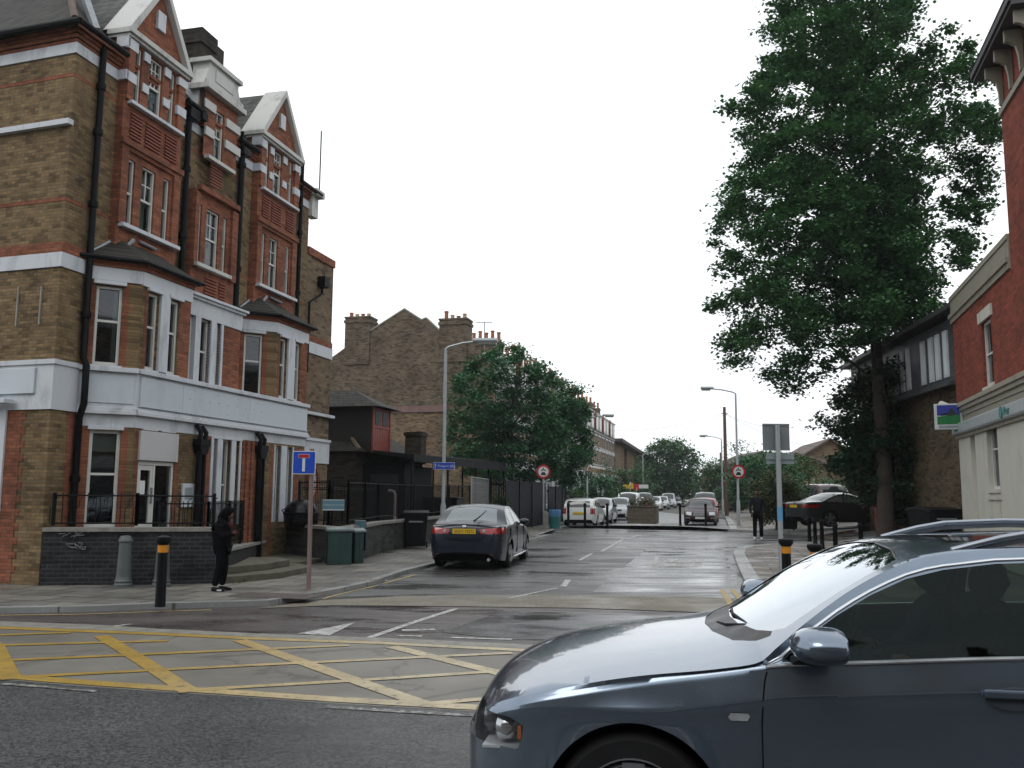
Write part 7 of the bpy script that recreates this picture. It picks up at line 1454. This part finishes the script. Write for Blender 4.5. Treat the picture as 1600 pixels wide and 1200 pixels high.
        # headlamp internals
        m = MB(); m.M = T(.30, s*.745, .615) @ Matrix.Rotation(s*radians(35), 4, 'Z') @ Matrix.Rotation(-pi/2, 4, 'Y'); m.lathe([(.02, -.02), (.045, -.005), (.058, .03), (.062, .06)], 20, cap=False); m.build('reflector', CHROME, t, smooth=True)
        m = MB(); m.M = T(.19, s*.61, .615) @ Matrix.Rotation(-pi/2, 4, 'Y'); m.lathe([(.02, -.02), (.045, -.005), (.055, .03), (.058, .06)], 20, cap=False); m.build('reflector', plain('dim_reflector', (.25, .27, .28), .2, metal=.8), t, smooth=True)
        m = MB(); m.box(.345, .362, s*.83, s*.80, .59, .64); m.build('indicator', plain('amber_lens', (.5, .12, .01), .2), t)
        m = MB(); m.box(.15, .40, s*.50, s*.79, .54, .55); m.box(.39, .42, s*.5, s*.82, .54, .68); m.build('lamp_bowl', plain('grey_lamp_bowl', (.42, .44, .46), .3), t)
    # wheels and wells
    for xc in (sp['xf'], sp['xr']):
        for s in (-1, 1):
            wheel(t, xc, s*(AW/2-.125), .325, .215, 5, 1 if s < 0 else -1, seg=48)
            m = MB(); Ra = .37; n = 20; pts = [(xc+Ra*cos(pi*(k-1)/(n-2)), .325+Ra*sin(pi*(k-1)/(n-2))) for k in range(n)]; yo, yi = s*(AW/2-.022), s*(AW/2-.34)
            m.add([(a, yo, b) for a, b in pts]+[(a, yi, b) for a, b in pts], [(k, k+1, n+1+k, n+k) for k in range(n-1)]); m.build('wheel_arch', UNDER, t)
    m = MB(); m.box(.3, 4.3, -.55, .55, .2, .55); m.box(1.25, 4.3, -.80, .80, .2, .42); m.box(.45, 1.28, -.62, .62, .5, .70); m.build('underbody', UNDER, t)
    DK = plain('dark_cabin_trim', (.018, .019, .021), .7, .2, spec=.2); SEAT = plain('dark_blue_seat_cloth', (.012, .018, .04), .9, .2, spec=.1)
    m = MB(); m.yprism([(1.20, .55), (1.22, .84), (1.45, .93), (1.68, .95), (1.78, .88), (1.75, .55)], -.76, .76); m.build('dashboard', DK, t, bev=.02)
    for s in (-1, 1): m = MB(); m.box(1.5, 4.1, s*.80, s*.76, .42, .93); m.build('door_card', DK, t)
    m = MB(); m.box(2.1, 3.6, -.35, .35, 1.375, 1.365); m.build('headlining', DK, t)
    for y in (-.37, .37):
        m = MB(); m.yprism([(1.90, .48), (1.92, .60), (2.15, .62), (2.42, .58), (2.46, .48)], y-.24, y+.24); m.build('seat_cushion', SEAT, t, bev=.04)
        m = MB(); m.yprism([(2.36, .58), (2.46, .60), (2.66, 1.09), (2.57, 1.10), (2.47, .97)], y-.23, y+.23); m.build('seat_back', SEAT, t, bev=.04)
        m = MB(); m.yprism([(2.57, 1.11), (2.66, 1.10), (2.70, 1.25), (2.62, 1.27)], y-.12, y+.12); m.build('headrest', SEAT, t, bev=.03)
    m = MB(); m.yprism([(3.3, .5), (3.6, .5), (3.85, 1.1), (3.72, 1.12)], -.65, .65); m.build('rear_seat', SEAT, t, bev=.04)
    m = MB(); m.M = T(1.90, .37, .86) @ Matrix.Rotation(radians(-62), 4, 'Y'); n = 24; m.tube([(.18*cos(2*pi*k/n), .18*sin(2*pi*k/n), 0) for k in range(n+1)], .014, 6); m.tube([(-.17, 0, 0), (0, 0, -.03), (.17, 0, 0)], .015, 6); m.tube([(0, 0, -.03), (0, -.17, 0)], .015, 6); m.build('steering_wheel', DK, t)
    # wipers in the scuttle
    m = MB(); m.tube([(1.40, -.60, .995), (1.35, -.30, 1.012), (1.31, .0, 1.02)], .007, 6); m.tube([(1.24, -.02, .975), (1.27, -.2, .99), (1.345, -.33, 1.01)], .006, 6); m.tube([(1.31, .05, 1.02), (1.35, .35, 1.0), (1.40, .55, .995)], .007, 6); m.build('wiper', TRIM, t)
    m = MB(); m.tube([(2.0, 0, 1.371), (1.985, -.35, 1.362), (1.955, -.575, 1.325)], .005, 5); m.build('roof_seal', TRIM, t)
    for c in [o for o in S.objects if o.parent == t and o.type == 'MESH' and o.name.split('.')[0] not in ('wheel', 'wheel_arch', 'underbody')]:
        for v in c.data.vertices:
            if v.co.x < .46: v.co.x = .46-(.46-v.co.x)*.80
    return t
def cabY(x, z):
    zs_, ze_ = pchip(sa['belt'])(x), pchip(sa['edge'])(x); w = AW/2*pchip(sa['plan'])(x); ys = w-.30*max(0, zs_-sa['creasef'](x))-.0
    hh = ze_-zs_; we = w-.02-sa['tum']*hh if hh > .02 else w-.05
    t = max(0, min(1, (z-zs_-.012)/max(.01, ze_-zs_-.012))); return ys-.012+(we-ys+.012)*(t-.10*t*(1-t))
AUDI = audi()
# ---------------------------------------------------------------- people
def skin(name, nodes, edges, mat, par, sub=2, root=0):
    """one continuous surface grown round a jointed skeleton: nodes (x,y,z,rx[,ry])"""
    me = bpy.data.meshes.new(name); me.from_pydata([n[:3] for n in nodes], edges, []); o = bpy.data.objects.new(name, me); S.collection.objects.link(o)
    m = o.modifiers.new('skin', 'SKIN'); sd = o.modifiers.new('sub', 'SUBSURF'); sd.levels = sub; sd.render_levels = sub
    for i, n in enumerate(nodes): sv = me.skin_vertices[0].data[i]; sv.radius = (n[3], n[4] if len(n) > 4 else n[3]); sv.use_root = (i == root)
    dg = bpy.context.evaluated_depsgraph_get(); dg.update(); m2 = bpy.data.meshes.new_from_object(o.evaluated_get(dg)); bpy.data.objects.remove(o)
    m2.materials.clear(); m2.materials.append(mat); m2.polygons.foreach_set('use_smooth', [True]*len(m2.polygons)); o = bpy.data.objects.new(name, m2); S.collection.objects.link(o); o.parent = par; return o
def head_verts(c, s, yaw=0., pitch=0.):
    """head with brow, nose, mouth, chin and ears; c centre, s half height, facing +x"""
    vs = []; fs = []; nu, nv = 28, 20; R_ = Matrix.Rotation(yaw, 3, 'Z') @ Matrix.Rotation(pitch, 3, 'Y')
    for j in range(nv+1):
        ph = -pi/2+pi*j/nv
        for i in range(nu):
            th = 2*pi*i/nu; x, y, z = cos(ph)*cos(th)*.80, cos(ph)*sin(th)*.66, sin(ph)
            if z < 0: k = 1+z*.28; x = x*k+.05*-z; y *= k
            f = max(0, cos(th))**6
            x += f*(.20*math.exp(-((z+.10)/.13)**2)*(1 if abs(sin(th)) < .22 else .15)+.05*math.exp(-((z-.16)/.1)**2)-.05*math.exp(-((z-.03)/.07)**2)*(1 if .2 < abs(sin(th)) < .5 else 0)+.06*math.exp(-((z+.38)/.06)**2)+.05*math.exp(-((z+.72)/.15)**2))
            y += (.13 if y > 0 else -.13)*math.exp(-((abs(th if th < pi else 2*pi-th)-1.7)/.14)**2)*math.exp(-((z+.05)/.22)**2)
            vs.append(Vector(c)+R_ @ Vector((x, y, z))*s)
    for j in range(nv):
        for i in range(nu): fs.append((j*nu+i, j*nu+(i+1) % nu, (j+1)*nu+(i+1) % nu, (j+1)*nu+i))
    return vs, fs
def hand(par, w, d, up, mat, s=1.):
    """palm with four bent fingers and a thumb leaving its side; w wrist, d direction, up palm normal"""
    w = Vector(w); d = Vector(d).normalized(); up = Vector(up); up = (up-d*up.dot(d)).normalized(); sd = d.cross(up); m = MB(); L = .085*s
    P = lambda a, b, c: tuple(w+d*a*s+sd*b*s+up*c*s)
    m.tube([P(0, 0, 0), P(.03, 0, .002), P(.08, 0, 0)], [.022*s, .034*s, .034*s], 10)
    for b, l in ((-.027, .055), (-.009, .068), (.009, .064), (.026, .05)): m.tube([P(.075, b, 0), P(.075+l*.45, b*1.05, -.006), P(.075+l*.8, b*1.05, -.024), P(.075+l*.9, b, -.042)], [.009*s, .0085*s, .008*s, .006*s], 7)
    m.tube([P(.02, -.028, 0), P(.045, -.052, -.008), P(.075, -.056, -.02)], [.012*s, .010*s, .008*s], 7); return m.build('hand', mat, par, smooth=True, ang=180)
BLK = plain('black_cloth', (.0045, .0045, .006), .9, .35, 6, spec=.06); BLK2 = plain('black_trouser_cloth', (.0045, .005, .007), .9, .3, 6, spec=.06); SKN = plain('brown_skin', (.11, .052, .034), .55, .1, 9); SKP = plain('pale_skin', (.30, .16, .11), .55, .1, 9); NAVYC = plain('charcoal_jacket', (.010, .012, .019), .85, .3, 6, spec=.2)
p1 = thing('person', 'person in black hooded coat and trousers standing side on, head bowed over the hands', 'person', (*G(345, 924, PAV).xy, PAV+.002)); p1.scale = (.80, .80, .80)
skin('trousers', [(0, 0, .92, .15, .13), (0, .09, .84, .105), (.03, .10, .47, .078), (-.02, .105, .10, .072), (0, -.09, .84, .105), (-.03, -.10, .47, .078), (-.10, -.105, .10, .072)], [(0, 1), (1, 2), (2, 3), (0, 4), (4, 5), (5, 6)], BLK2, p1)
skin('coat', [(0, 0, .80, .23, .20), (-.02, 0, 1.02, .23, .20), (-.06, 0, 1.24, .225, .20), (-.05, 0, 1.38, .16, .17), (.03, 0, 1.47, .10, .10), (-.05, .17, 1.34, .10), (.04, .24, 1.12, .085), (.20, .10, 1.18, .06), (-.05, -.17, 1.34, .10), (.03, -.24, 1.10, .085), (.20, -.10, 1.16, .06)], [(0, 1), (1, 2), (2, 3), (3, 4), (3, 5), (5, 6), (6, 7), (3, 8), (8, 9), (9, 10)], BLK, p1)
skin('hood', [(-.05, 0, 1.36, .12, .13), (-.01, 0, 1.50, .135, .13), (.05, 0, 1.60, .15, .14), (.135, 0, 1.60, .12, .12), (.175, 0, 1.575, .085, .10)], [(0, 1), (1, 2), (2, 3), (3, 4)], BLK, p1)
vs, fs = head_verts((.10, 0, 1.525), .098, 0, .6); m = MB(); m.add([tuple(v) for v in vs], fs); m.build('head', SKN, p1, smooth=True, ang=180)
hand(p1, (.20, .08, 1.18), (.55, -.45, .25), (0, .4, 1), plain('reddish_gloves', (.10, .02, .02), .8, .3)); hand(p1, (.20, -.08, 1.16), (.55, .45, .28), (0, -.4, 1), bpy.data.materials['reddish_gloves'])
m = MB(); m.M = T(.29, 0, 1.235) @ Matrix.Rotation(-.6, 4, 'Y'); m.box(-.06, .06, -.035, .035, -.006, .006); m.build('phone', BLACKP, p1)
skin('scarf', [(.12, 0, 1.42, .055, .07), (.14, 0, 1.34, .05, .06), (.145, 0, 1.27, .035, .05)], [(0, 1), (1, 2)], plain('dark_red_scarf', (.075, .012, .014), .9, .3), p1)
for s_, x in ((1, 0), (-1, -.08)):
    skin('shoe', [(x-.09, s_*.105, .055, .045, .05), (x+.03, s_*.105, .05, .045, .045), (x+.13, s_*.11, .04, .038, .035), (x+.19, s_*.11, .03, .022, .025)], [(0, 1), (1, 2), (2, 3)], BLACKP, p1); 
m = MB(); m.box(-.03, .06, -.160, -.150, .02, .05); m.build('shoe_flash', SW, p1)
p2 = thing('person', 'man in a charcoal jacket, black trousers and white shoes standing before the hedge', 'person', (D(1183, 771, 33.6).x, 33.6, .005), -pi/2+radians(-14)); p2.scale = (1.06, 1.0, 1.06)
skin('trousers', [(0, 0, .95, .125, .15), (0, .10, .86, .10), (.03, .115, .48, .082), (.0, .12, .10, .075), (0, -.10, .86, .10), (-.02, -.11, .48, .082), (-.05, -.12, .10, .075)], [(0, 1), (1, 2), (2, 3), (0, 4), (4, 5), (5, 6)], BLK2, p2)
skin('jacket', [(0, 0, .92, .13, .19), (0, 0, 1.08, .13, .18), (-.01, 0, 1.30, .135, .20), (0, 0, 1.43, .10, .13), (.0, 0, 1.50, .07, .07), (0, .20, 1.40, .075), (-.01, .28, 1.14, .06), (.12, .24, .93, .048), (0, -.20, 1.40, .075), (-.01, -.28, 1.14, .06), (.10, -.24, .92, .048)], [(0, 1), (1, 2), (2, 3), (3, 4), (3, 5), (5, 6), (6, 7), (3, 8), (8, 9), (9, 10)], NAVYC, p2)
vs, fs = head_verts((.02, 0, 1.645), .118, 0, .08); m = MB(); m.add([tuple(v) for v in vs], fs); hd_ = m.build('head', SKN, p2, smooth=True, ang=180)
skin('neck', [(0, 0, 1.48, .06), (.005, 0, 1.56, .058)], [(0, 1)], SKN, p2)
vs, fs = head_verts((.008, 0, 1.665), .122, 0, -.1); n_ = [f for f in fs if sum(vs[i].z for i in f)/4 > 1.70 or (sum(vs[i].z for i in f)/4 > 1.62 and sum(vs[i].x for i in f)/4 < -.0)]; m = MB(); m.add([tuple(v) for v in vs], n_); m.build('hair', BLK, p2, smooth=True, ang=180)
hand(p2, (.12, .24, .94), (.35, -.3, -.8), (1, 0, 0), SKN); hand(p2, (.10, -.24, .93), (.35, .3, -.8), (1, 0, 0), SKN)
for s_, x in ((1, .01), (-1, -.04)): skin('shoe', [(x-.08, s_*.12, .055, .048, .05), (x+.04, s_*.12, .05, .048, .05), (x+.15, s_*.125, .04, .04, .042), (x+.20, s_*.125, .03, .025, .03)], [(0, 1), (1, 2), (2, 3)], SW, p2)
def seated(label, x, y, skinm, cloth, hairm, turn):
    t = thing('person', label, 'person', AUDI.matrix_basis @ Vector((x, y, 0)), 0); t.rotation_euler = (0, 0, AUDI.rotation_euler.z+pi)
    skin('body', [(0, 0, .68, .15, .16), (-.03, 0, .84, .13, .16), (-.05, 0, 1.02, .13, .18), (-.05, 0, 1.10, .06, .07), (-.05, .17, 1.03, .06), (.05, .22, .83, .05), (.28, .14, .85, .036), (-.05, -.17, 1.03, .06), (.05, -.22, .83, .05), (.28, -.14, .85, .036), (.35, .10, .72, .08), (.6, .10, .55, .06), (.35, -.10, .72, .08), (.6, -.10, .55, .06)], [(0, 1), (1, 2), (2, 3), (2, 4), (4, 5), (5, 6), (2, 7), (7, 8), (8, 9), (0, 10), (10, 11), (0, 12), (12, 13)], cloth, t)
    skin('neck', [(-.045, 0, 1.07, .05), (-.03, 0, 1.15, .048)], [(0, 1)], skinm, t)
    vs, fs = head_verts((-.01, 0, 1.215), .105, turn, .05); m = MB(); m.add([tuple(v) for v in vs], fs); m.build('head', skinm, t, smooth=True, ang=180)
    vs, fs = head_verts((-.022, 0, 1.23), .110, turn, -.1); d = Vector((cos(turn), sin(turn), 0)); c0_ = Vector((-.022, 0, 0)); n_ = [f for f in fs if sum(vs[i].z for i in f)/4 > 1.265 or sum((vs[i]-c0_).dot(d)-0 for i in f)/4 < -.01]; m = MB(); m.add([tuple(v) for v in vs], n_); m.build('hair', hairm, t, smooth=True, ang=180)
    hand(t, (.28, .14, .85), (1, -.2, 0), (0, 0, 1), skinm); hand(t, (.28, -.14, .85), (1, .2, 0), (0, 0, 1), skinm)
seated('passenger behind the near side window of the silver blue car, face turned out', 2.36, -.37, SKP, BLK, plain('dark_brown_hair', (.02, .012, .008), .7), .9)
seated('driver in a dark blue top at the far side of the silver blue car', 2.33, .37, SKN, plain('dark_blue_top', (.012, .022, .06), .9), BLK, 0.)
# ---------------------------------------------------------------- separate pieces of trim become parts of their own
def autosplit(root, limit=16):
    for o in [c for c in S.objects if c.parent == root and c.type == 'MESH' and c.name.split('.')[0] not in ('wall', 'gable_bay_wall', 'fixing_holes', 'ground_floor_wall', 'bay_wall', 'lettering', 'drainpipe')]:
        me = o.data; par = list(range(len(me.vertices)))
        if me.users > 1 or len(me.vertices) > 3000: continue
        def find(a):
            while par[a] != a: par[a] = par[par[a]]; a = par[a]
            return a
        for p in me.polygons:
            v = list(p.vertices)
            for b in v[1:]: par[find(b)] = find(v[0])
        comp = {}
        for v in me.vertices: comp.setdefault(find(v.index), []).append(v.index)
        bx = [[[min(me.vertices[i].co[k] for i in c) for k in range(3)], [max(me.vertices[i].co[k] for i in c) for k in range(3)], set(c)] for c in comp.values()]
        ch = True
        while ch:
            ch = False
            for i in range(len(bx)):
                for j in range(i+1, len(bx)):
                    if all(bx[i][0][k] < bx[j][1][k]+.045 and bx[j][0][k] < bx[i][1][k]+.045 for k in range(3)):
                        bx[i] = [[min(bx[i][0][k], bx[j][0][k]) for k in range(3)], [max(bx[i][1][k], bx[j][1][k]) for k in range(3)], bx[i][2] | bx[j][2]]; bx.pop(j); ch = True; break
                if ch: break
        if not 1 < len(bx) <= limit: continue
        for b in bx[1:]:
            bm = bmesh.new(); bm.from_mesh(me); bm.verts.ensure_lookup_table(); bmesh.ops.delete(bm, geom=[v for v in bm.verts if v.index not in b[2]], context='VERTS')
            m2 = bpy.data.meshes.new(me.name); bm.to_mesh(m2); bm.free()
            for m_ in me.materials: m2.materials.append(m_)
            n_ = bpy.data.objects.new(o.name.split('.')[0], m2); S.collection.objects.link(n_); n_.parent = root
            for md in o.modifiers:
                if md.type == 'BEVEL': q = n_.modifiers.new('bevel', 'BEVEL'); q.width = md.width; q.segments = 2; q.limit_method = 'ANGLE'
        keep = bx[0][2]; bm = bmesh.new(); bm.from_mesh(me); bm.verts.ensure_lookup_table(); bmesh.ops.delete(bm, geom=[v for v in bm.verts if v.index not in keep], context='VERTS'); bm.to_mesh(me); bm.free()
for r_ in (lb, rbd, bw, h0, cq, cn): autosplit(r_)
# ---------------------------------------------------------------- damp air
m, n, p = newmat('damp_air'); n.nodes.remove(p); pv = n.nodes.new('ShaderNodeVolumePrincipled'); pv.inputs['Density'].default_value = .00035; pv.inputs['Color'].default_value = (.90, .96, 1, 1); pv.inputs['Anisotropy'].default_value = .3
n.links.new(pv.outputs[0], n.nodes['Material Output'].inputs['Volume'])
m_ = MB(); m_.box(-70, 110, -30, 330, -1.2, 24); hz_ = m_.build('haze', m); hz_['kind'] = 'stuff'
S.cycles.volume_bounces = 1
